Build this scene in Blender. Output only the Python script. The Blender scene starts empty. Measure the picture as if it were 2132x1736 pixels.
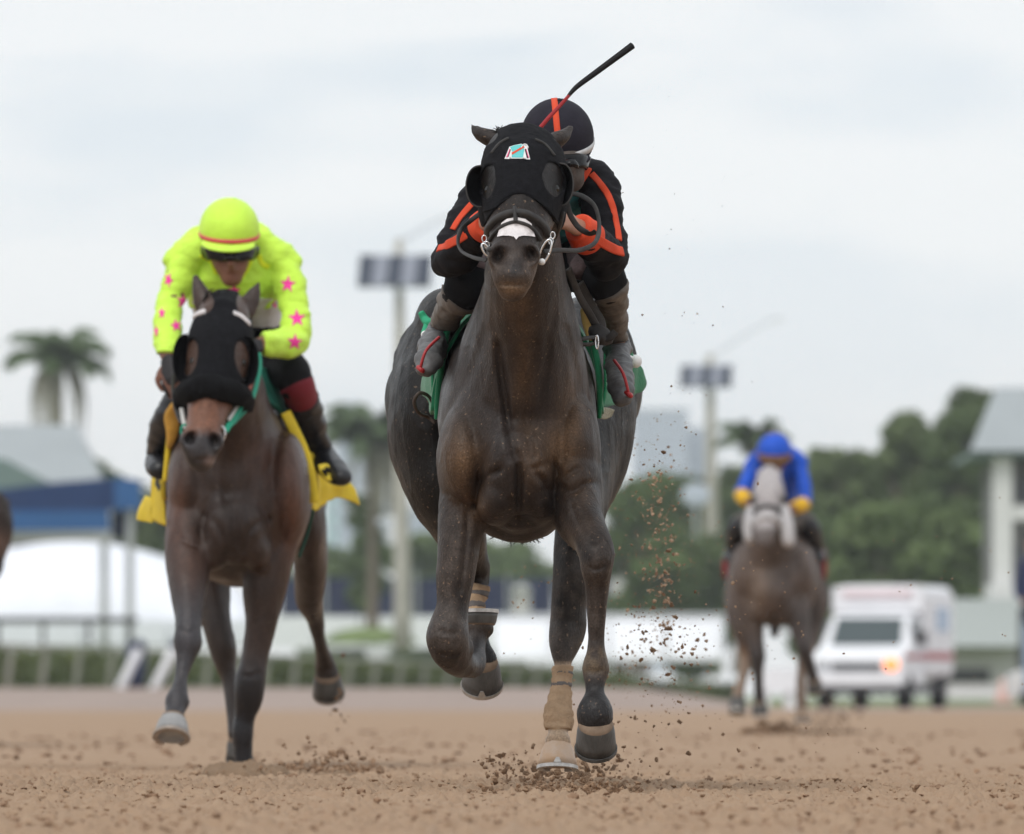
import bpy, bmesh, math, random
import numpy as np
from mathutils import Vector, Matrix, geometry
from mathutils.bvhtree import BVHTree

random.seed(7); RNG = np.random.default_rng(7)
scene = bpy.context.scene
COL = scene.collection

# ------------------------------------------------------------------ camera, sky, sun, exposure
F = 21280.0          # focal length in units of the photograph's picture elements (long telephoto)
H = 0.27             # camera height above the track
VH, UC = 1448.0, 1065.5
cam_data = bpy.data.cameras.new('camera')
cam = bpy.data.objects.new('camera', cam_data); COL.objects.link(cam)
cam.location = (0, 0, H); cam.rotation_euler = (math.radians(90), 0, 0)
cam_data.sensor_width = 36.0; cam_data.lens = 36.0 * F / 2131.0
cam_data.shift_y = (VH - 868.0) / 2131.0
cam_data.clip_start = 0.5; cam_data.clip_end = 20000
cam_data.dof.use_dof = True; cam_data.dof.focus_distance = 27.7; cam_data.dof.aperture_fstop = 8.2
scene.camera = cam

SUN_EL, SUN_AZ = math.radians(52), math.radians(205)
world = bpy.data.worlds.new('World'); scene.world = world; world.use_nodes = True
nt = world.node_tree; nt.nodes.clear()
out = nt.nodes.new('ShaderNodeOutputWorld'); bg = nt.nodes.new('ShaderNodeBackground')
sky = nt.nodes.new('ShaderNodeTexSky'); sky.sky_type = 'NISHITA'; sky.sun_disc = False
sky.sun_elevation = SUN_EL; sky.sun_rotation = SUN_AZ
tc = nt.nodes.new('ShaderNodeTexCoord')
mp = nt.nodes.new('ShaderNodeMapping'); mp.inputs['Scale'].default_value = (18, 18, 62); mp.inputs['Location'].default_value = (3.1, 1.4, 0.62)
mp2 = nt.nodes.new('ShaderNodeMapping'); mp2.inputs['Scale'].default_value = (7, 7, 30); mp2.inputs['Location'].default_value = (0.4, 5.2, 2.3)
n1 = nt.nodes.new('ShaderNodeTexNoise'); n1.inputs['Scale'].default_value = 1.0; n1.inputs['Detail'].default_value = 5; n1.inputs['Roughness'].default_value = 0.5
n2 = nt.nodes.new('ShaderNodeTexNoise'); n2.inputs['Scale'].default_value = 1.0; n2.inputs['Detail'].default_value = 3
addn = nt.nodes.new('ShaderNodeMath'); addn.operation = 'ADD'
ramp = nt.nodes.new('ShaderNodeValToRGB')
ramp.color_ramp.elements[0].position = 0.84; ramp.color_ramp.elements[0].color = (0.735, 0.815, 0.888, 1)
ramp.color_ramp.elements[1].position = 1.12; ramp.color_ramp.elements[1].color = (0.94, 0.962, 0.98, 1)
hz = nt.nodes.new('ShaderNodeSeparateXYZ'); hmap = nt.nodes.new('ShaderNodeMapRange')
hmap.inputs['From Min'].default_value = 0.0; hmap.inputs['From Max'].default_value = 0.074; hmap.inputs['To Min'].default_value = 0.95; hmap.inputs['To Max'].default_value = 0.0
pale = nt.nodes.new('ShaderNodeMixRGB'); pale.inputs['Color2'].default_value = (1.17, 1.19, 1.18, 1)
up = nt.nodes.new('ShaderNodeMixRGB'); up.blend_type = 'MULTIPLY'; up.inputs['Fac'].default_value = 1; up.inputs['Color2'].default_value = (11.0, 11.0, 11.0, 1)
mix = nt.nodes.new('ShaderNodeMixRGB'); mix.inputs['Fac'].default_value = 0.93
L = nt.links.new
L(tc.outputs['Generated'], mp.inputs['Vector']); L(tc.outputs['Generated'], mp2.inputs['Vector'])
L(mp.outputs['Vector'], n1.inputs['Vector']); L(mp2.outputs['Vector'], n2.inputs['Vector'])
L(n1.outputs['Fac'], addn.inputs[0]); L(n2.outputs['Fac'], addn.inputs[1]); L(addn.outputs[0], ramp.inputs['Fac'])
L(tc.outputs['Generated'], hz.inputs[0]); L(hz.outputs['Z'], hmap.inputs['Value'])
L(hmap.outputs[0], pale.inputs['Fac']); L(ramp.outputs['Color'], pale.inputs['Color1']); L(pale.outputs['Color'], up.inputs['Color1'])
L(sky.outputs['Color'], mix.inputs['Color1']); L(up.outputs['Color'], mix.inputs['Color2'])
L(mix.outputs['Color'], bg.inputs['Color']); bg.inputs['Strength'].default_value = 0.1
L(bg.outputs['Background'], out.inputs['Surface'])

sun_data = bpy.data.lights.new('sun', 'SUN'); sun_data.energy = 1.5; sun_data.angle = math.radians(22); sun_data.color = (1.0, 0.965, 0.91)
sun = bpy.data.objects.new('sun', sun_data); COL.objects.link(sun)
# light comes from behind the camera, high and a little from its left
sdir = Vector((-0.42 * math.cos(SUN_EL), -0.9 * math.cos(SUN_EL), math.sin(SUN_EL))).normalized()
sun.rotation_euler = sdir.to_track_quat('Z', 'Y').to_euler(); sun.location = sdir * 60
sky.sun_rotation = math.atan2(sdir.x, sdir.y)

vs = scene.view_settings
vs.view_transform = 'Standard'; vs.look = 'None'; vs.gamma = 1; vs.use_curve_mapping = False; vs.exposure = 0.0
scene.cycles.use_denoising = True
scene.cycles.max_bounces = 6; scene.cycles.diffuse_bounces = 3; scene.cycles.glossy_bounces = 3

# ------------------------------------------------------------------ helpers
def P(u, v, y):
    return Vector(((u - UC) * y / F, y, H - (v - VH) * y / F))
def PX(co):
    """picture position of world points (n,3)"""
    co = np.asarray(co); y = co[:, 1]
    return co[:, 0] / y * F + UC, VH - (co[:, 2] - H) / y * F
def ss(a, b, x):
    t = np.clip((np.asarray(x, float) - a) / (b - a), 0, 1); return t * t * (3 - 2 * t)

def vnoise(p, seed=0):
    p = np.asarray(p, float); i = np.floor(p).astype(np.int64); f = p - i; f = f * f * (3 - 2 * f)
    def h(x, y, z):
        n = (x * 374761393 + y * 668265263 + z * 1442695041 + seed * 974711) & 0xffffffff
        n = ((n ^ (n >> 13)) * 1274126177) & 0xffffffff
        n = ((n ^ (n >> 15)) * 2246822519) & 0xffffffff
        return ((n ^ (n >> 16)) & 0xffff) / 65535.0
    r = 0
    for dx in (0, 1):
        wx = f[:, 0] if dx else 1 - f[:, 0]
        for dy in (0, 1):
            wy = f[:, 1] if dy else 1 - f[:, 1]
            for dz in (0, 1):
                wz = f[:, 2] if dz else 1 - f[:, 2]
                r = r + wx * wy * wz * h(i[:, 0] + dx, i[:, 1] + dy, i[:, 2] + dz)
    return r * 2 - 1
def fbm(p, octs=3, seed=0):
    r = 0; a = 1.0; p = np.asarray(p, float)
    for o in range(octs):
        r = r + a * vnoise(p, seed + o); p = p * 2.03; a *= 0.5
    return r

# ---- materials
def mat(name, color, rough=0.6, spec=0.3, metal=0.0, var=0.0, vscale=8.0, bump=0.0, bscale=60.0, attr=None, sheen=0.0, emit=None, stretch=None, var2=None, coat=0.0):
    m = bpy.data.materials.new(name); m.use_nodes = True
    n = m.node_tree; b = n.nodes['Principled BSDF']; lk = n.links.new
    b.inputs['Roughness'].default_value = rough; b.inputs['Metallic'].default_value = metal
    b.inputs['Specular IOR Level'].default_value = spec
    if sheen: b.inputs['Sheen Weight'].default_value = sheen
    if coat: b.inputs['Coat Weight'].default_value = coat; b.inputs['Coat Roughness'].default_value = 0.15
    base = None
    if attr:
        a = n.nodes.new('ShaderNodeAttribute'); a.attribute_name = attr; base = a.outputs['Color']
    c = n.nodes.new('ShaderNodeTexCoord'); cv = c.outputs['Object']
    if stretch:
        mpn = n.nodes.new('ShaderNodeMapping'); mpn.inputs['Scale'].default_value = stretch; lk(cv, mpn.inputs['Vector']); cv = mpn.outputs['Vector']
    if var:
        t = n.nodes.new('ShaderNodeTexNoise'); t.inputs['Scale'].default_value = vscale; t.inputs['Detail'].default_value = 6; t.inputs['Roughness'].default_value = 0.65
        lk(cv, t.inputs['Vector'])
        r = n.nodes.new('ShaderNodeMapRange'); r.inputs['From Min'].default_value = 0.3; r.inputs['From Max'].default_value = 0.7
        lk(t.outputs['Fac'], r.inputs['Value'])
        if var2:
            mx = n.nodes.new('ShaderNodeMixRGB'); mx.inputs['Color2'].default_value = (*var2, 1)
            r.inputs['To Min'].default_value = 0.0; r.inputs['To Max'].default_value = var
            lk(r.outputs[0], mx.inputs['Fac'])
        else:
            mx = n.nodes.new('ShaderNodeMixRGB'); mx.blend_type = 'MULTIPLY'; mx.inputs['Fac'].default_value = 1
            r.inputs['To Min'].default_value = 1 - var; r.inputs['To Max'].default_value = 1 + var
            lk(r.outputs[0], mx.inputs['Color2'])
        if base is not None: lk(base, mx.inputs['Color1'])
        else: mx.inputs['Color1'].default_value = (*color, 1)
        base = mx.outputs['Color']
    if base is not None: lk(base, b.inputs['Base Color'])
    else: b.inputs['Base Color'].default_value = (*color, 1)
    if bump:
        t2 = n.nodes.new('ShaderNodeTexNoise'); t2.inputs['Scale'].default_value = bscale; t2.inputs['Detail'].default_value = 4
        lk(cv, t2.inputs['Vector'])
        bn = n.nodes.new('ShaderNodeBump'); bn.inputs['Strength'].default_value = bump; bn.inputs['Distance'].default_value = 0.01
        lk(t2.outputs['Fac'], bn.inputs['Height']); lk(bn.outputs['Normal'], b.inputs['Normal'])
    if emit:
        b.inputs['Emission Color'].default_value = (*emit[0], 1); b.inputs['Emission Strength'].default_value = emit[1]
    return m

# ---- mesh buffer
class MB:
    def __init__(s): s.v = []; s.f = []; s.m = []; s.n = 0
    def add(s, verts, faces, mi=0):
        s.v.extend([tuple(p) for p in verts]); o = s.n
        s.f.extend([tuple(i + o for i in f) for f in faces]); s.m.extend([mi] * len(faces)); s.n += len(verts); return s
    def box(s, c, size, mi=0, R=None, taper=1.0):
        c = Vector(c); x, y, z = [k / 2 for k in size]; vv = []
        for dz in (-1, 1):
            k = taper if dz > 0 else 1
            for dx, dy in ((-1, -1), (1, -1), (1, 1), (-1, 1)):
                p = Vector((dx * x * k, dy * y * k, dz * z))
                if R is not None: p = R @ p
                vv.append(c + p)
        return s.add(vv, [(3, 2, 1, 0), (4, 5, 6, 7), (0, 1, 5, 4), (1, 2, 6, 5), (2, 3, 7, 6), (3, 0, 4, 7)], mi)
    def ell(s, c, r, nu=20, nv=14, mi=0, R=None, zmin=-1.0):
        c = Vector(c); vv = []; ff = []
        ph0 = math.acos(max(-1, min(1, zmin)))
        for j in range(nv + 1):
            ph = ph0 * j / nv
            for i in range(nu):
                th = 2 * math.pi * i / nu
                p = Vector((r[0] * math.sin(ph) * math.cos(th), r[1] * math.sin(ph) * math.sin(th), r[2] * math.cos(ph)))
                if R is not None: p = R @ p
                vv.append(c + p)
        for j in range(nv):
            for i in range(nu):
                a = j * nu + i; b2 = j * nu + (i + 1) % nu
                ff.append((a, a + nu, b2 + nu, b2))
        return s.add(vv, ff, mi)
    def loft(s, st, nseg=16, sub=4, mi=0, cap=1.0, power=2.0, ref=None):
        ring, samp = loft_rings(st, nseg, sub, cap, power, ref)
        nr = len(ring); vv = [p for r in ring for p in r]; ff = []
        for j in range(nr - 1):
            for i in range(nseg):
                a = j * nseg + i; b2 = j * nseg + (i + 1) % nseg
                ff.append((a, b2, b2 + nseg, a + nseg))
        ff.append(tuple(range(nseg - 1, -1, -1))); ff.append(tuple((nr - 1) * nseg + i for i in range(nseg)))
        s.add(vv, ff, mi); s.samp = samp; return s
    def tube(s, pts, r, nseg=8, mi=0, sub=4):
        r = r if isinstance(r, (list, tuple)) else [r] * len(pts)
        s.loft([(Vector(p), k, k) for p, k in zip(pts, r)], nseg, sub, mi, cap=0.3); return s
    def build(s, name, mats, parent=None, smooth=True, kind=None):
        me = bpy.data.meshes.new(name); me.from_pydata(s.v, [], s.f)
        return finish(name, me, mats, parent, smooth, s.m, kind)

def finish(name, me, mats, parent=None, smooth=True, mi=None, kind=None):
    mats = mats if isinstance(mats, (list, tuple)) else [mats]
    for m in mats: me.materials.append(m)
    if mi is not None and len(mats) > 1: me.polygons.foreach_set('material_index', np.array(mi, np.int32))
    me.polygons.foreach_set('use_smooth', np.full(len(me.polygons), smooth, bool)); me.update()
    o = bpy.data.objects.new(name, me); COL.objects.link(o)
    if parent is not None: attach(o, parent)
    if kind: o['kind'] = kind
    return o
def attach(o, parent):
    o.parent = parent; o.matrix_parent_inverse = Matrix.Translation(-Vector(parent['at'])) if 'at' in parent.keys() else Matrix.Identity(4)
def tag(o, label, cat, group=None):
    o['label'] = label; o['category'] = cat
    if group: o['group'] = group
    return o
def thing(name, label, cat, loc=(0, 0, 0), group=None):
    o = bpy.data.objects.new(name, None); COL.objects.link(o); o.location = loc; o['at'] = list(loc); o.empty_display_size = 0.2
    return tag(o, label, cat, group)
def rebase(o, loc):
    """move a top-level mesh's origin to its base without moving the mesh"""
    loc = Vector(loc); o.data.transform(Matrix.Translation(-loc)); o.location = loc; o['at'] = list(loc); return o
def copy_thing(root, loc, rz=0.0):
    r = root.copy(); COL.objects.link(r); r.location = loc; r.rotation_euler = (0, 0, rz)
    def kids(a, b):
        for ch in list(a.children):
            c = ch.copy(); COL.objects.link(c); c.parent = b; c.matrix_parent_inverse = ch.matrix_parent_inverse.copy(); kids(ch, c)
    kids(root, r); return r
def fastmesh(name, verts, faces):
    """faces: (n,k) int array of equal-sided polygons"""
    verts = np.asarray(verts, np.float32); faces = np.asarray(faces, np.int32); n, k = faces.shape
    me = bpy.data.meshes.new(name); me.vertices.add(len(verts)); me.vertices.foreach_set('co', verts.ravel())
    me.loops.add(n * k); me.loops.foreach_set('vertex_index', faces.ravel())
    me.polygons.add(n); me.polygons.foreach_set('loop_start', np.arange(0, n * k, k, dtype=np.int32))
    me.update(calc_edges=True); me.validate(); return me

def cat_rom(vals, sub):
    a = np.asarray(vals, float); n = len(a); outp = []
    for i in range(n - 1):
        p0 = a[max(i - 1, 0)]; p1 = a[i]; p2 = a[i + 1]; p3 = a[min(i + 2, n - 1)]
        for k in range(sub):
            t = k / sub
            outp.append(0.5 * ((2 * p1) + (-p0 + p2) * t + (2 * p0 - 5 * p1 + 4 * p2 - p3) * t * t + (-p0 + 3 * p1 - 3 * p2 + p3) * t ** 3))
    outp.append(a[-1]); return np.array(outp)
def loft_rings(st, nseg, sub, cap, power=2.0, ref=None):
    """st: (point, half width, half depth). Returns rings and samples (pos, mean radius, t)"""
    arr = np.array([[*p, a, b] for p, a, b in st], float)
    q = cat_rom(arr, sub) if len(arr) > 2 else np.array([arr[0] + (arr[1] - arr[0]) * k / sub for k in range(sub + 1)])
    q[:, 3:] = np.maximum(q[:, 3:], 1e-4)
    pos = q[:, :3]; tan = np.gradient(pos, axis=0); tan /= np.linalg.norm(tan, axis=1)[:, None] + 1e-12
    r0 = np.array(ref if ref is not None else ((1, 0, 0) if abs(tan[0][0]) < 0.8 else (0, 1, 0)), float)
    s = r0 - tan[0] * np.dot(r0, tan[0]); s /= np.linalg.norm(s)
    th = np.arange(nseg) * 2 * math.pi / nseg; ct, sn = np.cos(th), np.sin(th)
    if power != 2.0:
        ct = np.sign(ct) * np.abs(ct) ** (2 / power); sn = np.sign(sn) * np.abs(sn) ** (2 / power)
    frames = []
    for i in range(len(pos)):
        s = s - tan[i] * np.dot(s, tan[i]); s /= np.linalg.norm(s); frames.append((s.copy(), np.cross(tan[i], s)))
    rings = []
    def ring(i, k, off):
        s_, n_ = frames[i]; c = pos[i] + tan[i] * off
        return [Vector(c + s_ * q[i, 3] * k * ct[j] + n_ * q[i, 4] * k * sn[j]) for j in range(nseg)]
    e0 = min(q[0, 3], q[0, 4]) * cap; e1 = min(q[-1, 3], q[-1, 4]) * cap
    if cap > 0:
        for k in (0.95, 0.75, 0.45): rings.append(ring(0, math.sqrt(1 - k * k), -e0 * k))
    for i in range(len(pos)): rings.append(ring(i, 1, 0))
    if cap > 0:
        for k in (0.45, 0.75, 0.95): rings.append(ring(len(pos) - 1, math.sqrt(1 - k * k), e1 * k))
    samp = [(pos[i], 0.5 * (q[i, 3] + q[i, 4]), i / sub) for i in range(len(pos))]
    return rings, samp

def remesh(buf, voxel, smooth_it, name):
    me = bpy.data.meshes.new(name + '_raw'); me.from_pydata(buf.v, [], buf.f)
    o = bpy.data.objects.new('raw', me); COL.objects.link(o)
    r = o.modifiers.new('r', 'REMESH'); r.mode = 'VOXEL'; r.voxel_size = voxel; r.adaptivity = 0
    if smooth_it:
        sm = o.modifiers.new('s', 'SMOOTH'); sm.factor = 0.5; sm.iterations = smooth_it
    dg = bpy.context.evaluated_depsgraph_get(); dg.update()
    res = bpy.data.meshes.new_from_object(o.evaluated_get(dg)); res.name = name
    bpy.data.objects.remove(o); bpy.data.meshes.remove(me); return res
def verts_of(me):
    a = np.empty(len(me.vertices) * 3, np.float32); me.vertices.foreach_get('co', a); return a.reshape(-1, 3).astype(float)
def normals_of(me):
    a = np.empty(len(me.vertices) * 3, np.float32); me.vertex_normals.foreach_get('vector', a); return a.reshape(-1, 3).astype(float)
def set_verts(me, co):
    me.vertices.foreach_set('co', np.asarray(co, np.float32).ravel()); me.update()
def quads_of(me):
    return [tuple(p.vertices) for p in me.polygons]
def bvh_of(me): return BVHTree.FromPolygons([Vector(c) for c in verts_of(me)], quads_of(me))
def set_col(me, name, c):
    a = me.color_attributes.new(name, 'FLOAT_COLOR', 'POINT'); n = len(me.vertices)
    d = np.ones((n, 4), np.float32); d[:, :3] = c; a.data.foreach_set('color', d.ravel())

def nearest_tags(co, samples):
    """samples: dict name -> [(pos, r, t)]; returns (index array, names, t array)"""
    names = list(samples); pos = []; rad = []; tt = []; idx = []
    for k, nme in enumerate(names):
        for p, r, t in samples[nme]: pos.append(p); rad.append(r); tt.append(t); idx.append(k)
    pos = np.array(pos); rad = np.array(rad); tt = np.array(tt); idx = np.array(idx)
    best = np.empty(len(co), int)
    for a in range(0, len(co), 20000):
        d = np.sqrt(((co[a:a + 20000, None, :] - pos[None]) ** 2).sum(2)) / rad[None]
        best[a:a + 20000] = d.argmin(1)
    return idx[best], names, tt[best]

def shell(me, co, nrm, vmask, off, name, mats, parent, fold=0.0, fscale=(20, 20, 20), seed=3, col=None, inner=-0.004, wrap=None, attr='coat', poly=None, relax=6):
    """a garment or cover cut from a body's own surface, lifted off it and given an edge"""
    if poly is None:
        poly = np.array([p.vertices[:] for p in me.polygons if len(p.vertices) == 4], int)
    keep = poly[vmask[poly].all(1)]
    if len(keep) == 0: return None
    ids, inv = np.unique(keep, return_inverse=True); f = inv.reshape(-1, 4)
    o_ = off if np.isscalar(off) else off[ids][:, None]
    vo = co[ids] + nrm[ids] * o_
    if fold: vo = vo + nrm[ids] * (fold * fbm(co[ids] * np.array(fscale), 3, seed))[:, None]
    if wrap: vo = vo + nrm[ids] * (wrap[0] * (((co[ids, 2] + 0.25 * co[ids, 0]) / wrap[1]) % 1.0))[:, None]
    vi = co[ids] + nrm[ids] * inner
    e = {}
    for q in f:
        for k in range(4):
            a, b2 = q[k], q[(k + 1) % 4]; e[(a, b2)] = e.get((a, b2), 0) + 1
    n = len(ids); bound = [(a, b2) for (a, b2) in e if (b2, a) not in e]
    if bound and relax:
        bs = np.array(bound); bi = np.unique(bs); full0 = vo.copy()
        for _ in range(relax):          # straighten the cut edge, cell steps out
            acc = np.zeros_like(vo); cnt = np.zeros(n); acc2 = np.zeros_like(vi)
            for a_, b_ in ((0, 1), (1, 0)):
                np.add.at(acc, bs[:, a_], vo[bs[:, b_]]); np.add.at(acc2, bs[:, a_], vi[bs[:, b_]]); np.add.at(cnt, bs[:, a_], 1)
            ok = bi[cnt[bi] >= 2]
            vo[ok] = 0.45 * vo[ok] + 0.55 * acc[ok] / cnt[ok][:, None]; vi[ok] = 0.45 * vi[ok] + 0.55 * acc2[ok] / cnt[ok][:, None]
    strip = [(b2, a, a + n, b2 + n) for a, b2 in bound]
    allv = np.vstack([vo, vi]); allf = np.vstack([f, np.array(strip, int).reshape(-1, 4)]) if strip else f
    used, inv2 = np.unique(allf, return_inverse=True)
    m2 = fastmesh(name, allv[used], inv2.reshape(-1, 4))
    if col is not None:
        cc = np.vstack([col[ids], col[ids]])[used]; set_col(m2, attr, cc)
    return finish(name, m2, mats, parent)

CAM = Vector((0, 0, H))
def cast(bvh, u, v):
    d = (P(u, v, 1.0) - CAM).normalized(); loc, nrm, i, dist = bvh.ray_cast(CAM, d)
    if loc is not None and nrm.dot(d) > 0: nrm = -nrm
    return loc, nrm
def strap(bvh, uvs, width, thick, name, mats, parent, off=0.001, sub=6, power=None):
    """a strap lying on a body; uvs picture points along it, width/thick in metres"""
    q = cat_rom(np.array(uvs, float), sub); pts = []; nr = []; last = None
    for u, v in q:
        loc, n_ = cast(bvh, u, v)
        if loc is None:
            if last is None: continue
            loc = P(u, v, last.y + 0.012); n_ = nr[-1]
        pts.append(loc); nr.append(n_); last = loc
    if len(pts) < 3: return None
    arr = np.array([p[:] for p in pts]); nn = np.array([n_[:] for n_ in nr])
    for _ in range(2):
        arr[1:-1] = (arr[:-2] + 2 * arr[1:-1] + arr[2:]) / 4; nn[1:-1] = (nn[:-2] + 2 * nn[1:-1] + nn[2:]) / 4
    tan = np.gradient(arr, axis=0); tan /= np.linalg.norm(tan, axis=1)[:, None]
    nn /= np.linalg.norm(nn, axis=1)[:, None]; side = np.cross(tan, nn); side /= np.linalg.norm(side, axis=1)[:, None] + 1e-9
    vv = []; ff = []; w = width / 2; n = len(arr)
    for i in range(n):
        for a, b2 in ((-1, off - 0.004), (-1, off + thick * 0.6), (-0.7, off + thick), (0.7, off + thick), (1, off + thick * 0.6), (1, off - 0.004)):
            vv.append(arr[i] + side[i] * w * a + nn[i] * b2)
    for i in range(n - 1):
        for k in range(5):
            a = i * 6 + k; ff.append((a, a + 1, a + 7, a + 6))
    ff.append((0, 5, 4, 3, 2, 1)); ff.append(tuple((n - 1) * 6 + k for k in range(6)))
    b = MB(); b.add(vv, ff); return b.build(name, mats, parent)
def decal(bvh, poly, name, mats, parent, off=0.002, cuts=2):
    """flat print on a curved surface: the polygon (picture points) is laid on the body"""
    bm = bmesh.new(); vs_ = [bm.verts.new((u, v, 0)) for u, v in poly]; bm.faces.new(vs_)
    bmesh.ops.triangulate(bm, faces=bm.faces[:])
    for _ in range(cuts): bmesh.ops.subdivide_edges(bm, edges=bm.edges[:], cuts=1, use_grid_fill=True)
    ok = True; last = None
    for vtx in bm.verts:
        loc, n_ = cast(bvh, vtx.co.x, vtx.co.y)
        if loc is None: vtx.co = (0, 0, 0); vtx.tag = True; continue
        vtx.co = loc + n_ * off; vtx.tag = False
    bmesh.ops.delete(bm, geom=[x for x in bm.verts if x.tag], context='VERTS')
    bmesh.ops.recalc_face_normals(bm, faces=bm.faces[:])
    me = bpy.data.meshes.new(name); bm.to_mesh(me); bm.free()
    return finish(name, me, mats, parent)
def sheet(rows, thick, name, mats, parent, sub=5, wob=0.0, seed=1, kind=None):
    """cloth sheet through a grid of world points, with thickness"""
    g = np.array([[p[:] for p in r] for r in rows], float)
    g = np.array([cat_rom(r, sub) for r in g]); g = np.array([cat_rom(g[:, j], sub) for j in range(g.shape[1])]).transpose(1, 0, 2)
    a, b2 = g.shape[:2]; gu = np.gradient(g, axis=0); gv = np.gradient(g, axis=1); nn = np.cross(gu, gv); nn /= np.linalg.norm(nn, axis=2)[..., None] + 1e-9
    if wob: g = g + nn * (wob * fbm(g.reshape(-1, 3) * 14, 2, seed)).reshape(a, b2)[..., None]
    top = (g + nn * thick / 2).reshape(-1, 3); bot = (g - nn * thick / 2).reshape(-1, 3); N = a * b2; ff = []
    for i in range(a - 1):
        for j in range(b2 - 1):
            k = i * b2 + j; ff.append((k, k + 1, k + b2 + 1, k + b2)); ff.append((N + k, N + k + b2, N + k + b2 + 1, N + k + 1))
    ring = [(i * b2) for i in range(a)] + [(a - 1) * b2 + j for j in range(1, b2)] + [i * b2 + b2 - 1 for i in range(a - 2, -1, -1)] + [j for j in range(b2 - 2, 0, -1)]
    for k in range(len(ring)):
        x, y = ring[k], ring[(k + 1) % len(ring)]; ff.append((x, y, N + y, N + x))
    b = MB(); b.add(np.vstack([top, bot]), ff); return b.build(name, mats, parent, kind=kind)
# ------------------------------------------------------------------ ground
def terr(x, y):
    x = np.asarray(x, float); y = np.asarray(y, float)
    return 0.46 * ss(182, 245, y) * ss(6.5, 2.5, x)
def grid_sheet(name, xs, ys, zfun, material, kind='structure'):
    X, Y = np.meshgrid(xs, ys); Z = zfun(X, Y); nx, ny = len(xs), len(ys)
    v = np.stack([X.ravel(), Y.ravel(), Z.ravel()], 1)
    i = np.arange(ny - 1)[:, None] * nx + np.arange(nx - 1)[None]; f = np.stack([i, i + 1, i + nx + 1, i + nx], 2).reshape(-1, 4)
    me = fastmesh(name, v, f); return finish(name, me, material, kind=kind)
def grow(a, b, d0, k):
    r = [a]; d = d0
    while abs(r[-1] - a) < abs(b - a) - d: r.append(r[-1] + d * (1 if b > a else -1)); d *= k
    r.append(b); return r

M_sand = mat('sand', (0.372, 0.263, 0.179), 0.92, 0.12, var=0.6, vscale=9.0, var2=(0.29, 0.18, 0.11), bump=0.5, bscale=160)
M_clod = mat('damp_dirt', (0.18, 0.115, 0.075), 0.95, 0.1, var=0.8, vscale=25.0, var2=(0.40, 0.26, 0.17), bump=0.4, bscale=200)
M_roadgrey = mat('dusty_road', (0.33, 0.26, 0.225), 0.95, 0.1, var=0.2, vscale=0.3)
M_grass = mat('grass', (0.16, 0.21, 0.085), 0.9, 0.1, var=0.4, vscale=0.4)

cols = sorted(set(np.round([-c for c in grow(1.75, 420, 0.012, 1.16)] + list(np.arange(-1.75, 1.7501, 0.0078)) + grow(1.75, 420, 0.012, 1.16), 5)))
rows = [-60, -30, -10, 0, 8, 13, 16, 18] + list(np.arange(19, 33.5, 0.026)) + grow(33.5, 186, 0.027, 1.0125)
def track_z(X, Y):
    sh = X.shape; p = np.stack([X.ravel(), Y.ravel(), np.zeros(X.size)], 1); y = p[:, 1]; x = p[:, 0]
    near = ss(17, 19, y) * ss(52, 27, y) * ss(7, 3, np.abs(x)); z = np.zeros(len(p)); m = near > 0.001
    q = p[m]; a = fbm(q * np.array([34, 17, 1]), 2, 5); b = fbm(q * np.array([78, 40, 1]), 2, 9); c = vnoise(q * np.array([9, 3, 1]), 2)
    lump = np.clip(a - 0.15, 0, 2) ** 1.3
    d_ = fbm(q * np.array([15, 8, 1]), 2, 25); z[m] = near[m] * (0.014 * lump + 0.0055 * a + 0.0042 * b + 0.007 * c + 0.011 * np.clip(d_, -0.2, 1.5) + 0.010 * vnoise(q * np.array([1.3, 0.8, 1]), 77))
    far = ss(25, 40, y) * ss(185, 120, y); z += far * 0.006 * vnoise(p * np.array([1.6, 0.28, 1]), 4) + far * 0.006 * np.clip(vnoise(p * np.array([6, 2.2, 1]), 14), 0.2, 1)
    return (z + terr(x, y)).reshape(sh)
track = grid_sheet('race_track', np.array(cols), np.array(rows), track_z, M_sand)
wide = np.array([-1500, -900, -300, -120, -60, -30, -15, -8, -4, -1, 1, 2, 3, 4, 5, 6, 7, 8, 12, 20, 40, 90, 300, 900, 1500.])
grid_sheet('race_track_far', np.array([-1500, -420.]), np.array([-60, 186.]), lambda X, Y: X * 0, M_sand)
grid_sheet('race_track_far', np.array([420., 1500]), np.array([-60, 186.]), lambda X, Y: X * 0, M_sand)
grid_sheet('service_road', wide, np.array(list(np.arange(186, 262, 5.0)) + [262.]), terr, M_roadgrey)
grid_sheet('infield', wide, np.array([262, 300, 340, 400, 500, 700, 1000, 1600, 2500, 3300.]), terr, M_grass)
grid_sheet('ground_behind', np.array([-1500, 1500.]), np.array([-700, -60.]), lambda X, Y: X * 0, M_sand)

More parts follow.
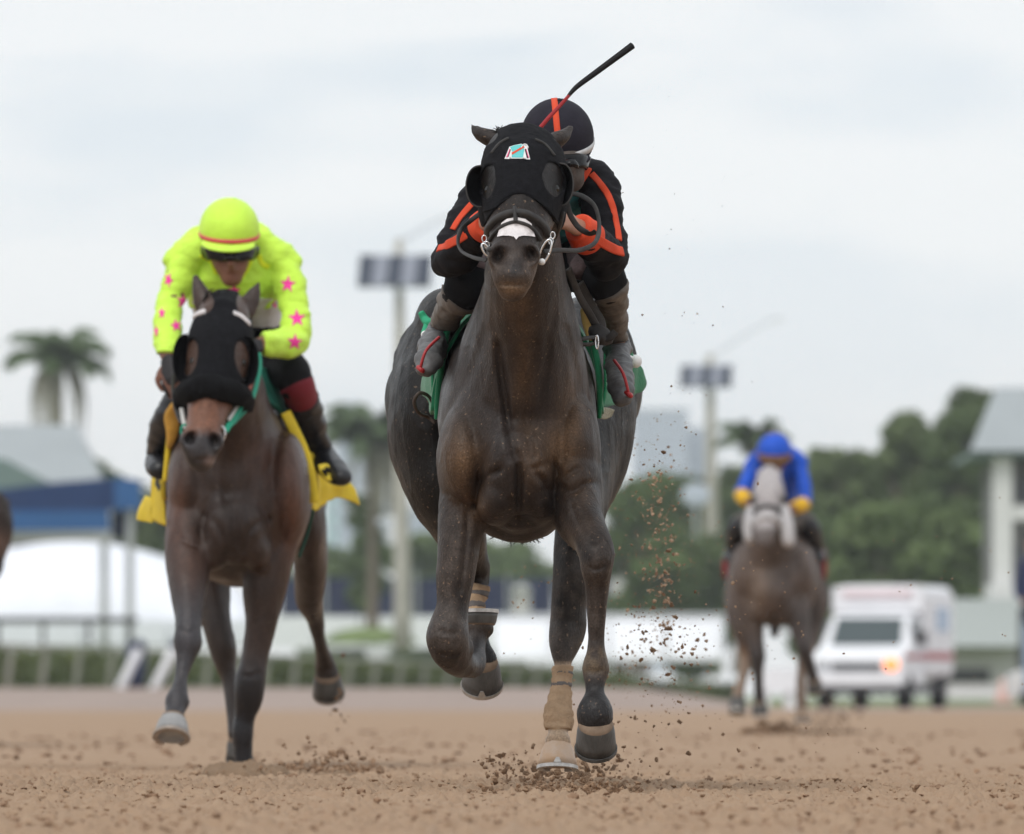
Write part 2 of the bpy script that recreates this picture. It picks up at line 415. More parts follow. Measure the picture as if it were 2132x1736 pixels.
# clods: irregular crumbs of dirt, many joined into one heap of stuff
_ico = bmesh.new(); bmesh.ops.create_icosphere(_ico, subdivisions=1, radius=1.0)
ICO_V = np.array([v.co[:] for v in _ico.verts]); ICO_F = np.array([[v.index for v in f.verts] for f in _ico.faces]); _ico.free()
def clods(name, pts, sizes, material, label, cat, seed=1, flat=0.75, kind='stuff'):
    r = np.random.default_rng(seed); n = len(pts); nv = len(ICO_V)
    v = np.repeat(ICO_V[None], n, 0) * (0.4 + 1.0 * r.random((n, nv, 1)))
    sc = np.stack([0.7 + 0.8 * r.random(n), 0.7 + 0.8 * r.random(n), flat * (0.6 + 0.7 * r.random(n))], 1)
    v = v * sc[:, None, :]
    a = r.random(n) * 6.28; ca, sa = np.cos(a)[:, None], np.sin(a)[:, None]
    v = np.stack([v[..., 0] * ca - v[..., 1] * sa, v[..., 0] * sa + v[..., 1] * ca, v[..., 2]], 2)
    if flat >= 0.9:
        b = r.random(n) * 6.28; cb, sb = np.cos(b)[:, None], np.sin(b)[:, None]
        v = np.stack([v[..., 0], v[..., 1] * cb - v[..., 2] * sb, v[..., 1] * sb + v[..., 2] * cb], 2)
    v = v * np.asarray(sizes)[:, None, None] + np.asarray(pts)[:, None, :]
    f = (ICO_F[None] + (np.arange(n) * nv)[:, None, None]).reshape(-1, 3)
    me = fastmesh(name, v.reshape(-1, 3), f); o = finish(name, me, material, smooth=False, kind=kind); tag(o, label, cat); return o

def scatter(n, y0, y1, xh, s0, s1, seed, pw=3.0, sink=0.3):
    r = np.random.default_rng(seed); y = y0 + (y1 - y0) * r.random(n); x = (r.random(n) * 2 - 1) * xh * y / 25.0
    s = s0 + (s1 - s0) * r.random(n) ** pw
    return np.stack([x, y, track_z(x[:, None], y[:, None])[:, 0] + s * sink], 1), s
p1, s1 = scatter(9500, 19.5, 33, 1.6, 0.0025, 0.012, 21, 2.2, 0.15)
clods('loose_dirt', p1, s1, M_sand, 'pale sandy crumbs strewn over the near track surface', 'dirt', 3)
p2, s2 = scatter(8500, 19.5, 38, 1.7, 0.002, 0.013, 22, 3.2, 0.1)
clods('loose_dirt', p2, s2, M_clod, 'dark damp clods strewn over the near track surface', 'dirt', 4)
p3, s3 = scatter(900, 36, 75, 1.9, 0.006, 0.024, 23, 2.5)
clods('loose_dirt', p3, s3, M_clod, 'blurred dark clods on the track farther from the camera', 'dirt', 5)

# damp air: one closed box round the whole scene
hzb = MB().box((0, 1300, 42), (3020, 4040, 86)).build('haze', bpy.data.materials.new('air'), smooth=False, kind='stuff')
_m = hzb.data.materials[0]; _m.use_nodes = True; _n = _m.node_tree; _n.nodes.clear()
_o = _n.nodes.new('ShaderNodeOutputMaterial'); _v = _n.nodes.new('ShaderNodeVolumePrincipled'); _v.inputs['Color'].default_value = (0.93, 0.96, 1.0, 1); _v.inputs['Density'].default_value = 0.00023; _v.inputs['Anisotropy'].default_value = 0.3
_n.links.new(_v.outputs['Volume'], _o.inputs['Volume'])

# ------------------------------------------------------------------ setting materials
M_white = mat('white_paint', (0.84, 0.85, 0.88), 0.5, 0.3, var=0.05, vscale=2)
M_tent = mat('tent_fabric', (0.83, 0.85, 0.91), 0.6, 0.2, var=0.04, vscale=1.5)
M_pole = mat('concrete_pole', (0.43, 0.41, 0.36), 0.8, 0.2, var=0.15, vscale=2)
M_galv = mat('galvanised_steel', (0.5, 0.51, 0.52), 0.5, 0.4, 0.3)
M_cell = mat('solar_cell', (0.045, 0.058, 0.09), 0.5, 0.2)
M_cell2 = mat('solar_backsheet', (0.26, 0.28, 0.34), 0.5, 0.2)
M_navy = mat('navy_mesh', (0.018, 0.026, 0.07), 0.8, 0.2, var=0.25, vscale=0.6)
M_blue = mat('blue_canopy', (0.009, 0.036, 0.125), 0.6, 0.3, var=0.1, vscale=1)
M_blue2 = mat('blue_canopy_light', (0.026, 0.105, 0.28), 0.6, 0.3, var=0.1, vscale=1)
M_roof = mat('metal_roof', (0.33, 0.36, 0.37), 0.55, 0.3, var=0.08, vscale=0.7)
M_roof2 = mat('teal_roof', (0.16, 0.22, 0.21), 0.6, 0.3, var=0.1, vscale=0.7)
M_wall = mat('pale_wall', (0.52, 0.51, 0.5), 0.8, 0.2, var=0.06, vscale=0.8)
M_wallw = mat('white_wall', (0.68, 0.68, 0.67), 0.8, 0.2, var=0.05, vscale=0.8)
M_tower = mat('tower_wall', (0.54, 0.59, 0.68), 0.8, 0.2, var=0.04, vscale=0.05)
M_towglass = mat('tower_glass', (0.32, 0.37, 0.46), 0.3, 0.4)
M_glass = mat('window_glass', (0.12, 0.13, 0.15), 0.15, 0.5)
M_darkm = mat('dark_metal', (0.07, 0.07, 0.075), 0.6, 0.3)
M_hedge = mat('hedge_leaf', (0.075, 0.105, 0.025), 0.7, 0.25, var=0.8, vscale=1.2, var2=(0.17, 0.19, 0.06))
M_leaf = mat('leaf', (0.082, 0.124, 0.046), 0.65, 0.25, var=0.9, vscale=0.25, var2=(0.16, 0.205, 0.085))
M_leaf3 = mat('leaf_bright', (0.09, 0.14, 0.045), 0.7, 0.2, var=0.9, vscale=0.3, var2=(0.15, 0.21, 0.075))
M_leaf2 = mat('leaf_pale', (0.10, 0.148, 0.055), 0.7, 0.2, var=0.8, vscale=0.3, var2=(0.165, 0.215, 0.085))
M_palm = mat('palm_leaf', (0.05, 0.085, 0.03), 0.6, 0.3, var=0.5, vscale=1.2, var2=(0.11, 0.15, 0.06))
M_dead = mat('dead_frond', (0.25, 0.24, 0.19), 0.9, 0.1, var=0.3, vscale=2)
M_bark = mat('bark', (0.17, 0.14, 0.11), 0.9, 0.1, var=0.3, vscale=3)
M_red = mat('red_paint', (0.4, 0.03, 0.045), 0.4, 0.4)
M_tyre = mat('tyre_rubber', (0.025, 0.025, 0.027), 0.8, 0.2)
M_amber = mat('lit_amber_lamp', (0.9, 0.35, 0.05), 0.3, 0.4, emit=((1.0, 0.2, 0.035), 1.25))
M_bluestar = mat('blue_emblem', (0.2, 0.32, 0.6), 0.5, 0.3)
M_pink = mat('pink_sign', (0.62, 0.2, 0.30), 0.6, 0.2)
M_cone = mat('cone_orange', (0.7, 0.48, 0.42), 0.6, 0.3)

# ------------------------------------------------------------------ vegetation
def leaf_cloud(name, centres, radii, per, size, material, parent=None, seed=1, squash=0.8):
    r = np.random.default_rng(seed); C_ = np.repeat(np.asarray(centres, float), per, 0); R_ = np.repeat(np.asarray(radii, float), per)
    d = r.normal(size=C_.shape); d /= np.linalg.norm(d, axis=1)[:, None]; rad = R_ * r.random(len(R_)) ** 0.45
    c = C_ + d * rad[:, None] * np.array([1, 1, squash])
    n = len(c); a = r.normal(size=(n, 3)); a /= np.linalg.norm(a, axis=1)[:, None]; b = r.normal(size=(n, 3)); b -= a * (a * b).sum(1)[:, None]; b /= np.linalg.norm(b, axis=1)[:, None]
    s = (size * (0.6 + 0.8 * r.random(n)))[:, None]
    v = np.stack([c - a * s, c + b * s * 0.5, c + a * s, c - b * s * 0.5], 1).reshape(-1, 3)
    me = fastmesh(name, v, np.arange(4 * n).reshape(-1, 4)); return finish(name, me, material, parent, smooth=False)
def tree(label, u, y, vtop, vbase, wpx, material=None, seed=1, lean=0.0, shape='round', group='trees behind the track'):
    s = y / F; base = P(u, vbase, y); Ht = (vbase - vtop) * s; W = wpx * s; r = random.Random(seed)
    t = thing('tree', label, 'tree', base, group)
    tb = MB(); tr = 0.035 * Ht + 0.05; fork = Ht * 0.42
    top = base + Vector((lean * Ht * 0.4, 0, fork))
    tb.loft([(base, tr * 1.3, tr * 1.3), (base + (top - base) * 0.5 + Vector((0.1, 0, 0)), tr * 0.9, tr * 0.9), (top, tr * 0.8, tr * 0.8), (base + Vector((lean * Ht * 0.7, 0, Ht * 0.8)), tr * 0.2, tr * 0.2)], 8, 3, cap=0.2)
    cs, rs = [], []
    for k in range(38):
        a = r.uniform(0, 6.28); h = r.uniform(0.08 if shape == 'bush' else 0.22, 0.93); rr = r.uniform(0.1, 0.42) * W * math.sqrt(max(0.1, 1 - ((h - 0.55) / 0.5) ** 2))
        c = base + Vector((math.cos(a) * rr + lean * Ht * h, math.sin(a) * rr * 0.8, h * Ht)); cs.append(c[:]); rs.append(r.uniform(0.12, 0.24) * W)
        if k % 5 == 0: tb.loft([(top, tr * 0.5, tr * 0.5), ((top + c) / 2 + Vector((0, 0, 0.2)), tr * 0.3, tr * 0.3), (c, tr * 0.1, tr * 0.1)], 6, 3, cap=0.2)
    for q in range(7):
        a = r.uniform(0, 6.28); cs.append((base + Vector((lean * Ht * 0.9 + math.cos(a) * W * 0.2, math.sin(a) * W * .15, Ht * r.uniform(.78, .9))))[:]); rs.append(0.14 * W)
    tb.build('trunk', M_bark, t)
    leaf_cloud('crown', cs, rs, 240, 0.034 * W + 0.10, material or M_leaf, t, seed)
    return t
def palm(label, u, y, vc, vbase, span, nf=15, seed=1, skirt=0, group='palm trees beyond the track'):
    s = y / F; base = P(u, vbase, y); top = P(u, vc, y); R = span * s / 2; r = random.Random(seed)
    t = thing('palm_tree', label, 'palm tree', base, group)
    MB().loft([(base, 0.3, 0.3), ((base * 2 + top) / 3, 0.2, 0.2), (top, 0.16, 0.16)], 10, 4, cap=0.2).build('trunk', M_bark, t)
    def frond(mesh_seed, dead):
        rr = random.Random(mesh_seed); b = MB(); n = 16; pts = []
        for i in range(n + 1):
            k = i / n
            if dead: pts.append(Vector((R * 0.52 * math.sin(k * 1.9), 0, -R * 1.25 * k + R * 0.35 * math.sin(k * 3.1))))
            else: pts.append(Vector((R * 1.02 * math.sin(k * 1.35) / math.sin(1.35), 0, R * (0.95 * k - 1.0 * k * k) * 1.0)))
        b.tube(pts[::2], [0.035 - 0.003 * i for i in range(len(pts[::2]))], 5, sub=2)
        for i in range(2, n + 1):
            c = pts[i]; tn = (pts[i] - pts[i - 1]).normalized(); L_ = R * (0.42 if not dead else 0.22) * math.sin(0.35 + 2.4 * i / n)
            for sg in (-1, 1):
                for q in (0, 0.5):
                    cc = c - tn * R * 0.06 * q; dr = (Vector((0, sg, 0)) * 0.75 + tn * 0.6 + Vector((0, 0, -0.55 - 0.3 * rr.random()))).normalized()
                    w = 0.045 * R; e = cc + dr * L_
                    b.add([cc - tn * w, cc + tn * w, e + tn * w * 0.2, e - tn * w * 0.2], [(0, 1, 2, 3)])
        return b
    meshes = []
    for k in range(nf + skirt):
        dead = k >= nf; az = 6.283 * k / nf * 1.0 + r.uniform(-.2, .2) if not dead else r.uniform(0, 6.28)
        o = frond(seed * 31 + k, dead).build('frond', M_dead if dead else M_palm, None, smooth=False)
        el = -0.25 + 0.95 * ((k * 7) % nf) / nf
        o.matrix_world = Matrix.Translation(top) @ Matrix.Rotation(az, 4, 'Z') @ (Matrix.Rotation(-el, 4, 'Y') if not dead else Matrix.Identity(4))
        mw = o.matrix_world.copy(); o.data.transform(mw); o.matrix_world = Matrix.Identity(4); attach(o, t)
        if dead: o['label'] = 'dry grey frond hanging below the crown'
    return t

palm('tall palm with a hanging skirt of dead fronds behind the grey roof', 122, 400, 752, 1330, 226, 15, 3, 16)
palm('blurred palm between the two front horses beside the near lamp pole', 775, 420, 915, 1330, 240, 18, 5, 14)
palm('dark palm with upright fronds rising behind the rider in blue', 1570, 390, 925, 1400, 170, 13, 8)
# trees of the right-hand grove and behind the horses
TREES = [
 (1330, 420, 985, 1400, 190, M_leaf3, 'bright green bushy tree right behind the lead horse', 11, 0),
 (1430, 460, 975, 1400, 200, M_leaf, 'dark green tree left of the farther lamp pole', 12, 0),
 (1545, 450, 940, 1400, 210, M_leaf, 'dark tree behind the farther lamp pole and the rider in blue', 13, 0),
 (1745, 400, 905, 1400, 215, M_leaf, 'round tree rising just right of the rider in blue', 14, 0),
 (1850, 430, 915, 1400, 230, M_leaf, 'broad tree above the ambulance roof', 15, 0),
 (1975, 390, 822, 1400, 240, M_leaf, 'tall dark tree with a leaning crown near the grey-roofed stand', 16, 0.05),
 (1915, 395, 850, 1400, 190, M_leaf, 'dark round-crowned tree at the left end of the tall group by the stand', 17, -0.02),
 (2030, 400, 788, 1400, 200, M_leaf, 'tallest tree, its green top peeping over the grey stand roof', 18, 0),
 (1720, 360, 1080, 1400, 200, M_leaf2, 'pale low bushy tree directly behind the ambulance', 19, 0),
 (1850, 350, 1050, 1400, 250, M_leaf2, 'wide pale bush above the ambulance', 20, 0),
 (1980, 355, 1060, 1400, 230, M_leaf2, 'pale dense bush between the ambulance and the white stand', 21, 0),
 (1440, 425, 1110, 1400, 240, M_leaf2, 'low pale bush above the white wall', 22, 0),
 (1290, 500, 1110, 1400, 220, M_leaf2, 'low grey-green bush seen between the legs of the lead horse', 23, 0),
 (1060, 520, 1140, 1400, 240, M_leaf2, 'low dull bush under the belly of the lead horse', 24, 0),
 (880, 520, 1110, 1400, 200, M_leaf2, 'low dull bush behind the near lamp pole', 25, 0),
 (700, 520, 1140, 1400, 200, M_leaf2, 'low dull bush behind the hind leg of the yellow rider\'s horse', 26, 0),
 (765, 440, 1000, 1345, 105, M_leaf2, 'leafy green tree under the palm beside the near lamp pole', 30, 0),
 (205, 420, 948, 1340, 110, M_leaf2, 'small green treetop peeping over the blue canopy', 27, 0),
 (310, 430, 1030, 1340, 210, M_leaf, 'dark tree between the blue canopy and the yellow rider', 28, 0),
 (90, 380, 1085, 1340, 260, M_leaf, 'dark bush in shade under the blue canopy', 29, 0),
]
for (u, y, vt, vb, w, m, lab, sd, ln) in TREES:
    tree(lab, u, y, vt, vb, w, m, sd, ln, 'bush' if vt > 1040 else 'round')

# hedge along the far rail
ht = thing('hedge', 'long clipped hedge running along the far side of the track', 'hedge', P(-60, 1428, 252))
hA, hB = P(-160, 1428, 250), P(1530, 1444, 430)
hedge_c, hedge_r = [], []
for k in range(260):
    t = k / 259; c = hA.lerp(hB, t); c.z = float(terr(c.x, c.y)); hh = 1.12 * (1 - t) + 0.80 * t
    for j in range(3): hedge_c.append((c.x + random.uniform(-.15, .15), c.y + random.uniform(-.2, .3), c.z + hh * (0.2 + 0.3 * j))); hedge_r.append(0.24)
leaf_cloud('foliage', hedge_c, hedge_r, 26, 0.09, M_hedge, ht, 5, 0.9)
cb = MB()
for k in range(40):
    a = hA.lerp(hB, k / 40); b2 = hA.lerp(hB, (k + 1) / 40); hh = 1.0 * (1 - k / 40) + 0.7 * k / 40
    za, zb = float(terr(a.x, a.y)), float(terr(b2.x, b2.y))
    cb.add([(a.x, a.y + .15, za - .2), (b2.x, b2.y + .15, zb - .2), (b2.x, b2.y + .15, zb + hh), (a.x, a.y + .15, za + hh), (a.x, a.y + .75, za - .2), (b2.x, b2.y + .75, zb - .2), (b2.x, b2.y + .75, zb + hh), (a.x, a.y + .75, za + hh)], [(0, 1, 2, 3), (5, 4, 7, 6), (3, 2, 6, 7)])
cb.build('branches', M_hedge, ht)

# rail on slender posts in front of the hedge
M_rail = mat('weathered_rail', (0.30, 0.29, 0.25), 0.7, 0.2, var=0.1, vscale=2)
rt = thing('running_rail', 'weathered rail on slanting posts in front of the hedge', 'rail', P(20, 1430, 246))
r0, r1 = P(-120, 1425, 246), P(1240, 1438, 380)
npost = 25
pv = []
for k in range(npost):
    t = k / (npost - 1); t = t ** 1.08; c = r0.lerp(r1, t); z = float(terr(c.x, c.y)); pv.append((c.x, c.y, z + 1.08 - 0.3 * t))
    MB().loft([(Vector((c.x - 0.06, c.y, z - 0.1)), 0.085, 0.06), (Vector((c.x + 0.02, c.y, z + 0.6)), 0.075, 0.05), (Vector((c.x + 0.07, c.y + 0.1, z + 1.02 - 0.3 * t)), 0.06, 0.05)], 8, 2, cap=0.1).build('post', M_rail, rt)
MB().tube(pv[::3] + [pv[-1]], 0.05, 8, sub=3).build('rail_tube', M_rail, rt)
for u, lean, lab in ((258, 34, 'left of two white slanting brace posts by the end of the hedge gap'), (328, 36, 'right of two white slanting brace posts by the end of the hedge gap')):
    b_ = P(u - 12, 1443, 236); b_.z = float(terr(b_.x, b_.y)) - 0.1; e_ = P(u + lean, 1345, 236)
    o = thing('brace_post', lab, 'post', b_, 'white slanting brace posts'); MB().loft([(b_, 0.11, 0.08), (e_, 0.10, 0.08)], 8, 3, cap=0.2).build('post', M_white, o)
    MB().loft([(e_ + Vector((-.02, 0, -.02)), 0.13, 0.12), (e_ + Vector((.03, 0, .10)), 0.12, 0.12)], 8, 2, cap=0.4).build('cap', M_navy, o)
bb = P(283, 1440, 240); bb.z = float(terr(bb.x, bb.y))
o = thing('bin', 'dark blue bin between the two white brace posts', 'bin', bb)
MB().loft([(bb, 0.2, 0.2), (bb + Vector((0, 0, .95)), 0.24, 0.24)], 14, 2, cap=0.05, power=4).build('body', M_navy, o)
MB().loft([(bb + Vector((0, 0, .98)), 0.26, 0.26), (bb + Vector((0, 0, 1.06)), 0.2, 0.2)], 14, 2, cap=0.2, power=4).build('lid', M_navy, o)

# ------------------------------------------------------------------ solar street lamps
def solar_lamp(label, u, y, vbase, vpan0, vpan1, wpan, vtop, arm_u, arm_v, group='solar street lamps'):
    s = y / F; base = P(u + 8, vbase, y); t = thing('street_lamp', label, 'street lamp', base, group)
    top = P(u, vtop, y); rb = 0.30 * y / 330
    MB().loft([(base, rb, rb), (base.lerp(top, 0.5), rb * 0.72, rb * 0.72), (top, rb * 0.42, rb * 0.42)], 14, 4, cap=0.1).build('pole', M_pole, t)
    zc = (P(u, vpan0, y).z + P(u, vpan1, y).z) / 2; hh = (vpan1 - vpan0) * s; w = wpan * s; tilt = math.radians(28)
    R = Matrix.Rotation(-tilt, 3, 'X') @ Matrix.Rotation(math.radians(0), 3, 'Y'); sh = 0.07 * hh
    c0 = Vector((P(u - 8, 0, y).x, y - 0.45, zc)); hh2 = hh / math.cos(tilt)
    fr = MB(); fr.box(c0 + Vector((0, 0.05, 0)), (w, 0.05, hh2), R=R); fr.build('panel_frame', M_galv, t)
    for k in range(5):
        pw = w / 5
        q = MB(); cc = c0 + R @ Vector(((k - 2) * pw, -0.03, 0))
        a = R @ Vector((0, 0, hh2 / 2 - 0.03)); sx = Vector((pw / 2 - 0.02, 0, 0)); shx = Vector((hh * 0.06, 0, 0)); d = R @ Vector((0, 0.015, 0))
        vv = [cc - sx - a - shx - d, cc + sx - a - shx - d, cc + sx + a + shx - d, cc - sx + a + shx - d, cc - sx - a - shx + d, cc + sx - a - shx + d, cc + sx + a + shx + d, cc - sx + a + shx + d]
        q.add(vv, [(0, 1, 2, 3), (7, 6, 5, 4), (0, 4, 5, 1), (1, 5, 6, 2), (2, 6, 7, 3), (3, 7, 4, 0)])
        q.build('solar_panel', M_cell if k % 2 == 0 else M_cell2, t, smooth=False)
    MB().tube([top - Vector((0, 0, 0.15 * hh)), P(u + (arm_u - u) * 0.5, vtop + (arm_v - vtop) * 0.5 , y + .6), P(arm_u, arm_v, y + 1.2)], [0.04, 0.035, 0.03], 6).build('arm', M_galv, t)
    h_ = P(arm_u, arm_v, y + 1.2); MB().ell(h_ + Vector((0.12, 0, 0.0)), (0.34, 0.16, 0.07), 12, 8).build('lamp_head', M_white, t)
    MB().box(P(u, vpan1 + 12, y) + Vector((0, -.25, 0)), (0.2, 0.5, 0.25)).build('bracket', M_galv, t)
    return t
solar_lamp('nearer solar street lamp on a tall concrete pole between the two front horses', 830, 330, 1352, 531, 600, 152, 498, 932, 452)
solar_lamp('farther solar street lamp left of the rider in blue', 1477, 440, 1400, 760, 808, 108, 738, 1612, 662)

# ------------------------------------------------------------------ buildings and structures
def boxp(name, m, parent, u0, u1, v0, v1, y, depth, shrink=0.0):
    a, b2 = P(u0, v0, y), P(u1, v1, y); return MB().box(((a.x + b2.x) / 2, y + depth / 2, (a.z + b2.z) / 2), (abs(b2.x - a.x), depth, abs(a.z - b2.z))).build(name, m, parent, smooth=False)
def prism(name, m, parent, pts, y, depth):
    n = len(pts); fr = [P(u, v, y) for u, v in pts]; bk = [p + Vector((0, depth, 0)) for p in fr]
    return MB().add(fr + bk, [tuple(range(n)), tuple(range(2 * n - 1, n - 1, -1))] + [(i, i + n, (i + 1) % n + n, (i + 1) % n) for i in range(n)]).build(name, m, parent, smooth=False)

# left: grey-roofed pavilion, blue canopy, white tent
g = thing('pavilion', 'long building with a pale grey metal roof behind the blue canopy', 'building', P(60, 1330, 360))
b_ = MB(); y0 = 350
A = [P(-260, 1010, y0), P(215, 1010, y0), P(163, 884, y0 + 9), P(-220, 884, y0 + 9), P(-260, 1010, y0 + 20), P(225, 1010, y0 + 20)]
b_.add(A, [(0, 1, 2, 3), (1, 5, 2), (5, 4, 3, 2), (4, 0, 3), (0, 4, 5, 1)]); b_.build('roof', M_roof, g, smooth=False)
prism('porch_roof', M_roof2, g, [(-260, 948), (10, 955), (110, 1008), (110, 1022), (-260, 1022)], y0 - 4, 3)
boxp('wall', M_wall, g, -250, 205, 1012, 1345, y0 + 1.5, 16)
for k in range(5): boxp('window', M_glass, g, -230 + 85 * k, -175 + 85 * k, 1130, 1230, y0 + 1.44, 0.1)
cn = thing('canopy', 'dark blue fabric canopy on pale posts above the white tent', 'canopy', P(140, 1340, 300))
yc = 300
prism('fabric', M_blue, cn, [(-200, 1040), (0, 1018), (130, 1003), (250, 994), (250, 1062), (-200, 1066)], yc, 0.25)
prism('end_panel', M_blue2, cn, [(238, 994), (292, 1002), (296, 1058), (238, 1062)], yc - 0.3, 0.2)
prism('valance', M_blue2, cn, [(-60, 1064), (226, 1062), (229, 1104), (-60, 1106)], yc - 0.9, 0.15)
prism('shade_panel', M_navy, cn, [(232, 1064), (268, 1062), (268, 1120), (232, 1120)], yc + 1.5, 0.15)
prism('top_fabric', M_blue, cn, [(-200, 1038), (250, 992), (292, 1000), (292, 1004), (-200, 1044)], yc + 0.3, 6)
for u in (-90, 217, 270): MB().tube([P(u, 1346, yc + 0.2), P(u, 1040, yc + 0.2)], 0.12, 8).build('post', M_galv, cn)
tt = thing('marquee', 'wide white marquee with a low curved roof behind the hedge', 'tent', P(150, 1335, 330)); yt = 320
arc = [(-190, 1345)] + [(u, 1128 + 0.00088 * (u - 150) ** 2 + (30 if u < -150 or u > 500 else 0)) for u in range(-190, 541, 30)] + [(540, 1345)]
rows_ = []
for u, v in arc[1:-1]:
    col_ = []
    for k in range(7):
        q = math.pi / 2 * k / 6; col_.append(P(u, 1345 + (v - 1345) * math.sin(q) ** 0.8, yt + 6.5 * (1 - math.cos(q))))
    rows_.append(col_)
sheet(rows_, 0.05, 'fabric', M_tent, tt, sub=2)
prism('back_fabric', M_tent, tt, arc, yt + 6.6, 6)
for k, (u0, u1) in enumerate(((-190, -12), (-8, 168), (172, 348), (352, 540))): prism('side_panel', M_tent, tt, [(u0, 1290), (u1, 1290), (u1, 1342), (u0, 1342)], yt - 0.12, 0.1)
br = thing('bench', 'dark metal bench rail standing before the white marquee', 'bench', P(140, 1335, 296))
boxp('seat', M_darkm, br, -40, 285, 1284, 1297, 296, 0.5)
for u in (-10, 85, 180, 265): boxp('leg', M_darkm, br, u, u + 8, 1297, 1340, 296, 0.4)

# middle: low white wall, navy screen, distant blocks
wl = thing('barrier_wall', 'bright white low wall behind the legs of the lead horse', 'wall', P(1280, 1378, 400))
for k, (u0, u1) in enumerate(((1030, 1148), (1150, 1268), (1270, 1388), (1390, 1508))): sheet([[P(u0, 1376, 398.6), P(u0, 1330, 399.6), P(u0, 1284, 401.4)], [P((u0 + u1) / 2, 1376, 398.6), P((u0 + u1) / 2, 1330, 399.5), P((u0 + u1) / 2, 1285, 401.4)], [P(u1, 1376, 398.6), P(u1, 1330, 399.6), P(u1, 1284, 401.4)]], 0.05, 'panel', M_white, wl, sub=3)
boxp('coping', M_white, wl, 1028, 1510, 1278, 1284, 401.2, 0.8)
wl2 = thing('barrier_wall', 'white low wall seen between the yellow rider\'s horse and the lead horse', 'wall', P(720, 1345, 420))
for k in range(5): boxp('panel', M_white, wl2, 560 + 95 * k, 652 + 95 * k, 1282, 1350, 420, 0.4)
mound = MB(); c_ = P(770, 1340, 380); mound.ell(c_, (1.75, 2.5, 0.62), 24, 10, zmin=0.0)
lm = mound.build('lawn_mound', M_grass); lm['kind'] = 'structure'
ns = thing('screen_fence', 'long navy screen fence behind the white wall', 'fence', P(900, 1280, 470))
for k in range(8): boxp('panel', M_navy, ns, 585 + 95 * k, 677 + 95 * k, 1204, 1300, 470, 0.1)
for k in range(9): boxp('post', M_galv, ns, 579 + 95 * k, 583 + 95 * k, 1198, 1345, 469.8, 0.15)
for lab, u0, u1, v0 in (('pale grey tank left of the lead horse\'s knee seen past the dust', 1268, 1338, 1180), ('pale grey cabinet behind the hind leg of the lead horse', 1066, 1104, 1215)):
    o = thing('cabinet', lab, 'cabinet', P((u0 + u1) / 2, 1345, 440), 'pale cabinets'); boxp('body', M_wall, o, u0, u1, v0 + 14, 1345, 440, 1.2)
    prism('lid', M_wallw, o, [(u0 - 4, v0 + 13), (u1 + 4, v0 + 13), (u1 - 12, v0), (u0 + 12, v0)], 439.8, 1.6)
def block(label, u0, u1, v0, vb, y, depth, wall, fl_px, nwin, seed=1, group='distant high-rise blocks', vmax=None):
    o = thing('high_rise', label, 'building', P((u0 + u1) / 2, vb, y), group); boxp('wall', wall, o, u0, u1, v0, vb, y, depth)
    boxp('parapet', wall, o, u0 - 2, u1 + 2, v0 - 6, v0, y - 0.3, depth + .6)
    wme = None; v = v0 + fl_px * 0.6; s = y / F; pw = (u1 - u0) / nwin
    while v < (vmax or vb):
        for k in range(nwin):
            c = P(u0 + pw * (k + 0.5), v + fl_px * .25, y)
            if wme is None: w = MB().box((0, 0, 0), (pw * 0.66 * s, 0.16, fl_px * .5 * s)).build('window', M_towglass, o, smooth=False); wme = w.data
            else: w = bpy.data.objects.new('window', wme); COL.objects.link(w); attach(w, o)
            w.location = c
        v += fl_px
    return o
block('pale blue high-rise block right of the lead horse\'s rump', 1318, 1432, 856, 1400, 2500, 20, M_tower, 26, 4, vmax=1010)
block('lower pale block against the right side of the blue high-rise', 1434, 1486, 896, 1400, 2520, 20, M_tower, 26, 2, vmax=1010)
o = block('pale block with a pink sign between the two front horses', 698, 752, 842, 1400, 1500, 14, M_tower, 34, 2, vmax=1160)
boxp('sign', M_pink, o, 712, 752, 862, 905, 1499, 0.4)
block('white block low behind the near lamp pole', 752, 812, 1030, 1400, 1400, 14, M_wallw, 34, 2, vmax=1160)
block('small pale block between the lamp pole and the lead horse', 845, 925, 1062, 1400, 1380, 14, M_tower, 34, 3, vmax=1160)
block('pale turquoise block behind the yellow rider\'s horse', 676, 700, 1000, 1400, 1300, 12, mat('turquoise_wall', (0.5, 0.68, 0.7), .8), 34, 1, vmax=1160)
o = thing('sign_board', 'round pale sign board among the trees left of the farther lamp pole', 'sign', P(1448, 1400, 438))
MB().ell(P(1448, 1030, 438), (0.62, 0.06, 0.5), 20, 10).build('board', M_tower, o); MB().tube([P(1448, 1400, 438.1), P(1448, 1050, 438.1)], 0.06, 6).build('post', M_galv, o)

# right: grey-roofed stand, shed, fence
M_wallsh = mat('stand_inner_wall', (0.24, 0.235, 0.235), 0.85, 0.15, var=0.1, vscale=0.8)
st = thing('grandstand', 'two-storey white stand with a grey hipped roof at the right edge', 'building', P(2120, 1440, 300)); ys = 290
b_ = MB(); A = [P(2018, 938, ys), P(2420, 938, ys), P(2380, 806, ys + 5), P(2072, 806, ys + 5), P(2018, 938, ys + 14), P(2420, 938, ys + 14)]
b_.add(A, [(0, 1, 2, 3), (1, 5, 2), (5, 4, 3, 2), (4, 0, 3), (0, 4, 5, 1)]); b_.build('roof', M_roof, st, smooth=False)
boxp('fascia', M_roof2, st, 2024, 2415, 938, 950, ys + 0.2, 13)
for u in (2067, 2225, 2360): boxp('column', M_wallw, st, u, u + 40, 950, 1250, ys + 0.6, 0.6)
for u in (2082, 2235, 2360): boxp('pier', M_wallw, st, u, u + 34, 1250, 1452, ys + 0.8, 0.6)
boxp('back_wall', M_wallsh, st, 2075, 2400, 950, 1440, ys + 4, 9)
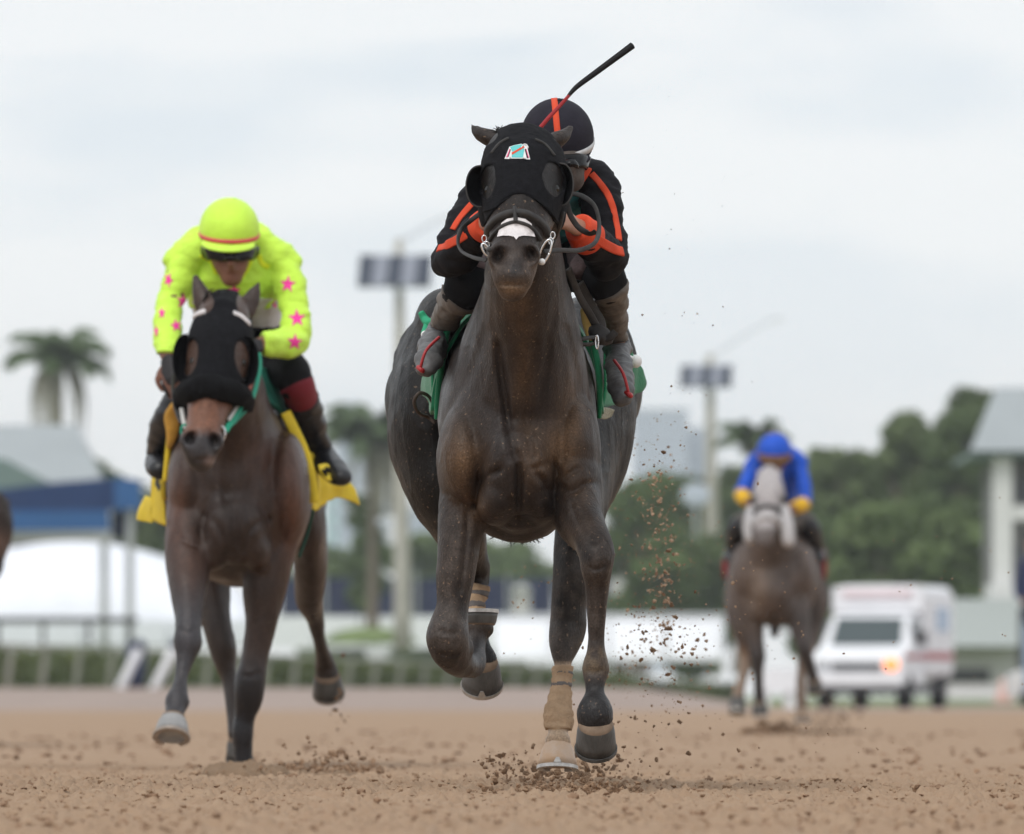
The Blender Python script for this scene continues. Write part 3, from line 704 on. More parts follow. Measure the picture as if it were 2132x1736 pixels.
boxp('floor_slab', M_wallw, st, 2105, 2360, 1052, 1082, ys + 0.7, 4); boxp('floor_slab', M_wallw, st, 2062, 2400, 1215, 1262, ys + 0.3, 4.5)
for k in range(3):
    boxp('window', M_glass, st, 2112 + 100 * k, 2185 + 100 * k, 1000, 1044, ys + 3.9, 0.12); boxp('window', M_glass, st, 2112 + 100 * k, 2185 + 100 * k, 1138, 1196, ys + 3.9, 0.12)
boxp('door', M_darkm, st, 2055, 2082, 1268, 1320, ys + 3.0, 0.12)
sh = thing('shed', 'low shed with a pale grey-green roof behind the ambulance', 'building', P(2010, 1430, 290))
b_ = MB(); A = [P(1925, 1345, 282), P(2120, 1345, 282), P(2120, 1246, 288), P(1985, 1246, 288), P(1925, 1345, 294), P(2120, 1345, 294)]
b_.add(A, [(0, 1, 2, 3), (5, 4, 3, 2), (4, 0, 3), (1, 5, 2), (0, 4, 5, 1)]); b_.build('roof', mat('shed_roof', (0.36, 0.39, 0.37), .6), sh, smooth=False)
boxp('wall', M_wall, sh, 1935, 2115, 1346, 1440, 283, 10)
boxp('shutter', M_darkm, sh, 1970, 2060, 1392, 1420, 282.94, 0.1)
pf = thing('picket_fence', 'pale picket fence low between the ambulance and the stand', 'fence', P(2020, 1452, 262))
for k in range(26): boxp('picket', M_wallw, pf, 1950 + 7.2 * k, 1954.5 + 7.2 * k, 1424, 1456, 262, 0.04)
boxp('rail', M_wallw, pf, 1946, 2138, 1430, 1434, 262.1, 0.05)
bw = thing('barrier', 'white block barrier glimpsed between the legs of the grey horse', 'barrier', P(1625, 1462, 205))
boxp('body', M_white, bw, 1566, 1668, 1392, 1440, 205, 0.5); boxp('foot', M_white, bw, 1580, 1600, 1440, 1475, 205.1, 0.4); boxp('foot', M_white, bw, 1634, 1654, 1440, 1475, 205.1, 0.4)
cnb = P(2088, 1464, 225); o = thing('traffic_cone', 'faded orange traffic cone at the foot of the white stand', 'cone', cnb)
MB().loft([(cnb + Vector((0, 0, .03)), 0.2, 0.2), (cnb + Vector((0, 0, .55)), 0.06, 0.06)], 14, 3, cap=0.1).build('cone', M_cone, o); MB().box(cnb + Vector((0, 0, .02)), (.5, .5, .04)).build('base', M_cone, o)

# ------------------------------------------------------------------ ambulance
def ambulance():
    loc = P(1800, 1475, 217); loc.z = 0.0
    t = thing('ambulance', 'white box ambulance with an orange lamp lit, driving behind the grey horse', 'ambulance', loc); t.rotation_euler = (0, 0, math.radians(-13)); t['at'] = [0, 0, 0]
    W = 1.0
    def bx(name, m, c, s, taper=1.0): return MB().box(c, s, taper=taper).build(name, m, t, smooth=False)
    b = MB(); b.loft([(Vector((0, 1.6, 1.62)), W * 1.0, 1.02), (Vector((0, 4.9, 1.62)), W * 1.0, 1.02)], 24, 2, cap=0.06, power=9); b.build('box_body', M_white, t, smooth=False)
    prof = [(-0.85, 0.55), (-0.92, 0.95), (-0.80, 1.17), (0.05, 1.30), (0.72, 1.98), (1.7, 2.05), (1.7, 0.5)]
    v = []; n = len(prof)
    for sx in (-1, 1):
        for k, (y, z) in enumerate(prof): v.append((sx * (W * 0.97 if z < 1.35 else W * 0.82), y, z))
    MB().add(v, [tuple(range(n - 1, -1, -1)), tuple(range(n, 2 * n))] + [(i, (i + 1) % n, (i + 1) % n + n, i + n) for i in range(n)]).build('cab', M_white, t, smooth=False)
    MB().add([(-0.76, 0.075, 1.36), (0.76, 0.075, 1.36), (0.70, 0.60, 1.93), (-0.70, 0.60, 1.93), (-0.76, 0.11, 1.33), (0.76, 0.11, 1.33), (0.70, 0.66, 1.90), (-0.70, 0.66, 1.90)], [(0, 1, 2, 3), (0, 4, 5, 1), (1, 5, 6, 2), (2, 6, 7, 3), (3, 7, 4, 0)]).build('windscreen', mat('windscreen_glass', (0.07, 0.09, 0.095), 0.2, 0.3), t, smooth=False)
    bx('front_cap', M_white, (0, 1.55, 2.34), (1.96, 0.3, 0.52)); bx('light_bar', mat('pale_pink_bar', (0.72, 0.6, 0.62), .5), (0, 1.36, 2.46), (1.5, 0.14, 0.16))
    bx('grille', M_darkm, (0, -0.925, 0.90), (1.06, 0.08, 0.17)); bx('bumper', M_white, (0, -0.98, 0.62), (2.0, 0.22, 0.26)); bx('underbody', M_darkm, (0, 1.8, 0.42), (1.8, 5.4, 0.22))
    for sx in (-1, 1):
        MB().ell((sx * 0.74, -0.9, 0.93), (0.17, 0.1, 0.13), 14, 8).build('headlight', M_amber if sx > 0 else M_galv, t)
        w = bx('side_window', M_glass, (sx * 0.93, 0.95, 1.66), (0.1, 0.8, 0.42)); bx('wing_mirror', M_darkm, (sx * 1.16, 0.35, 1.5), (0.22, 0.14, 0.32))
        bx('stripe', M_red, (sx * 1.006, 3.2, 1.12), (0.02, 3.2, 0.16)); bx('stripe', M_red, (sx * 0.975, 0.5, 1.1), (0.02, 2.1, 0.10)); bx('box_window', mat('tinted_blue_glass', (0.3, 0.42, 0.62), .2), (sx * 1.006, 3.6, 1.9), (0.03, 1.3, 0.5))
        for yy in (0.05, 3.9):
            q = MB(); q.loft([(Vector((sx * 0.74, yy, 0.37)), 0.37, 0.37), (Vector((sx * 0.97, yy, 0.37)), 0.37, 0.37)], 20, 2, cap=0.1); wh = q.build('wheel', M_tyre, t)
            q = MB(); q.loft([(Vector((sx * 0.965, yy, 0.37)), 0.2, 0.2), (Vector((sx * 0.99, yy, 0.37)), 0.17, 0.17)], 16, 2, cap=0.1); q.build('rim', M_galv, wh)
    return t
ambulance()

# right edge: car nose and an attendant, both cut by the picture's edge
cl = P(2168, 1470, 200); cl.z = 0
car = thing('parked_car', 'pale parked car of which only the dark-wheeled front corner enters at the right edge', 'car', cl)
prof = [(-0.66, 0.28), (-0.7, 0.62), (-0.4, 0.78), (0.3, 0.84), (0.75, 1.28), (1.9, 1.3), (2.6, 0.9), (3.2, 0.85), (3.25, 0.3)]
n = len(prof); v = [(cl.x + y, cl.y + sx * (0.8 if z < 0.9 else 0.62), z) for sx in (-1, 1) for y, z in prof]
MB().add(v, [tuple(range(n - 1, -1, -1)), tuple(range(n, 2 * n))] + [(i, (i + 1) % n, (i + 1) % n + n, i + n) for i in range(n)]).build('body', M_wallw, car, smooth=False)
for yy in (-0.1, 2.55):
    for sx in (-1, 1):
        w = MB(); w.loft([(Vector((cl.x + yy, cl.y + sx * 0.66, 0.33)), 0.33, 0.33), (Vector((cl.x + yy, cl.y + sx * 0.86, 0.33)), 0.33, 0.33)], 18, 2, cap=0.1, ref=(1, 0, 0)); w = w.build('wheel', M_tyre, car)
        MB().ell((cl.x + yy, cl.y + sx * 0.87, 0.33), (0.2, 0.03, 0.2), 14, 6).build('rim', M_galv, w)
MB().ell((cl.x - 0.66, cl.y - 0.6, 0.62), (0.08, 0.14, 0.09), 10, 6).build('headlight', M_galv, car)
# ------------------------------------------------------------------ horses
class Horse: pass
def coat_mat(name, rough=0.5, spec=0.35, flecks=0.6):
    m = mat(name, (0.05, 0.04, 0.03), rough, spec, var=0.25, vscale=30, attr='coat', bump=0.3, bscale=210, stretch=(1.0, 1.0, 0.4))
    n = m.node_tree; b = n.nodes['Principled BSDF']; src = b.inputs['Base Color'].links[0].from_socket
    c = n.nodes.new('ShaderNodeTexCoord')
    t = n.nodes.new('ShaderNodeTexNoise'); t.inputs['Scale'].default_value = 165; t.inputs['Detail'].default_value = 3; t.inputs['Roughness'].default_value = 0.7; n.links.new(c.outputs['Object'], t.inputs['Vector'])
    r = n.nodes.new('ShaderNodeMapRange'); r.inputs['From Min'].default_value = 0.3; r.inputs['From Max'].default_value = 0.7; r.inputs['To Min'].default_value = 0.6; r.inputs['To Max'].default_value = 1.4; n.links.new(t.outputs['Fac'], r.inputs['Value'])
    mx = n.nodes.new('ShaderNodeMixRGB'); mx.blend_type = 'MULTIPLY'; mx.inputs['Fac'].default_value = 1; n.links.new(src, mx.inputs['Color1']); n.links.new(r.outputs[0], mx.inputs['Color2'])
    # flecks of thrown dirt sticking to the hair
    t2 = n.nodes.new('ShaderNodeTexNoise'); t2.inputs['Scale'].default_value = 95; t2.inputs['Detail'].default_value = 2; n.links.new(c.outputs['Object'], t2.inputs['Vector'])
    r2 = n.nodes.new('ShaderNodeMapRange'); r2.inputs['From Min'].default_value = 0.66; r2.inputs['From Max'].default_value = 0.73; r2.inputs['To Max'].default_value = flecks; n.links.new(t2.outputs['Fac'], r2.inputs['Value'])
    m2 = n.nodes.new('ShaderNodeMixRGB'); m2.inputs['Color2'].default_value = (0.26, 0.17, 0.11, 1); n.links.new(r2.outputs[0], m2.inputs['Fac']); n.links.new(mx.outputs['Color'], m2.inputs['Color1']); n.links.new(m2.outputs['Color'], b.inputs['Base Color'])
    r3_ = n.nodes.new('ShaderNodeMapRange'); r3_.inputs['From Min'].default_value = 0.3; r3_.inputs['From Max'].default_value = 0.7; r3_.inputs['To Min'].default_value = rough - 0.16; r3_.inputs['To Max'].default_value = rough + 0.14
    t4 = n.nodes.new('ShaderNodeTexNoise'); t4.inputs['Scale'].default_value = 7; t4.inputs['Detail'].default_value = 5; n.links.new(c.outputs['Object'], t4.inputs['Vector']); n.links.new(t4.outputs['Fac'], r3_.inputs['Value']); n.links.new(r3_.outputs[0], b.inputs['Roughness'])
    return m
def build_horse(name, D, chains, ellips, voxel, smooth_it, muscle, label, colour, material, base_uv, group, dents=(), creases=(), crease_depth=0.3):
    h = Horse(); h.D = D; buf = MB(); samples = {}
    S = D / F
    for cn_, st in chains.items():
        pts = []
        for s in st:
            u, v, dy, rw = s[:4]; y = D + dy; rd = s[4] if len(s) > 4 else rw * y / F * 1.1
            pts.append((P(u, v, y), rw * y / F, rd))
        samples[cn_] = buf.loft(pts, 22, 5, cap=0.9).samp
    for e in ellips:
        u, v, dy, ru, rv, rd = e[:6]; y = D + dy; R = Matrix.Rotation(math.radians(e[6]), 3, 'Y') if len(e) > 6 else None
        buf.ell(P(u, v, y), (ru * y / F, rd, rv * y / F), 22, 16, R=R)
    me = remesh(buf, voxel, smooth_it, name); co = verts_of(me); nrm = normals_of(me)
    # hollows: nostrils, mouth line, grooves
    for (u, v, ru, rv, depth, rot) in dents:
        pu, pv = PX(co); a = math.radians(rot); du, dv = pu - u, pv - v; x = (du * math.cos(a) + dv * math.sin(a)) / ru; z = (-du * math.sin(a) + dv * math.cos(a)) / rv
        w = np.exp(-(x * x + z * z) ** 1.5) * (nrm[:, 1] < 0.15)
        w *= (co[:, 1] < D + 0.3)
        co[:, 1] += depth * w
    for (pts_, wd, dp) in creases:      # muscle and tendon lines
        pu, pv = PX(co); best = np.full(len(co), 1e9)
        q_ = cat_rom(np.array(pts_, float), 6) if len(pts_) > 2 else np.linspace(pts_[0], pts_[1], 8)
        for a_, b_ in zip(q_[:-1], q_[1:]):
            d_ = b_ - a_; t_ = np.clip(((pu - a_[0]) * d_[0] + (pv - a_[1]) * d_[1]) / (d_ @ d_ + 1e-9), 0, 1)
            best = np.minimum(best, np.hypot(pu - a_[0] - t_ * d_[0], pv - a_[1] - t_ * d_[1]))
        co[:, 1] += dp * np.exp(-(best / wd) ** 2) * (nrm[:, 1] < 0.1) * (co[:, 1] < D + crease_depth)
    co += nrm * (muscle * fbm(co * np.array([7, 5, 5]), 2, 11))[:, None]
    co += nrm * (muscle * 0.30 * vnoise(co * np.array([34, 20, 12]), 17))[:, None]
    ve_ = vnoise(co * np.array([16, 16, 7]), 91); co += nrm * (0.0016 * np.exp(-(ve_ / 0.07) ** 2))[:, None]
    set_verts(me, co); nrm = normals_of(me)
    h.co, h.nrm = co, nrm; h.tag, h.names, h.t = nearest_tags(co, samples)
    h.pu, h.pv = PX(co); h.me = me
    h.poly = np.array([p.vertices[:] for p in me.polygons if len(p.vertices) == 4], int)
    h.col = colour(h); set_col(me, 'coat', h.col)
    h.bvh = bvh_of(me)
    o = finish(name, me, material); h.obj = o
    base = P(base_uv[0], base_uv[1], D); base.z = 0; rebase(o, base); tag(o, label, 'horse', group)
    return h
def is_tag(h, *names): return np.isin(h.tag, [h.names.index(n) for n in names])
def blob(h, u, v, ru, rv, dy0=-9, dy1=9):
    m = (h.co[:, 1] > h.D + dy0) & (h.co[:, 1] < h.D + dy1)
    return np.exp(-(((h.pu - u) / ru) ** 2 + ((h.pv - v) / rv) ** 2)) * m
M_coronet = mat('coronet_band', (0.19, 0.135, 0.095), 0.7, 0.2, var=0.3, vscale=30)
def hoof(h, top, bot, rt, rb, m, shoe_m, clip=True, deep=1.12, label=None, heel=0.82, cor=None):
    """top/bot: (u,v,dy) centres of coronet and sole; rt/rb half widths in picture elements"""
    T = P(top[0], top[1], h.D + top[2]); B = P(bot[0], bot[1], h.D + bot[2]); ax = (B - T).normalized()
    s = Vector((1, 0, 0)); s = (s - ax * s.dot(ax)).normalized(); f = ax.cross(s).normalized()
    if f.y > 0: f = -f
    k = (h.D + top[2]) / F; a, b2 = rt * k, rb * k; Ln = (B - T).length; n = 24; rings = []
    prof = [(-0.10, 0.55), (0.0, 0.93), (0.13, 1.0), (0.35, None), (0.7, None), (1.0, None)]
    vv = []; 
    for t, sc in prof:
        r = a * sc if sc else a + (b2 - a) * t
        if sc is None and t == 0.35: r = a + (b2 - a) * 0.42
        for i in range(n):
            th = 2 * math.pi * i / n; cs, sn = math.cos(th), math.sin(th)
            fr = deep if sn > 0 else heel
            vv.append(T + ax * (Ln * t) + s * (r * cs) + f * (r * sn * fr))
    ff = [(j * n + i, j * n + (i + 1) % n, (j + 1) * n + (i + 1) % n, (j + 1) * n + i) for j in range(len(prof) - 1) for i in range(n)]
    ff.append(tuple(range(n - 1, -1, -1))); c0 = len(vv)
    # hollow sole
    for t, q in ((1.0, 0.74), (0.90, 0.6)):
        for i in range(n):
            th = 2 * math.pi * i / n; cs, sn = math.cos(th), math.sin(th); fr = deep if sn > 0 else heel
            vv.append(T + ax * (Ln * t) + s * (b2 * q * cs) + f * (b2 * q * sn * fr))
    e = (len(prof) - 1) * n
    ff += [(e + i, e + (i + 1) % n, c0 + (i + 1) % n, c0 + i) for i in range(n)] + [(c0 + i, c0 + (i + 1) % n, c0 + n + (i + 1) % n, c0 + n + i) for i in range(n)]
    ff.append(tuple(c0 + n + i for i in range(n)))
    q_ = MB().add(vv, ff); q_.m = [1 if i < 2 * n else 0 for i in range(len(ff))]
    o = q_.build('hoof', [m, cor or M_coronet], h.obj)
    if label: o['label'] = label
    # shoe: open ring under the wall, with a toe clip
    vv = []; ff = []; th0, th1, N = math.radians(-62), math.radians(242), 26; hs = 0.010
    for i in range(N + 1):
        th = th0 + (th1 - th0) * i / N; cs, sn = math.cos(th), math.sin(th); fr = deep if sn > 0 else heel
        for q, d in ((1.045, 0), (1.045, hs), (0.74, hs), (0.74, 0)): vv.append(B + ax * (d + 0.0008) + s * (b2 * q * cs) + f * (b2 * q * sn * fr))
    for i in range(N):
        for k2 in range(4): a0 = i * 4 + k2; a1 = i * 4 + (k2 + 1) % 4; ff.append((a0, a1, a1 + 4, a0 + 4))
    ff += [(3, 2, 1, 0), tuple(N * 4 + q for q in range(4))]
    if clip:
        c = len(vv); tp = B + f * (b2 * deep * 1.05); slope = (f * (-(b2 - a) * 0.25) - ax * (Ln * 0.22)); w = s * b2 * 0.2
        for d in (0, 0.004):
            for p in (tp - w, tp + w, tp + slope + w * 0.35, tp + slope - w * 0.35): vv.append(p - f * d + f * 0.002)
        ff += [(c, c + 1, c + 2, c + 3), (c + 4, c + 7, c + 6, c + 5)] + [(c + q, c + 4 + q, c + 4 + (q + 1) % 4, c + (q + 1) % 4) for q in range(4)]
    MB().add(vv, ff).build('horseshoe', shoe_m, o, smooth=False)
    return o
def hairs(name, roots, m, parent, seed=1, w=0.0022):
    """roots: list of (point, direction, length, curl)"""
    r = random.Random(seed); b = MB()
    for p, d, ln, cu in roots:
        p = Vector(p); d = Vector(d).normalized(); pts = []; ax = Vector((r.uniform(-1, 1), r.uniform(-1, 1), r.uniform(-.3, .3)))
        for i in range(6): pts.append(p.copy()); p = p + d * ln / 5; d = (d + ax * cu * 0.35 + Vector((0, 0, -0.05))).normalized()
        b.tube(pts, [w, w, w * .9, w * .8, w * .6, w * .2], 4, sub=2)
    return b.build(name, m, parent)
def eye_cup(h, u, v, dy, ru, rv, side, m, mrim, depth=0.06):
    """half-dome blinker cup: open towards the front, closed outwards and behind"""
    y = h.D + dy; c = P(u, v, y); a, b2 = ru * y / F, rv * y / F; n = 14; k = 9; V = []; th = 0.0025
    for lay in (0, 1):
        for i in range(n + 1):
            ph = math.pi * i / n - math.pi / 2
            for j in range(k + 1):
                al = math.pi * 0.5 * j / k     # 0 = outer front rim, 90deg = back against the head
                q = 1 - (th / a if lay else 0)
                V.append(c + Vector((side * a * q * math.cos(ph) ** 0.8 * math.cos(al), depth * q * (math.sin(al)) * (0.35 + 0.65 * math.cos(ph)), b2 * q * math.sin(ph))))
    m0 = (n + 1) * (k + 1); Fc = []
    for i in range(n):
        for j in range(k):
            a0 = i * (k + 1) + j; Fc.append((a0, a0 + 1, a0 + k + 2, a0 + k + 1)); Fc.append((m0 + a0, m0 + a0 + k + 1, m0 + a0 + k + 2, m0 + a0 + 1))
    for i in range(n):
        for j in (0, k): a0 = i * (k + 1) + j; Fc.append((a0, a0 + k + 1, m0 + a0 + k + 1, m0 + a0))
    o = MB().add(V, Fc).build('eye_cup', m, h.obj)
    rim = [c + Vector((side * a * math.cos(math.pi * i / n - math.pi / 2) ** 0.8, -0.001, b2 * math.sin(math.pi * i / n - math.pi / 2))) for i in range(n + 1)]
    MB().tube(rim, 0.0026, 6, sub=2).build('rim', mrim, o); return o

M_coat1 = coat_mat('dark_bay_coat', 0.49, 0.25); M_coat2 = coat_mat('bay_coat', 0.42, 0.32, 0.2); M_coat3 = coat_mat('grey_coat', 0.55, 0.3); M_coat4 = coat_mat('brown_coat', 0.6, 0.1)
M_hoofd = mat('dark_hoof', (0.085, 0.083, 0.08), 0.5, 0.35, var=0.45, vscale=9, stretch=(2, 2, 0.4), bump=0.2, bscale=90)
M_hoofl = mat('pale_hoof', (0.50, 0.31, 0.17), 0.5, 0.35, var=0.75, vscale=14, var2=(0.52, 0.44, 0.38), bump=0.15, bscale=90)
M_hoofg = mat('grey_hoof', (0.3, 0.3, 0.3), 0.55, 0.3, var=0.3, vscale=10, bump=0.2, bscale=90)
M_shoe2 = mat('dirty_horseshoe', (0.34, 0.29, 0.25), 0.8, 0.2, var=0.3, vscale=40)
M_shoe = mat('worn_horseshoe', (0.5, 0.48, 0.46), 0.4, 0.5, 0.7, var=0.3, vscale=40)
M_hood = mat('black_hood_cloth', (0.0085, 0.0085, 0.0105), 0.85, 0.12, var=0.5, vscale=60, bump=0.5, bscale=400)
M_rim = mat('cup_rim', (0.05, 0.048, 0.047), 0.6, 0.25)
M_leather = mat('dusty_black_leather', (0.024, 0.023, 0.024), 0.6, 0.25, var=0.6, vscale=30, var2=(0.075, 0.068, 0.062))
M_steel = mat('polished_bit', (0.75, 0.75, 0.76), 0.2, 0.6, 0.9)
M_strip = mat('white_nasal_strip', (0.72, 0.68, 0.68), 0.75, 0.2, var=0.15, vscale=30, bump=0.3, bscale=120)
M_eye = mat('eye', (0.006, 0.005, 0.004), 0.06, 0.5)
M_hair = mat('black_hair', (0.016, 0.013, 0.012), 0.5, 0.35)
M_band = mat('tan_bandage', (0.40, 0.275, 0.175), 0.9, 0.1, var=0.25, vscale=18, bump=0.5, bscale=150)
M_bandk = mat('dark_tape', (0.14, 0.125, 0.12), 0.8, 0.2)
M_green = mat('green_cloth', (0.012, 0.17, 0.075), 0.75, 0.2, var=0.2, vscale=6, bump=0.3, bscale=200, sheen=0.2)
M_foam = mat('yellow_foam', (0.55, 0.40, 0.14), 0.85, 0.15, var=0.2, vscale=30)
M_print = mat('white_print', (0.75, 0.75, 0.75), 0.6, 0.2)
M_teal = mat('teal_print', (0.13, 0.52, 0.52), 0.6, 0.2)
M_orange = mat('orange_red_print', (0.66, 0.075, 0.03), 0.7, 0.2, bump=0.2, bscale=200)
M_pinkp = mat('pink_print', (0.75, 0.12, 0.25), 0.6, 0.2)
M_black = mat('black_print', (0.01, 0.01, 0.012), 0.6, 0.2)

# ---------- lead horse
D1 = 28.0
ch1 = {
 'torso': [(1078, 975, -0.24, 78, 0.13), (1078, 945, -0.12, 140, 0.25), (1078, 905, 0.08, 160, 0.30), (1077, 862, 0.4, 166, 0.318), (1076, 845, 0.8, 163, 0.30), (1074, 815, 1.2, 160, 0.26), (1072, 790, 1.48, 172, 0.235), (1070, 790, 1.72, 226, 0.26), (1070, 800, 1.95, 258, 0.28), (1070, 815, 2.2, 235, 0.27), (1070, 830, 2.42, 130, 0.17)],
 'neck': [(1079, 1000, 0.10, 110, 0.34), (1082, 895, 0.06, 148, 0.375), (1087, 785, -0.01, 138, 0.335), (1092, 695, -0.12, 114, 0.26), (1092, 610, -0.24, 88, 0.19), (1091, 500, -0.36, 76, 0.16), (1090, 410, -0.44, 68, 0.12), (1090, 345, -0.49, 58, 0.075)],
 'head': [(1091, 296, -0.55, 56, 0.045), (1090, 322, -0.63, 80, 0.085), (1088, 372, -0.70, 88, 0.125), (1085, 425, -0.78, 78, 0.12), (1080, 470, -0.85, 64, 0.10), (1073, 515, -0.92, 50, 0.08), (1069, 548, -0.97, 52, 0.075), (1067, 580, -0.985, 45, 0.06), (1066, 600, -0.97, 34, 0.04)],
 'ear_a': [(1050, 304, -0.53, 26, 0.024), (1024, 290, -0.52, 27, 0.024), (1004, 281, -0.51, 21, 0.02), (990, 272, -0.5, 12, 0.014), (981, 262, -0.49, 5, 0.008)],
 'ear_b': [(1136, 304, -0.53, 26, 0.024), (1158, 293, -0.52, 26, 0.024), (1173, 283, -0.5, 20, 0.02), (1183, 272, -0.49, 11, 0.013), (1188, 263, -0.48, 5, 0.008)],
 'fore_a': [(985, 930, 0.02, 70, 0.13), (972, 1030, -0.06, 56, 0.10), (957, 1110, -0.10, 48, 0.085), (950, 1190, -0.12, 41, 0.07), (943, 1260, -0.13, 34, 0.058), (935, 1302, -0.15, 42, 0.06), (932, 1332, -0.165, 46, 0.066), (944, 1366, -0.10, 37, 0.052), (968, 1383, 0.05, 25, 0.036), (986, 1377, 0.17, 24, 0.042), (991, 1348, 0.23, 19, 0.034), (994, 1326, 0.255, 20, 0.036), (997, 1309, 0.265, 32, 0.046)],
 'fore_b': [(1172, 925, 0.0, 75, 0.13), (1192, 1010, -0.12, 62, 0.11), (1205, 1070, -0.22, 50, 0.09), (1226, 1112, -0.31, 39, 0.065), (1240, 1148, -0.37, 38, 0.06), (1240, 1180, -0.375, 33, 0.055), (1241, 1215, -0.36, 25, 0.042), (1241, 1280, -0.35, 21, 0.036), (1241, 1340, -0.34, 20, 0.036), (1240, 1374, -0.335, 28, 0.044), (1240, 1394, -0.335, 31, 0.046), (1239, 1416, -0.345, 24, 0.036), (1239, 1441, -0.355, 20, 0.031), (1240, 1460, -0.365, 30, 0.042), (1240, 1478, -0.375, 39, 0.052), (1240, 1498, -0.38, 38, 0.052)],
 'hind_a': [(925, 790, 1.95, 112, 0.26), (890, 900, 1.8, 84, 0.28), (914, 1000, 1.72, 74, 0.2), (937, 1052, 1.7, 70, 0.17), (952, 1095, 1.7, 58, 0.14), (972, 1150, 1.75, 40, 0.09), (990, 1185, 1.8, 28, 0.07), (990, 1215, 1.78, 25, 0.055), (986, 1250, 1.7, 20, 0.036), (985, 1285, 1.62, 22, 0.035), (988, 1325, 1.55, 29, 0.042), (998, 1355, 1.5, 26, 0.038), (1003, 1375, 1.47, 33, 0.045)],
 'hind_b': [(1225, 790, 1.95, 106, 0.30), (1244, 890, 1.8, 76, 0.26), (1220, 985, 1.6, 56, 0.2), (1205, 1080, 1.42, 50, 0.14), (1194, 1190, 1.32, 42, 0.095), (1184, 1260, 1.3, 36, 0.075), (1183, 1300, 1.3, 38, 0.075), (1175, 1336, 1.27, 32, 0.06), (1171, 1366, 1.24, 21, 0.04), (1171, 1386, 1.23, 16, 0.032), (1168, 1430, 1.2, 17, 0.032), (1163, 1478, 1.16, 26, 0.042), (1162, 1506, 1.14, 28, 0.044), (1161, 1526, 1.12, 21, 0.034), (1161, 1544, 1.1, 28, 0.042)],
}
el1 = [
 
 (1038, 1032, -0.17, 46, 62, 0.13, 14), (1116, 1030, -0.165, 42, 60, 0.12, -14), (1196, 1000, -0.14, 52, 75, 0.14),
 (966, 955, -0.06, 58, 120, 0.2), (1198, 935, -0.06, 54, 120, 0.2), (950, 1060, -0.06, 36, 80, 0.1),
 (1022, 405, -0.76, 18, 26, 0.03), (1155, 405, -0.76, 18, 26, 0.03),        # eye sockets
 (1030, 435, -0.66, 34, 52, 0.10), (1142, 435, -0.66, 34, 52, 0.10),        # cheeks
 (1088, 330, -0.68, 58, 40, 0.07), (1078, 500, -0.95, 30, 60, 0.035),        # brow, nose bone
 (1036, 533, -1.0, 26, 30, 0.045), (1103, 531, -1.0, 25, 30, 0.045),         # nostril wings
 (1068, 572, -1.01, 40, 26, 0.045), (1066, 598, -0.98, 33, 14, 0.045),       # lips, chin
 (836, 840, 2.0, 36, 84, 0.2), (1306, 810, 2.0, 30, 78, 0.2), (930, 680, 1.85, 70, 80, 0.22), (1220, 690, 1.85, 75, 75, 0.22),
 (968, 1350, -0.10, 20, 26, 0.04),
]
dents1 = [(1038, 531, 14, 19, 0.05, 24), (1104, 528, 14, 19, 0.05, -24), (1066, 594, 30, 3.0, 0.010, 0),
 (1080, 1020, 9, 62, 0.026, 0), (1088, 900, 20, 110, 0.018, 0), (1000, 1000, 12, 60, 0.018, 12), (1150, 985, 12, 60, 0.022, -16), (1046, 800, 10, 130, 0.014, -8), (1130, 800, 10, 130, 0.012, 8), (1150, 1090, 18, 30, 0.02, 30)]
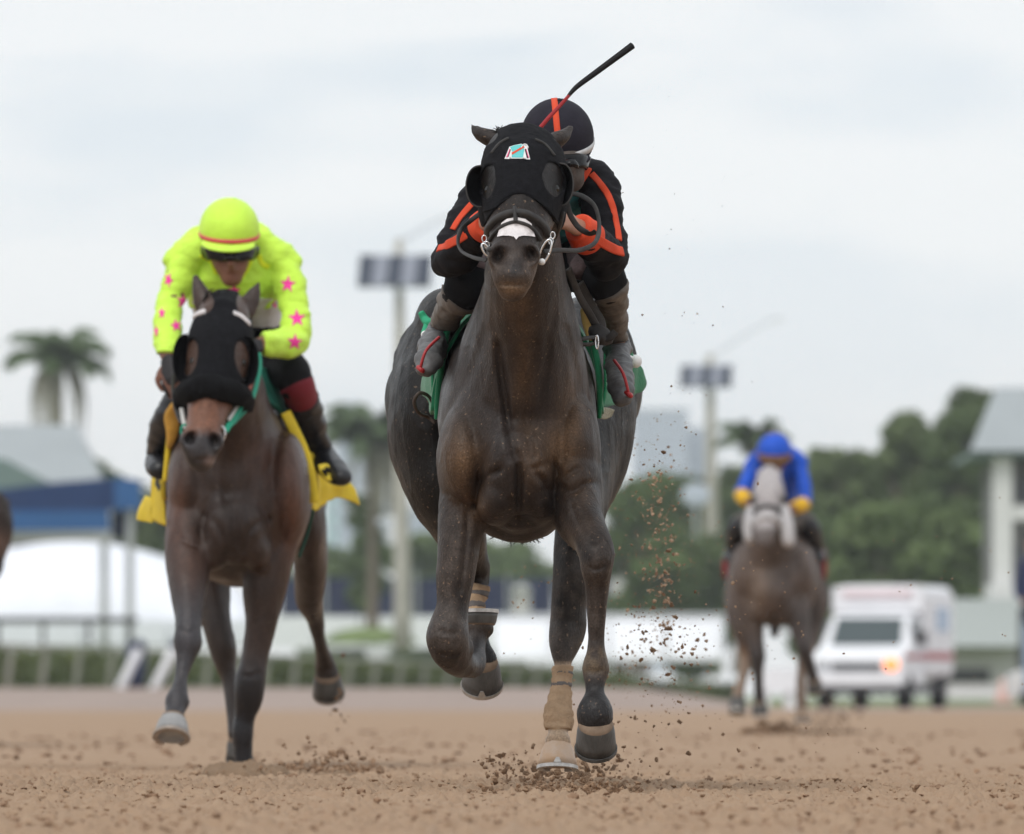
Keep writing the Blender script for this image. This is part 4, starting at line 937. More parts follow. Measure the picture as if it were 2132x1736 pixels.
def colour1(h):
    n = fbm(h.co * 9, 3, 31); n2 = fbm(h.co * 45, 2, 33); c = np.array([0.0235, 0.0168, 0.0145]) * (1 + 0.22 * n + 0.14 * n2)[:, None]
    c = c * (1 - 0.8 * ss(0.6, 1.2, h.co[:, 1] - D1))[:, None]      # shade over the hindquarters, painted into the coat colour
    c = c * (1 - 0.35 * (is_tag(h, 'hind_a', 'hind_b') & (h.pv < 1150)))[:, None]  # painted shade deepened on the thighs
    def mixc(w, col): 
        nonlocal c; w = np.clip(w, 0, 1)[:, None]; c = c * (1 - w) + np.array(col) * w
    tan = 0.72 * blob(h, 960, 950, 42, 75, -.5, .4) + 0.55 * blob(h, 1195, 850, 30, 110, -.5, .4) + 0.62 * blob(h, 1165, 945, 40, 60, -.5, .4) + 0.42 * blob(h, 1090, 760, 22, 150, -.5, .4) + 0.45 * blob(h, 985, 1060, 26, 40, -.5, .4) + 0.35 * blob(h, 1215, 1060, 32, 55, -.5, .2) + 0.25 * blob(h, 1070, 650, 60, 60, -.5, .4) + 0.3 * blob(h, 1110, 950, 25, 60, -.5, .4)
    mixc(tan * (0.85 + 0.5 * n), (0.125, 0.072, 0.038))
    leg = is_tag(h, 'fore_a', 'fore_b', 'hind_a', 'hind_b')
    dust = leg * ss(1020, 1140, h.pv) * (0.35 + 0.3 * n + 0.25 * n2); mixc(dust, (0.088, 0.070, 0.059))
    mixc(is_tag(h, 'fore_b') * ss(1340, 1360, h.pv) * ss(1410, 1385, h.pv) * (0.4 + .5 * n2), (0.16, 0.115, 0.07))
    mixc(is_tag(h, 'fore_b') * ss(1402, 1430, h.pv) * 0.92, (0.017, 0.016, 0.017)); mixc(is_tag(h, 'fore_a') * (h.co[:, 1] > D1 + 0.05) * ss(1310, 1340, h.pv) * .7, (0.03, 0.03, 0.033))
    mixc(is_tag(h, 'hind_a') * ss(1330, 1345, h.pv) * .9, (0.02, 0.019, 0.02))
    mixc(is_tag(h, 'hind_b') * ss(1372, 1388, h.pv), (0.40, 0.29, 0.2))
    mz = is_tag(h, 'head') * ss(500, 540, h.pv); mixc(mz * (0.45 + 0.3 * n2), (0.12, 0.093, 0.078))
    mixc(blob(h, 1070, 560, 16, 26, -1.2, -.8) * .9, (0.03, 0.029, 0.031)); mixc(blob(h, 1066, 600, 30, 14, -1.2, -.8) * .7, (0.2, 0.125, 0.07))
    for q in ((1038, 531, 12, 17), (1104, 528, 12, 17)): mixc(blob(h, *q, -1.2, -.8) * 1.1, (0.022, 0.017, 0.016))
    c = c * (1 - 0.55 * (is_tag(h, 'head') * ss(450, 410, h.pv)))[:, None]
    for q in ((1012, 392, 13, 18), (1160, 390, 15, 18)): mixc(blob(h, *q, -1.2, -.4) * 1.1, (0.009, 0.008, 0.008))
    return c
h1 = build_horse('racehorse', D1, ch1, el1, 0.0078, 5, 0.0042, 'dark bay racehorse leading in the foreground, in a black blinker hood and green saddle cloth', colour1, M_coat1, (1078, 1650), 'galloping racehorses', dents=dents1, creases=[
 ([(1039, 978), (1012, 992), (997, 1015), (990, 1052)], 7, 0.02), ([(1077, 970), (1079, 1010), (1078, 1056)], 5, 0.012), ([(1119, 988), (1136, 1010), (1150, 1035), (1160, 1062)], 7, 0.02),
 ([(1112, 975), (1146, 966), (1172, 992), (1200, 976)], 7, 0.014), ([(934, 1026), (958, 1042), (976, 1050), (1000, 1046)], 6, 0.013), ([(974, 1062), (972, 1110), (966, 1170), (958, 1230)], 6, 0.010),
 ([(1040, 720), (1052, 820), (1062, 900), (1070, 950)], 10, 0.016), ([(1112, 720), (1100, 820), (1098, 900), (1110, 950)], 10, 0.014), ([(1010, 690), (985, 760), (950, 830), (930, 900)], 12, 0.012), ([(1180, 690), (1196, 760), (1216, 830), (1226, 900)], 12, 0.012),
 ([(1168, 1012), (1190, 1026), (1215, 1010), (1240, 1004)], 6, 0.012), ([(1190, 1050), (1204, 1090), (1222, 1110)], 5, 0.008),
 ([(1226, 1128), (1236, 1138), (1250, 1130)], 4, 0.006), ([(1228, 1180), (1240, 1186), (1256, 1178)], 4, 0.006), ([(1235, 1205), (1234, 1270), (1235, 1335)], 3.5, 0.005), ([(1249, 1205), (1250, 1270), (1248, 1335)], 3.5, 0.005),
 ([(1226, 1395), (1239, 1402), (1252, 1394)], 4, 0.006), ([(918, 1312), (930, 1320), (950, 1316)], 4, 0.006), ([(916, 1362), (935, 1368), (955, 1362)], 4, 0.006),
 ([(1040, 440), (1047, 470), (1052, 505)], 5, 0.006), ([(1126, 440), (1114, 470), (1098, 505)], 5, 0.006), ([(1060, 520), (1069, 530), (1078, 520)], 4, 0.004)])
hh = h1
# hooves
hoof(h1, (1240, 1502, -0.39), (1240, 1554, -0.345), 37, 43, M_hoofd, M_hoofd, False)
hoof(h1, (1161, 1543, 1.10), (1160, 1594, 1.088), 27.5, 41.5, M_hoofl, M_shoe, True, cor=M_hoofl, label='pale hoof just above the track, below the tan bandage')
hoof(h1, (998, 1302, 0.27), (998, 1277, 0.272), 33, 38.5, M_hoofd, M_shoe, False, label='hoof folded up with its sole turned upward')
hoof(h1, (1003, 1372, 1.46), (1003, 1422, 1.51), 34, 43, M_hoofd, M_shoe, True)
# bandages on the hind legs
for leg, v0, v1, dv in (('hind_b', 1382, 1520, 0), ('hind_a', 1217, 1300, 0)):
    mk = is_tag(h1, leg) & (h1.pv > v0) & (h1.pv < v1) & (h1.co[:, 1] > D1 + 0.8)
    b_ = shell(h1.me, h1.co, h1.nrm, mk, 0.006, 'bandage', M_band, h1.obj, fold=0.002, fscale=(14, 14, 50), poly=h1.poly, wrap=(0.004, 0.027))
    for a, w in ((v0 + 12, 8), (v0 + 36, 9)):
        mk = is_tag(h1, leg) & (h1.pv > a) & (h1.pv < a + w + 6) & (h1.co[:, 1] > D1 + 0.8)
        q = shell(h1.me, h1.co, h1.nrm, mk, 0.0078, 'tape', M_bandk, h1.obj, poly=h1.poly, wrap=(0.004, 0.027))
        if q: q.parent = None; attach(q, b_); q.matrix_parent_inverse = Matrix.Identity(4)
# hood
def in_ell(h, u, v, ru, rv, rot=0):
    a = math.radians(rot); du, dv = h.pu - u, h.pv - v
    return ((du * math.cos(a) + dv * math.sin(a)) / ru) ** 2 + ((-du * math.sin(a) + dv * math.cos(a)) / rv) ** 2 < 1
front = h1.co[:, 1] < D1 - 0.40
edge = 404 + np.minimum(((h1.pu - 1083) / 78) ** 2, 1.6) * 78
mk = (is_tag(h1, 'head', 'neck')) & front & (h1.pv < edge) & (h1.pv > 200) & ~in_ell(h1, 1017, 378, 15, 33, 6) & ~in_ell(h1, 1151, 374, 20, 33, -8)
mk &= ~in_ell(h1, 1010, 284, 26, 18) & ~in_ell(h1, 1174, 285, 24, 18)
hood1 = shell(h1.me, h1.co, h1.nrm, mk, 0.0045, 'hood', M_hood, h1.obj, fold=0.0012, fscale=(30, 30, 40), poly=h1.poly)
hb = bvh_of(hood1.data)
# seam cords of the hood
strap(hb, [(1008, 440), (1030, 432), (1052, 414), (1083, 405), (1116, 414), (1140, 436), (1160, 462)], 0.006, 0.004, 'hem', M_hood, h1.obj)
strap(h1.bvh, [(1026, 322), (1042, 302), (1060, 292)], 0.004, 0.009, 'hem', M_rim, h1.obj)
strap(h1.bvh, [(1112, 294), (1132, 304), (1150, 326)], 0.004, 0.009, 'hem', M_rim, h1.obj)
# eyes and blinker cups
for u, v in ((1012, 394), (1160, 392)):
    loc, n_ = cast(h1.bvh, u, v); MB().ell(loc - n_ * 0.0125, (0.017, 0.015, 0.016), 14, 10).build('eye', M_eye, h1.obj)
eye_cup(h1, 1002, 388, -0.765, 32, 43, -1, M_hood, M_rim); eye_cup(h1, 1164, 384, -0.76, 29, 44, 1, M_hood, M_rim)
# emblem: little jacket on the forehead
em = []
def D_(poly, m, nm, off): decal(hb, poly, nm, m, h1.obj, off=off, cuts=2)
k = lambda pts: [(1050.5 + (x - 448) * 0.2105, 300 + (y - 330) * 0.238) for x, y in pts]   # enlarged view -> picture
D_(k([(495, 358), (545, 343), (612, 332), (640, 343), (668, 355), (697, 468), (655, 466), (650, 400), (628, 460), (515, 460), (515, 400), (492, 464), (446, 462)]), M_print, 'emblem', 0.0016)
D_(k([(500, 375), (510, 385), (486, 448), (462, 452)]), M_black, 'emblem_sleeve', 0.0024); D_(k([(645, 380), (660, 376), (686, 456), (664, 458)]), M_black, 'emblem_sleeve', 0.0024)
D_(k([(500, 375), (506, 380), (478, 450), (462, 452)]), M_pinkp, 'emblem_sleeve', 0.003); D_(k([(655, 378), (660, 376), (686, 456), (678, 457)]), M_pinkp, 'emblem_sleeve', 0.003)
D_(k([(503, 362), (548, 347), (615, 339), (638, 352), (640, 395), (626, 453), (518, 453), (524, 400)]), M_teal, 'emblem_body', 0.0026)
D_(k([(632, 354), (644, 366), (524, 430), (519, 412)]), M_orange, 'emblem_sash', 0.0034)
# cap of the emblem: small white arc
strap(hb, [(1085, 309), (1089, 303), (1095, 303), (1099, 309)], 0.0022, 0.0035, 'emblem_cap', M_print, h1.obj)
# nasal strip, noseband, cheek straps
decal(h1.bvh, [(1040, 480), (1044, 466), (1056, 457), (1074, 453), (1092, 457), (1104, 466), (1109, 480), (1112, 494), (1100, 492), (1088, 492), (1079, 494), (1074, 500), (1069, 494), (1060, 492), (1048, 492), (1036, 494)], 'nasal_strip', M_strip, h1.obj, off=0.003, cuts=3)
strap(h1.bvh, [(1012, 492), (1024, 470), (1046, 452), (1074, 446), (1102, 451), (1126, 468), (1138, 490)], 0.020, 0.012, 'noseband', M_leather, h1.obj, off=0.002)
strap(h1.bvh, [(1022, 500), (1034, 484), (1052, 470), (1074, 463), (1096, 470), (1112, 484), (1122, 500)], 0.009, 0.006, 'figure_eight_strap', M_leather, h1.obj, off=0.003)
strap(h1.bvh, [(1074, 440), (1074, 452), (1074, 466)], 0.010, 0.013, 'strap_keeper', M_leather, h1.obj, off=0.004)
strap(h1.bvh, [(996, 440), (1001, 478), (1010, 506), (1022, 522)], 0.012, 0.006, 'cheek_strap', M_leather, h1.obj, off=0.004)
strap(h1.bvh, [(1168, 440), (1160, 474), (1146, 506), (1134, 526)], 0.012, 0.006, 'cheek_strap', M_leather, h1.obj, off=0.004)
def ring3(name, c, ru, rv, r, m, parent, rot=0, n=20, yaw=0.0):
    y = c.y; pts = []
    for i in range(n + 1):
        a = 2 * math.pi * i / n; x = ru * math.cos(a); z = rv * math.sin(a); q = math.radians(rot)
        xx = x * math.cos(q) - z * math.sin(q); zz = x * math.sin(q) + z * math.cos(q)
        pts.append(c + Vector((xx * math.cos(yaw), xx * math.sin(yaw), zz)))
    return MB().tube(pts, r, 8, sub=2).build(name, m, parent)
ring3('bit_ring', P(1134, 524, D1 - 0.93), 0.012, 0.034, 0.0035, M_steel, h1.obj, rot=-22)
ring3('bit_ring', P(1012, 520, D1 - 0.925), 0.008, 0.018, 0.0035, M_steel, h1.obj, rot=30)
MB().ell(P(1128, 545, D1 - 0.95), (0.009, 0.009, 0.009), 10, 8).build('bit_bead', M_print, h1.obj)
for u, v in ((1008, 497), (1014, 510), (1150, 490), (1146, 502)): ring3('buckle', P(u, v, D1 - 0.905), 0.006, 0.009, 0.0018, M_steel, h1.obj)
# reins: looping leather from the bit to the rider's hands
def free_strap(name, pts, w, t, m, parent, ref=(0, 1, 0), sub=6):
    return MB().loft([(P(u, v, y), t, w) for u, v, y in pts], 8, sub, cap=0.2, power=4, ref=None).build(name, m, parent)
def band3(name, pts, w, th, m, parent, roll=0.0, sub=8):
    """flat strap through world points, its flat side facing mostly the camera"""
    q = cat_rom(np.array([P(*p)[:] for p in pts]), sub); tan = np.gradient(q, axis=0); tan /= np.linalg.norm(tan, axis=1)[:, None]
    vv, ff = [], []; n = len(q)
    for i in range(n):
        nn = Vector((0.25 * math.sin(roll + i * 0.12), -1, 0.3 * math.cos(roll + i * .1))); tn = Vector(tan[i]); s = tn.cross(nn).normalized(); nn = s.cross(tn).normalized()
        c = Vector(q[i])
        for a, b2 in ((-1, 0), (-.8, 1), (.8, 1), (1, 0), (.8, -1), (-.8, -1)): vv.append(c + s * w / 2 * a + nn * th / 2 * b2)
    for i in range(n - 1):
        for k2 in range(6): a0 = i * 6 + k2; a1 = i * 6 + (k2 + 1) % 6; ff.append((a0, a1, a1 + 6, a0 + 6))
    ff += [(5, 4, 3, 2, 1, 0), tuple((n - 1) * 6 + k2 for k2 in range(6))]
    return MB().add(vv, ff).build(name, m, parent)
yb = D1 - 0.92
band3('rein', [(1132, 524, yb), (1165, 521, yb + .05), (1205, 521, yb + .12), (1238, 505, yb + .2), (1247, 470, yb + .3), (1238, 430, yb + .4), (1215, 410, yb + .5), (1192, 404, yb + .55), (1172, 412, yb + .55), (1158, 430, yb + .4)], 0.0135, 0.003, M_leather, h1.obj)
band3('rein', [(1178, 418, yb + .5), (1188, 450, yb + .5), (1206, 475, yb + .5), (1228, 486, yb + .45), (1240, 482, yb + .35)], 0.016, 0.004, M_leather, h1.obj)
band3('rein', [(1012, 542, yb), (985, 536, yb + .05), (960, 522, yb + .15), (953, 500, yb + .28), (962, 475, yb + .4), (985, 455, yb + .5), (1006, 440, yb + .55)], 0.0135, 0.003, M_leather, h1.obj)
# forelock and tail wisps
r = random.Random(4); rt_ = []
for i in range(110): rt_.append((P(1052 + r.uniform(-18, 14), 277 + r.uniform(-3, 8), D1 - 0.53 + r.uniform(-.05, .05)), (r.uniform(-.9, .4), -.4, r.uniform(-.1, .8)), r.uniform(.015, .032), r.uniform(0.8, 2)))
hairs('forelock', rt_, M_hair, h1.obj, 2, 0.0016)
rt_ = []
for i in range(420): rt_.append((P(1088 + r.gauss(0, 17), 1088 + r.uniform(-20, 14), D1 + 2.35 + r.uniform(-.05, .05)), (r.uniform(-.55, .75), r.uniform(-.2, .2), -1), r.uniform(.03, .06), r.uniform(0.8, 2.2)))
MB().loft([(P(1075, 700, D1 + 2.5), 0.05, 0.05), (P(1080, 850, D1 + 2.55), 0.07, 0.06), (P(1085, 1000, D1 + 2.45), 0.07, 0.06), (P(1088, 1094, D1 + 2.36), 0.03, 0.03)], 12, 4).build('tail', M_hair, h1.obj)
hairs('tail_hair', rt_, M_hair, h1.obj, 5, 0.003)
# saddle cloth hugging the barrel, with flaps blowing out at both sides
mk = is_tag(h1, 'torso', 'neck') & (h1.co[:, 1] > D1 + 0.36) & (h1.co[:, 1] < D1 + 1.0) & (h1.pv < 862) & (h1.pv > 500)
cloth1 = shell(h1.me, h1.co, h1.nrm, mk, 0.022, 'saddle_cloth', M_green, h1.obj, fold=0.004, fscale=(8, 8, 8), poly=h1.poly, inner=0.010)
y1 = D1 + 0.36
MB().tube([P(952, 632, y1), P(930, 690, y1 - .01), (P(919, 760, y1 - .01)), P(911, 830, y1), P(908, 872, y1)], [0.008, 0.010, 0.010, 0.009, 0.006], 8).build('cloth_binding', M_green, h1.obj)
MB().tube([P(1226, 690, y1), P(1240, 740, y1 - .01), P(1248, 800, y1 - .01), P(1247, 870, y1)], [0.007, 0.010, 0.010, 0.006], 8).build('cloth_binding', M_green, h1.obj)
sheet([[P(900, 765, y1 + .14), P(888, 775, y1 + .3), P(880, 785, y1 + .5)], [P(902, 810, y1 + .12), P(890, 815, y1 + .3), P(879, 818, y1 + .5)], [P(908, 852, y1 + .1), P(902, 842, y1 + .25), P(896, 836, y1 + .4)]], 0.006, 'cloth_flap', M_green, h1.obj, wob=0.006)
sheet([[P(1262, 700, y1 + .4), P(1288, 712, y1 + .6), P(1318, 740, y1 + .8), P(1338, 772, y1 + .9)], [P(1258, 780, y1 + .4), P(1285, 790, y1 + .6), P(1318, 800, y1 + .8), P(1340, 796, y1 + .92)], [P(1252, 850, y1 + .4), P(1275, 842, y1 + .55), P(1305, 830, y1 + .75), P(1330, 812, y1 + .9)]], 0.006, 'cloth_flap', M_green, h1.obj, wob=0.012)
sheet([[P(1250, 850, y1 + .3), P(1262, 848, y1 + .4), P(1276, 852, y1 + .5)], [P(1249, 872, y1 + .3), P(1258, 872, y1 + .4), P(1270, 866, y1 + .5)]], 0.01, 'sheepskin_edge', mat('dirty_fleece', (.33, .32, .25), .95, .1, var=.3, vscale=30, bump=.6, bscale=120), h1.obj)
# printed ties of the number cloth
MB().tube([P(876, 650, y1 + .25), P(884, 664, y1 + .25), P(893, 672, y1 + .22), P(903, 668, y1 + .2)], [0.009, 0.012, 0.013, 0.010], 8).build('cloth_tie', mat('bright_green_cloth', (.03, .33, .17), .75), h1.obj)
MB().tube([P(893, 668, y1 + .24), P(889, 682, y1 + .22), P(884, 696, y1 + .2)], [0.012, 0.013, 0.012], 8).build('cloth_tie', mat('bright_green_cloth', (.03, .33, .17), .75), h1.obj)
MB().ell(P(884, 697, y1 + .19), (0.011, 0.01, 0.012), 10, 8).build('cloth_print', M_print, h1.obj)
MB().tube([P(1288, 716, y1 + .5), P(1298, 724, y1 + .52), P(1306, 744, y1 + .55), P(1312, 754, y1 + .55)], [0.02, 0.022, 0.018, 0.016], 10).build('cloth_tie', M_green, h1.obj)
MB().tube([P(1290, 718, y1 + .47), P(1302, 738, y1 + .5), P(1316, 746, y1 + .52)], 0.006, 8).build('cloth_print', M_print, h1.obj)
MB().ell(P(1323, 752, y1 + .55), (0.018, 0.016, 0.019), 12, 8).build('cloth_print', M_print, h1.obj)
# foam pad, saddle, girth straps
MB().loft([(P(965, 628, D1 + .33), 0.02, 0.02), (P(952, 650, D1 + .33), 0.024, 0.02), (P(944, 672, D1 + .33), 0.012, 0.015)], 10, 4, power=3).build('foam_pad', M_foam, h1.obj)
MB().loft([(P(1218, 648, D1 + .33), 0.014, 0.02), (P(1225, 672, D1 + .33), 0.018, 0.02), (P(1229, 700, D1 + .33), 0.012, 0.015)], 10, 4, power=3).build('foam_pad', M_foam, h1.obj)
sd = MB(); sd.loft([(P(1080, 612, D1 + .38), 0.12, 0.03), (P(1080, 618, D1 + .6), 0.14, 0.03), (P(1080, 606, D1 + .85), 0.15, 0.035)], 16, 4, power=3); sd.build('saddle', M_leather, h1.obj)
band3('breastplate_strap', [(1182, 560, D1 - .1), (1205, 615, D1 - .02), (1228, 655, D1 + .05), (1246, 690, D1 + .1)], 0.022, 0.006, M_leather, h1.obj)
band3('breastplate_strap', [(1205, 590, D1 + .05), (1232, 640, D1 + .1), (1248, 668, D1 + .12), (1252, 694, D1 + .12)], 0.03, 0.006, M_leather, h1.obj)
MB().loft([(P(1240, 690, D1 + .08), 0.022, 0.02), (P(1252, 700, D1 + .06), 0.026, 0.022), (P(1262, 706, D1 + .07), 0.018, 0.02)], 10, 3, power=3).build('strap_knot', M_leather, h1.obj)
band3('loose_strap', [(1246, 702, D1 + .05), (1224, 703, D1 - .02), (1206, 708, D1 - .05), (1206, 716, D1 - .05), (1226, 717, D1 - .02), (1240, 714, D1 + .03)], 0.012, 0.005, M_leather, h1.obj)
band3('loose_strap', [(1255, 706, D1 + .05), (1270, 702, D1 + .04), (1281, 690, D1 + .04)], 0.022, 0.008, M_leather, h1.obj)
ring3('buckle', P(1242, 712, D1 - .0), 0.004, 0.018, 0.0025, M_steel, h1.obj)
band3('girth_loop', [(905, 852, D1 + .5), (893, 826, D1 + .45), (874, 818, D1 + .42), (862, 835, D1 + .42), (870, 858, D1 + .45), (890, 868, D1 + .5), (905, 880, D1 + .5)], 0.010, 0.005, mat('brown_leather', (.07, .05, .04), .6), h1.obj)

# ---------- second horse (yellow rider's bay)
D2 = 36.6
ch2 = {
 'torso': [(490, 1100, -0.2, 70, 0.13), (492, 1070, -0.08, 122, 0.25), (495, 1040, 0.12, 146, 0.32), (500, 1015, 0.45, 152, 0.36), (504, 1000, 0.85, 154, 0.35), (508, 980, 1.25, 158, 0.32), (514, 975, 1.6, 166, 0.29), (520, 975, 1.9, 160, 0.28), (522, 980, 2.2, 130, 0.25), (522, 990, 2.4, 70, 0.15)],
 'neck': [(492, 1100, 0.12, 100, 0.33), (490, 1020, 0.10, 126, 0.36), (484, 930, 0.0, 106, 0.31), (478, 860, -0.10, 84, 0.24), (472, 790, -0.26, 68, 0.18), (470, 730, -0.38, 58, 0.14), (468, 672, -0.47, 48, 0.075)],
 'head': [(468, 632, -0.52, 44, 0.05), (463, 665, -0.6, 57, 0.09), (456, 730, -0.7, 68, 0.125), (448, 790, -0.78, 58, 0.115), (434, 850, -0.87, 44, 0.095), (424, 895, -0.94, 39, 0.075), (419, 925, -0.985, 42, 0.07), (419, 950, -0.99, 34, 0.05), (420, 964, -0.97, 25, 0.035)],
 'ear_a': [(432, 650, -0.5, 25, 0.028), (420, 618, -0.49, 22, 0.026), (411, 592, -0.48, 14, 0.018), (407, 574, -0.475, 5, 0.008)],
 'ear_b': [(503, 656, -0.5, 24, 0.028), (521, 628, -0.48, 21, 0.026), (532, 606, -0.47, 14, 0.018), (539, 588, -0.465, 5, 0.008)],
 'fore_a': [(405, 1060, -0.03, 58, 0.14), (393, 1140, -0.16, 50, 0.11), (391, 1200, -0.26, 43, 0.085), (392, 1260, -0.35, 33, 0.065), (392, 1305, -0.41, 28, 0.058), (391, 1340, -0.44, 32, 0.06), (385, 1372, -0.46, 22, 0.045), (377, 1412, -0.5, 16, 0.034), (372, 1440, -0.53, 20, 0.04), (369, 1460, -0.55, 28, 0.046), (365, 1482, -0.58, 20, 0.036), (362, 1496, -0.6, 23, 0.038)],
 'fore_b': [(575, 1070, 0.0, 60, 0.14), (560, 1160, -0.03, 52, 0.11), (549, 1230, -0.05, 46, 0.09), (543, 1300, -0.06, 33, 0.066), (530, 1370, -0.07, 29, 0.055), (521, 1415, -0.08, 32, 0.06), (517, 1450, -0.075, 32, 0.055), (509, 1490, -0.06, 23, 0.04), (505, 1525, -0.06, 23, 0.042), (506, 1556, -0.05, 21, 0.042), (507, 1590, -0.05, 19, 0.04)],
 'hind_a': [(430, 1010, 1.85, 85, 0.28), (412, 1110, 1.75, 66, 0.22), (430, 1210, 1.55, 52, 0.15), (448, 1285, 1.45, 32, 0.09), (462, 1340, 1.42, 31, 0.075), (468, 1372, 1.42, 27, 0.065), (477, 1420, 1.4, 16, 0.04), (486, 1475, 1.36, 15, 0.038), (494, 1530, 1.32, 19, 0.042)],
 'hind_b': [(612, 1000, 1.85, 66, 0.28), (634, 1080, 1.85, 46, 0.22), (644, 1150, 1.9, 38, 0.14), (646, 1205, 2.0, 32, 0.1), (644, 1248, 2.1, 29, 0.075), (655, 1284, 2.2, 19, 0.045), (664, 1330, 2.3, 13.5, 0.036), (673, 1366, 2.4, 20, 0.042), (679, 1390, 2.45, 26, 0.045), (682, 1408, 2.45, 27, 0.045)],
}
el2 = [
 (450, 1130, -0.14, 38, 60, 0.13, 14), (530, 1130, -0.14, 38, 60, 0.13, -14), (395, 1010, -0.02, 48, 110, 0.2), (598, 1020, -0.02, 46, 120, 0.2),
 (403, 745, -0.76, 17, 24, 0.035), (503, 748, -0.76, 17, 24, 0.035), (408, 790, -0.66, 32, 48, 0.10), (492, 790, -0.66, 32, 48, 0.10),
 (458, 660, -0.66, 44, 38, 0.06), (430, 870, -0.95, 26, 60, 0.035), (395, 915, -1.0, 22, 24, 0.045), (446, 918, -1.0, 22, 24, 0.045), (420, 945, -1.01, 32, 22, 0.045), (352, 1000, 1.95, 34, 90, 0.2), (655, 1010, 1.95, 24, 90, 0.2)]
dents2 = [(396, 912, 10, 13, 0.045, 25), (446, 916, 10, 13, 0.045, -25), (420, 957, 26, 3, 0.01, 0), (490, 1110, 10, 70, 0.026, 0), (478, 1000, 14, 90, 0.02, 0), (555, 1090, 10, 60, 0.015, -12), (425, 1090, 10, 60, 0.015, 12)]
def colour2(h):
    n = fbm(h.co * 9, 3, 41); n2 = fbm(h.co * 45, 2, 43); c = np.array([0.042, 0.026, 0.0205]) * (1 + 0.25 * n + 0.1 * n2)[:, None]
    def mixc(w, col):
        nonlocal c; w = np.clip(w, 0, 1)[:, None]; c = c * (1 - w) + np.array(col) * w
    mixc(0.7 * blob(h, 360, 1060, 30, 90, -.5, .6) + 0.75 * blob(h, 610, 1080, 30, 130, -.5, .6) + 0.4 * blob(h, 560, 960, 60, 60) + .3 * blob(h, 400, 1190, 30, 60, -1, .3), (0.105, 0.043, 0.025))
    mixc(blob(h, 492, 1080, 50, 150, -.5, .5) * .45, (0.04, 0.03, 0.027))
    mixc(is_tag(h, 'fore_a') * ss(1180, 1300, h.pv) * 0.8, (0.043, 0.043, 0.05)); mixc(is_tag(h, 'fore_b') * ss(1330, 1440, h.pv) * 0.92, (0.015, 0.015, 0.018))
    mixc(is_tag(h, 'hind_a', 'hind_b') * ss(1200, 1300, h.pv) * 0.75, (0.03, 0.024, 0.022))
    mixc(is_tag(h, 'head') * ss(800, 840, h.pv), (0.17, 0.075, 0.045)); mixc(is_tag(h, 'head') * ss(885, 915, h.pv), (0.045, 0.042, 0.045)); mixc(is_tag(h, 'head') * ss(925, 945, h.pv) * .8, (0.03, 0.026, 0.027))
    for q in ((396, 913, 10, 13), (446, 917, 10, 13)): mixc(blob(h, *q, -1.2, -.8) * 1.1, (0.012, 0.01, 0.01))
    mixc(blob(h, 438, 960, 16, 10, -1.2, -.8) * .7, (0.3, 0.22, 0.2)); mixc(is_tag(h, 'head') * ss(800, 780, h.pv), (0.06, 0.032, 0.022))
    return c
h2 = build_horse('racehorse', D2, ch2, el2, 0.0105, 7, 0.0045, 'bay racehorse in second place under the yellow rider, black hood and yellow number cloth', colour2, M_coat2, (490, 1600), 'galloping racehorses', dents=dents2, creases=[
 ([(430, 1075), (450, 1090), (470, 1130), (476, 1175)], 6, 0.016), ([(505, 1150), (515, 1110), (535, 1090), (560, 1080)], 6, 0.016), ([(440, 900), (452, 980), (470, 1040)], 9, 0.014), ([(535, 880), (530, 960), (515, 1040)], 9, 0.012),
 ([(355, 1090), (375, 1120), (410, 1140)], 6, 0.012), ([(600, 1090), (585, 1130), (560, 1170)], 6, 0.010), ([(375, 1310), (392, 1318), (410, 1310)], 4, 0.006), ([(500, 1400), (518, 1408), (540, 1400)], 4, 0.006)])
hoof(h2, (361, 1492, -0.6), (357, 1532, -0.64), 26, 38, M_hoofg, M_shoe2, False, label='grey hoof lifted in front, sole tipped towards the camera')
hoof(h2, (508, 1586, -0.05), (508, 1622, -0.05), 24, 32, M_hoofd, M_shoe2, False)
hoof(h2, (496, 1535, 1.32), (498, 1575, 1.34), 22, 28, M_hoofd, M_hoofd, False)
hoof(h2, (681, 1402, 2.45), (684, 1442, 2.5), 27, 33, M_hoofd, M_shoe2, False)
front = h2.co[:, 1] < D2 - 0.40
mk = is_tag(h2, 'head', 'neck') & front & (h2.pv < 800) & (h2.pv > 560) & ~in_ell(h2, 398, 745, 14, 36, 8) & ~in_ell(h2, 503, 748, 15, 36, -8) & ~in_ell(h2, 418, 630, 24, 28) & ~in_ell(h2, 516, 634, 24, 28)
hood2 = shell(h2.me, h2.co, h2.nrm, mk, 0.006, 'hood', M_hood, h2.obj, fold=0.0015, fscale=(30, 30, 40), poly=h2.poly); hb2 = bvh_of(hood2.data)
strap(h2.bvh, [(400, 668), (412, 657), (428, 650)], 0.020, 0.011, 'hood_trim', M_strip, h2.obj); strap(h2.bvh, [(484, 654), (500, 661), (516, 676)], 0.020, 0.011, 'hood_trim', M_strip, h2.obj)
for u, v in ((398, 752), (508, 756)):
    loc, n_ = cast(h2.bvh, u, v); MB().ell(loc - n_ * 0.012, (0.018, 0.018, 0.018), 12, 8).build('eye', M_eye, h2.obj)
eye_cup(h2, 390, 748, -0.77, 30, 52, -1, M_hood, M_hood); eye_cup(h2, 508, 752, -0.77, 30, 52, 1, M_hood, M_hood)
M_roll = mat('black_sheepskin', (0.008, 0.008, 0.009), 0.95, 0.1, bump=1.0, bscale=120)
rp = []
for u, v in ((376, 836), (386, 822), (406, 815), (434, 812), (462, 814), (488, 820), (504, 830), (510, 838)):
    loc, n_ = cast(h2.bvh, u, v); rp.append((loc + n_ * 0.012) if loc else P(u, v, D2 - 0.72))
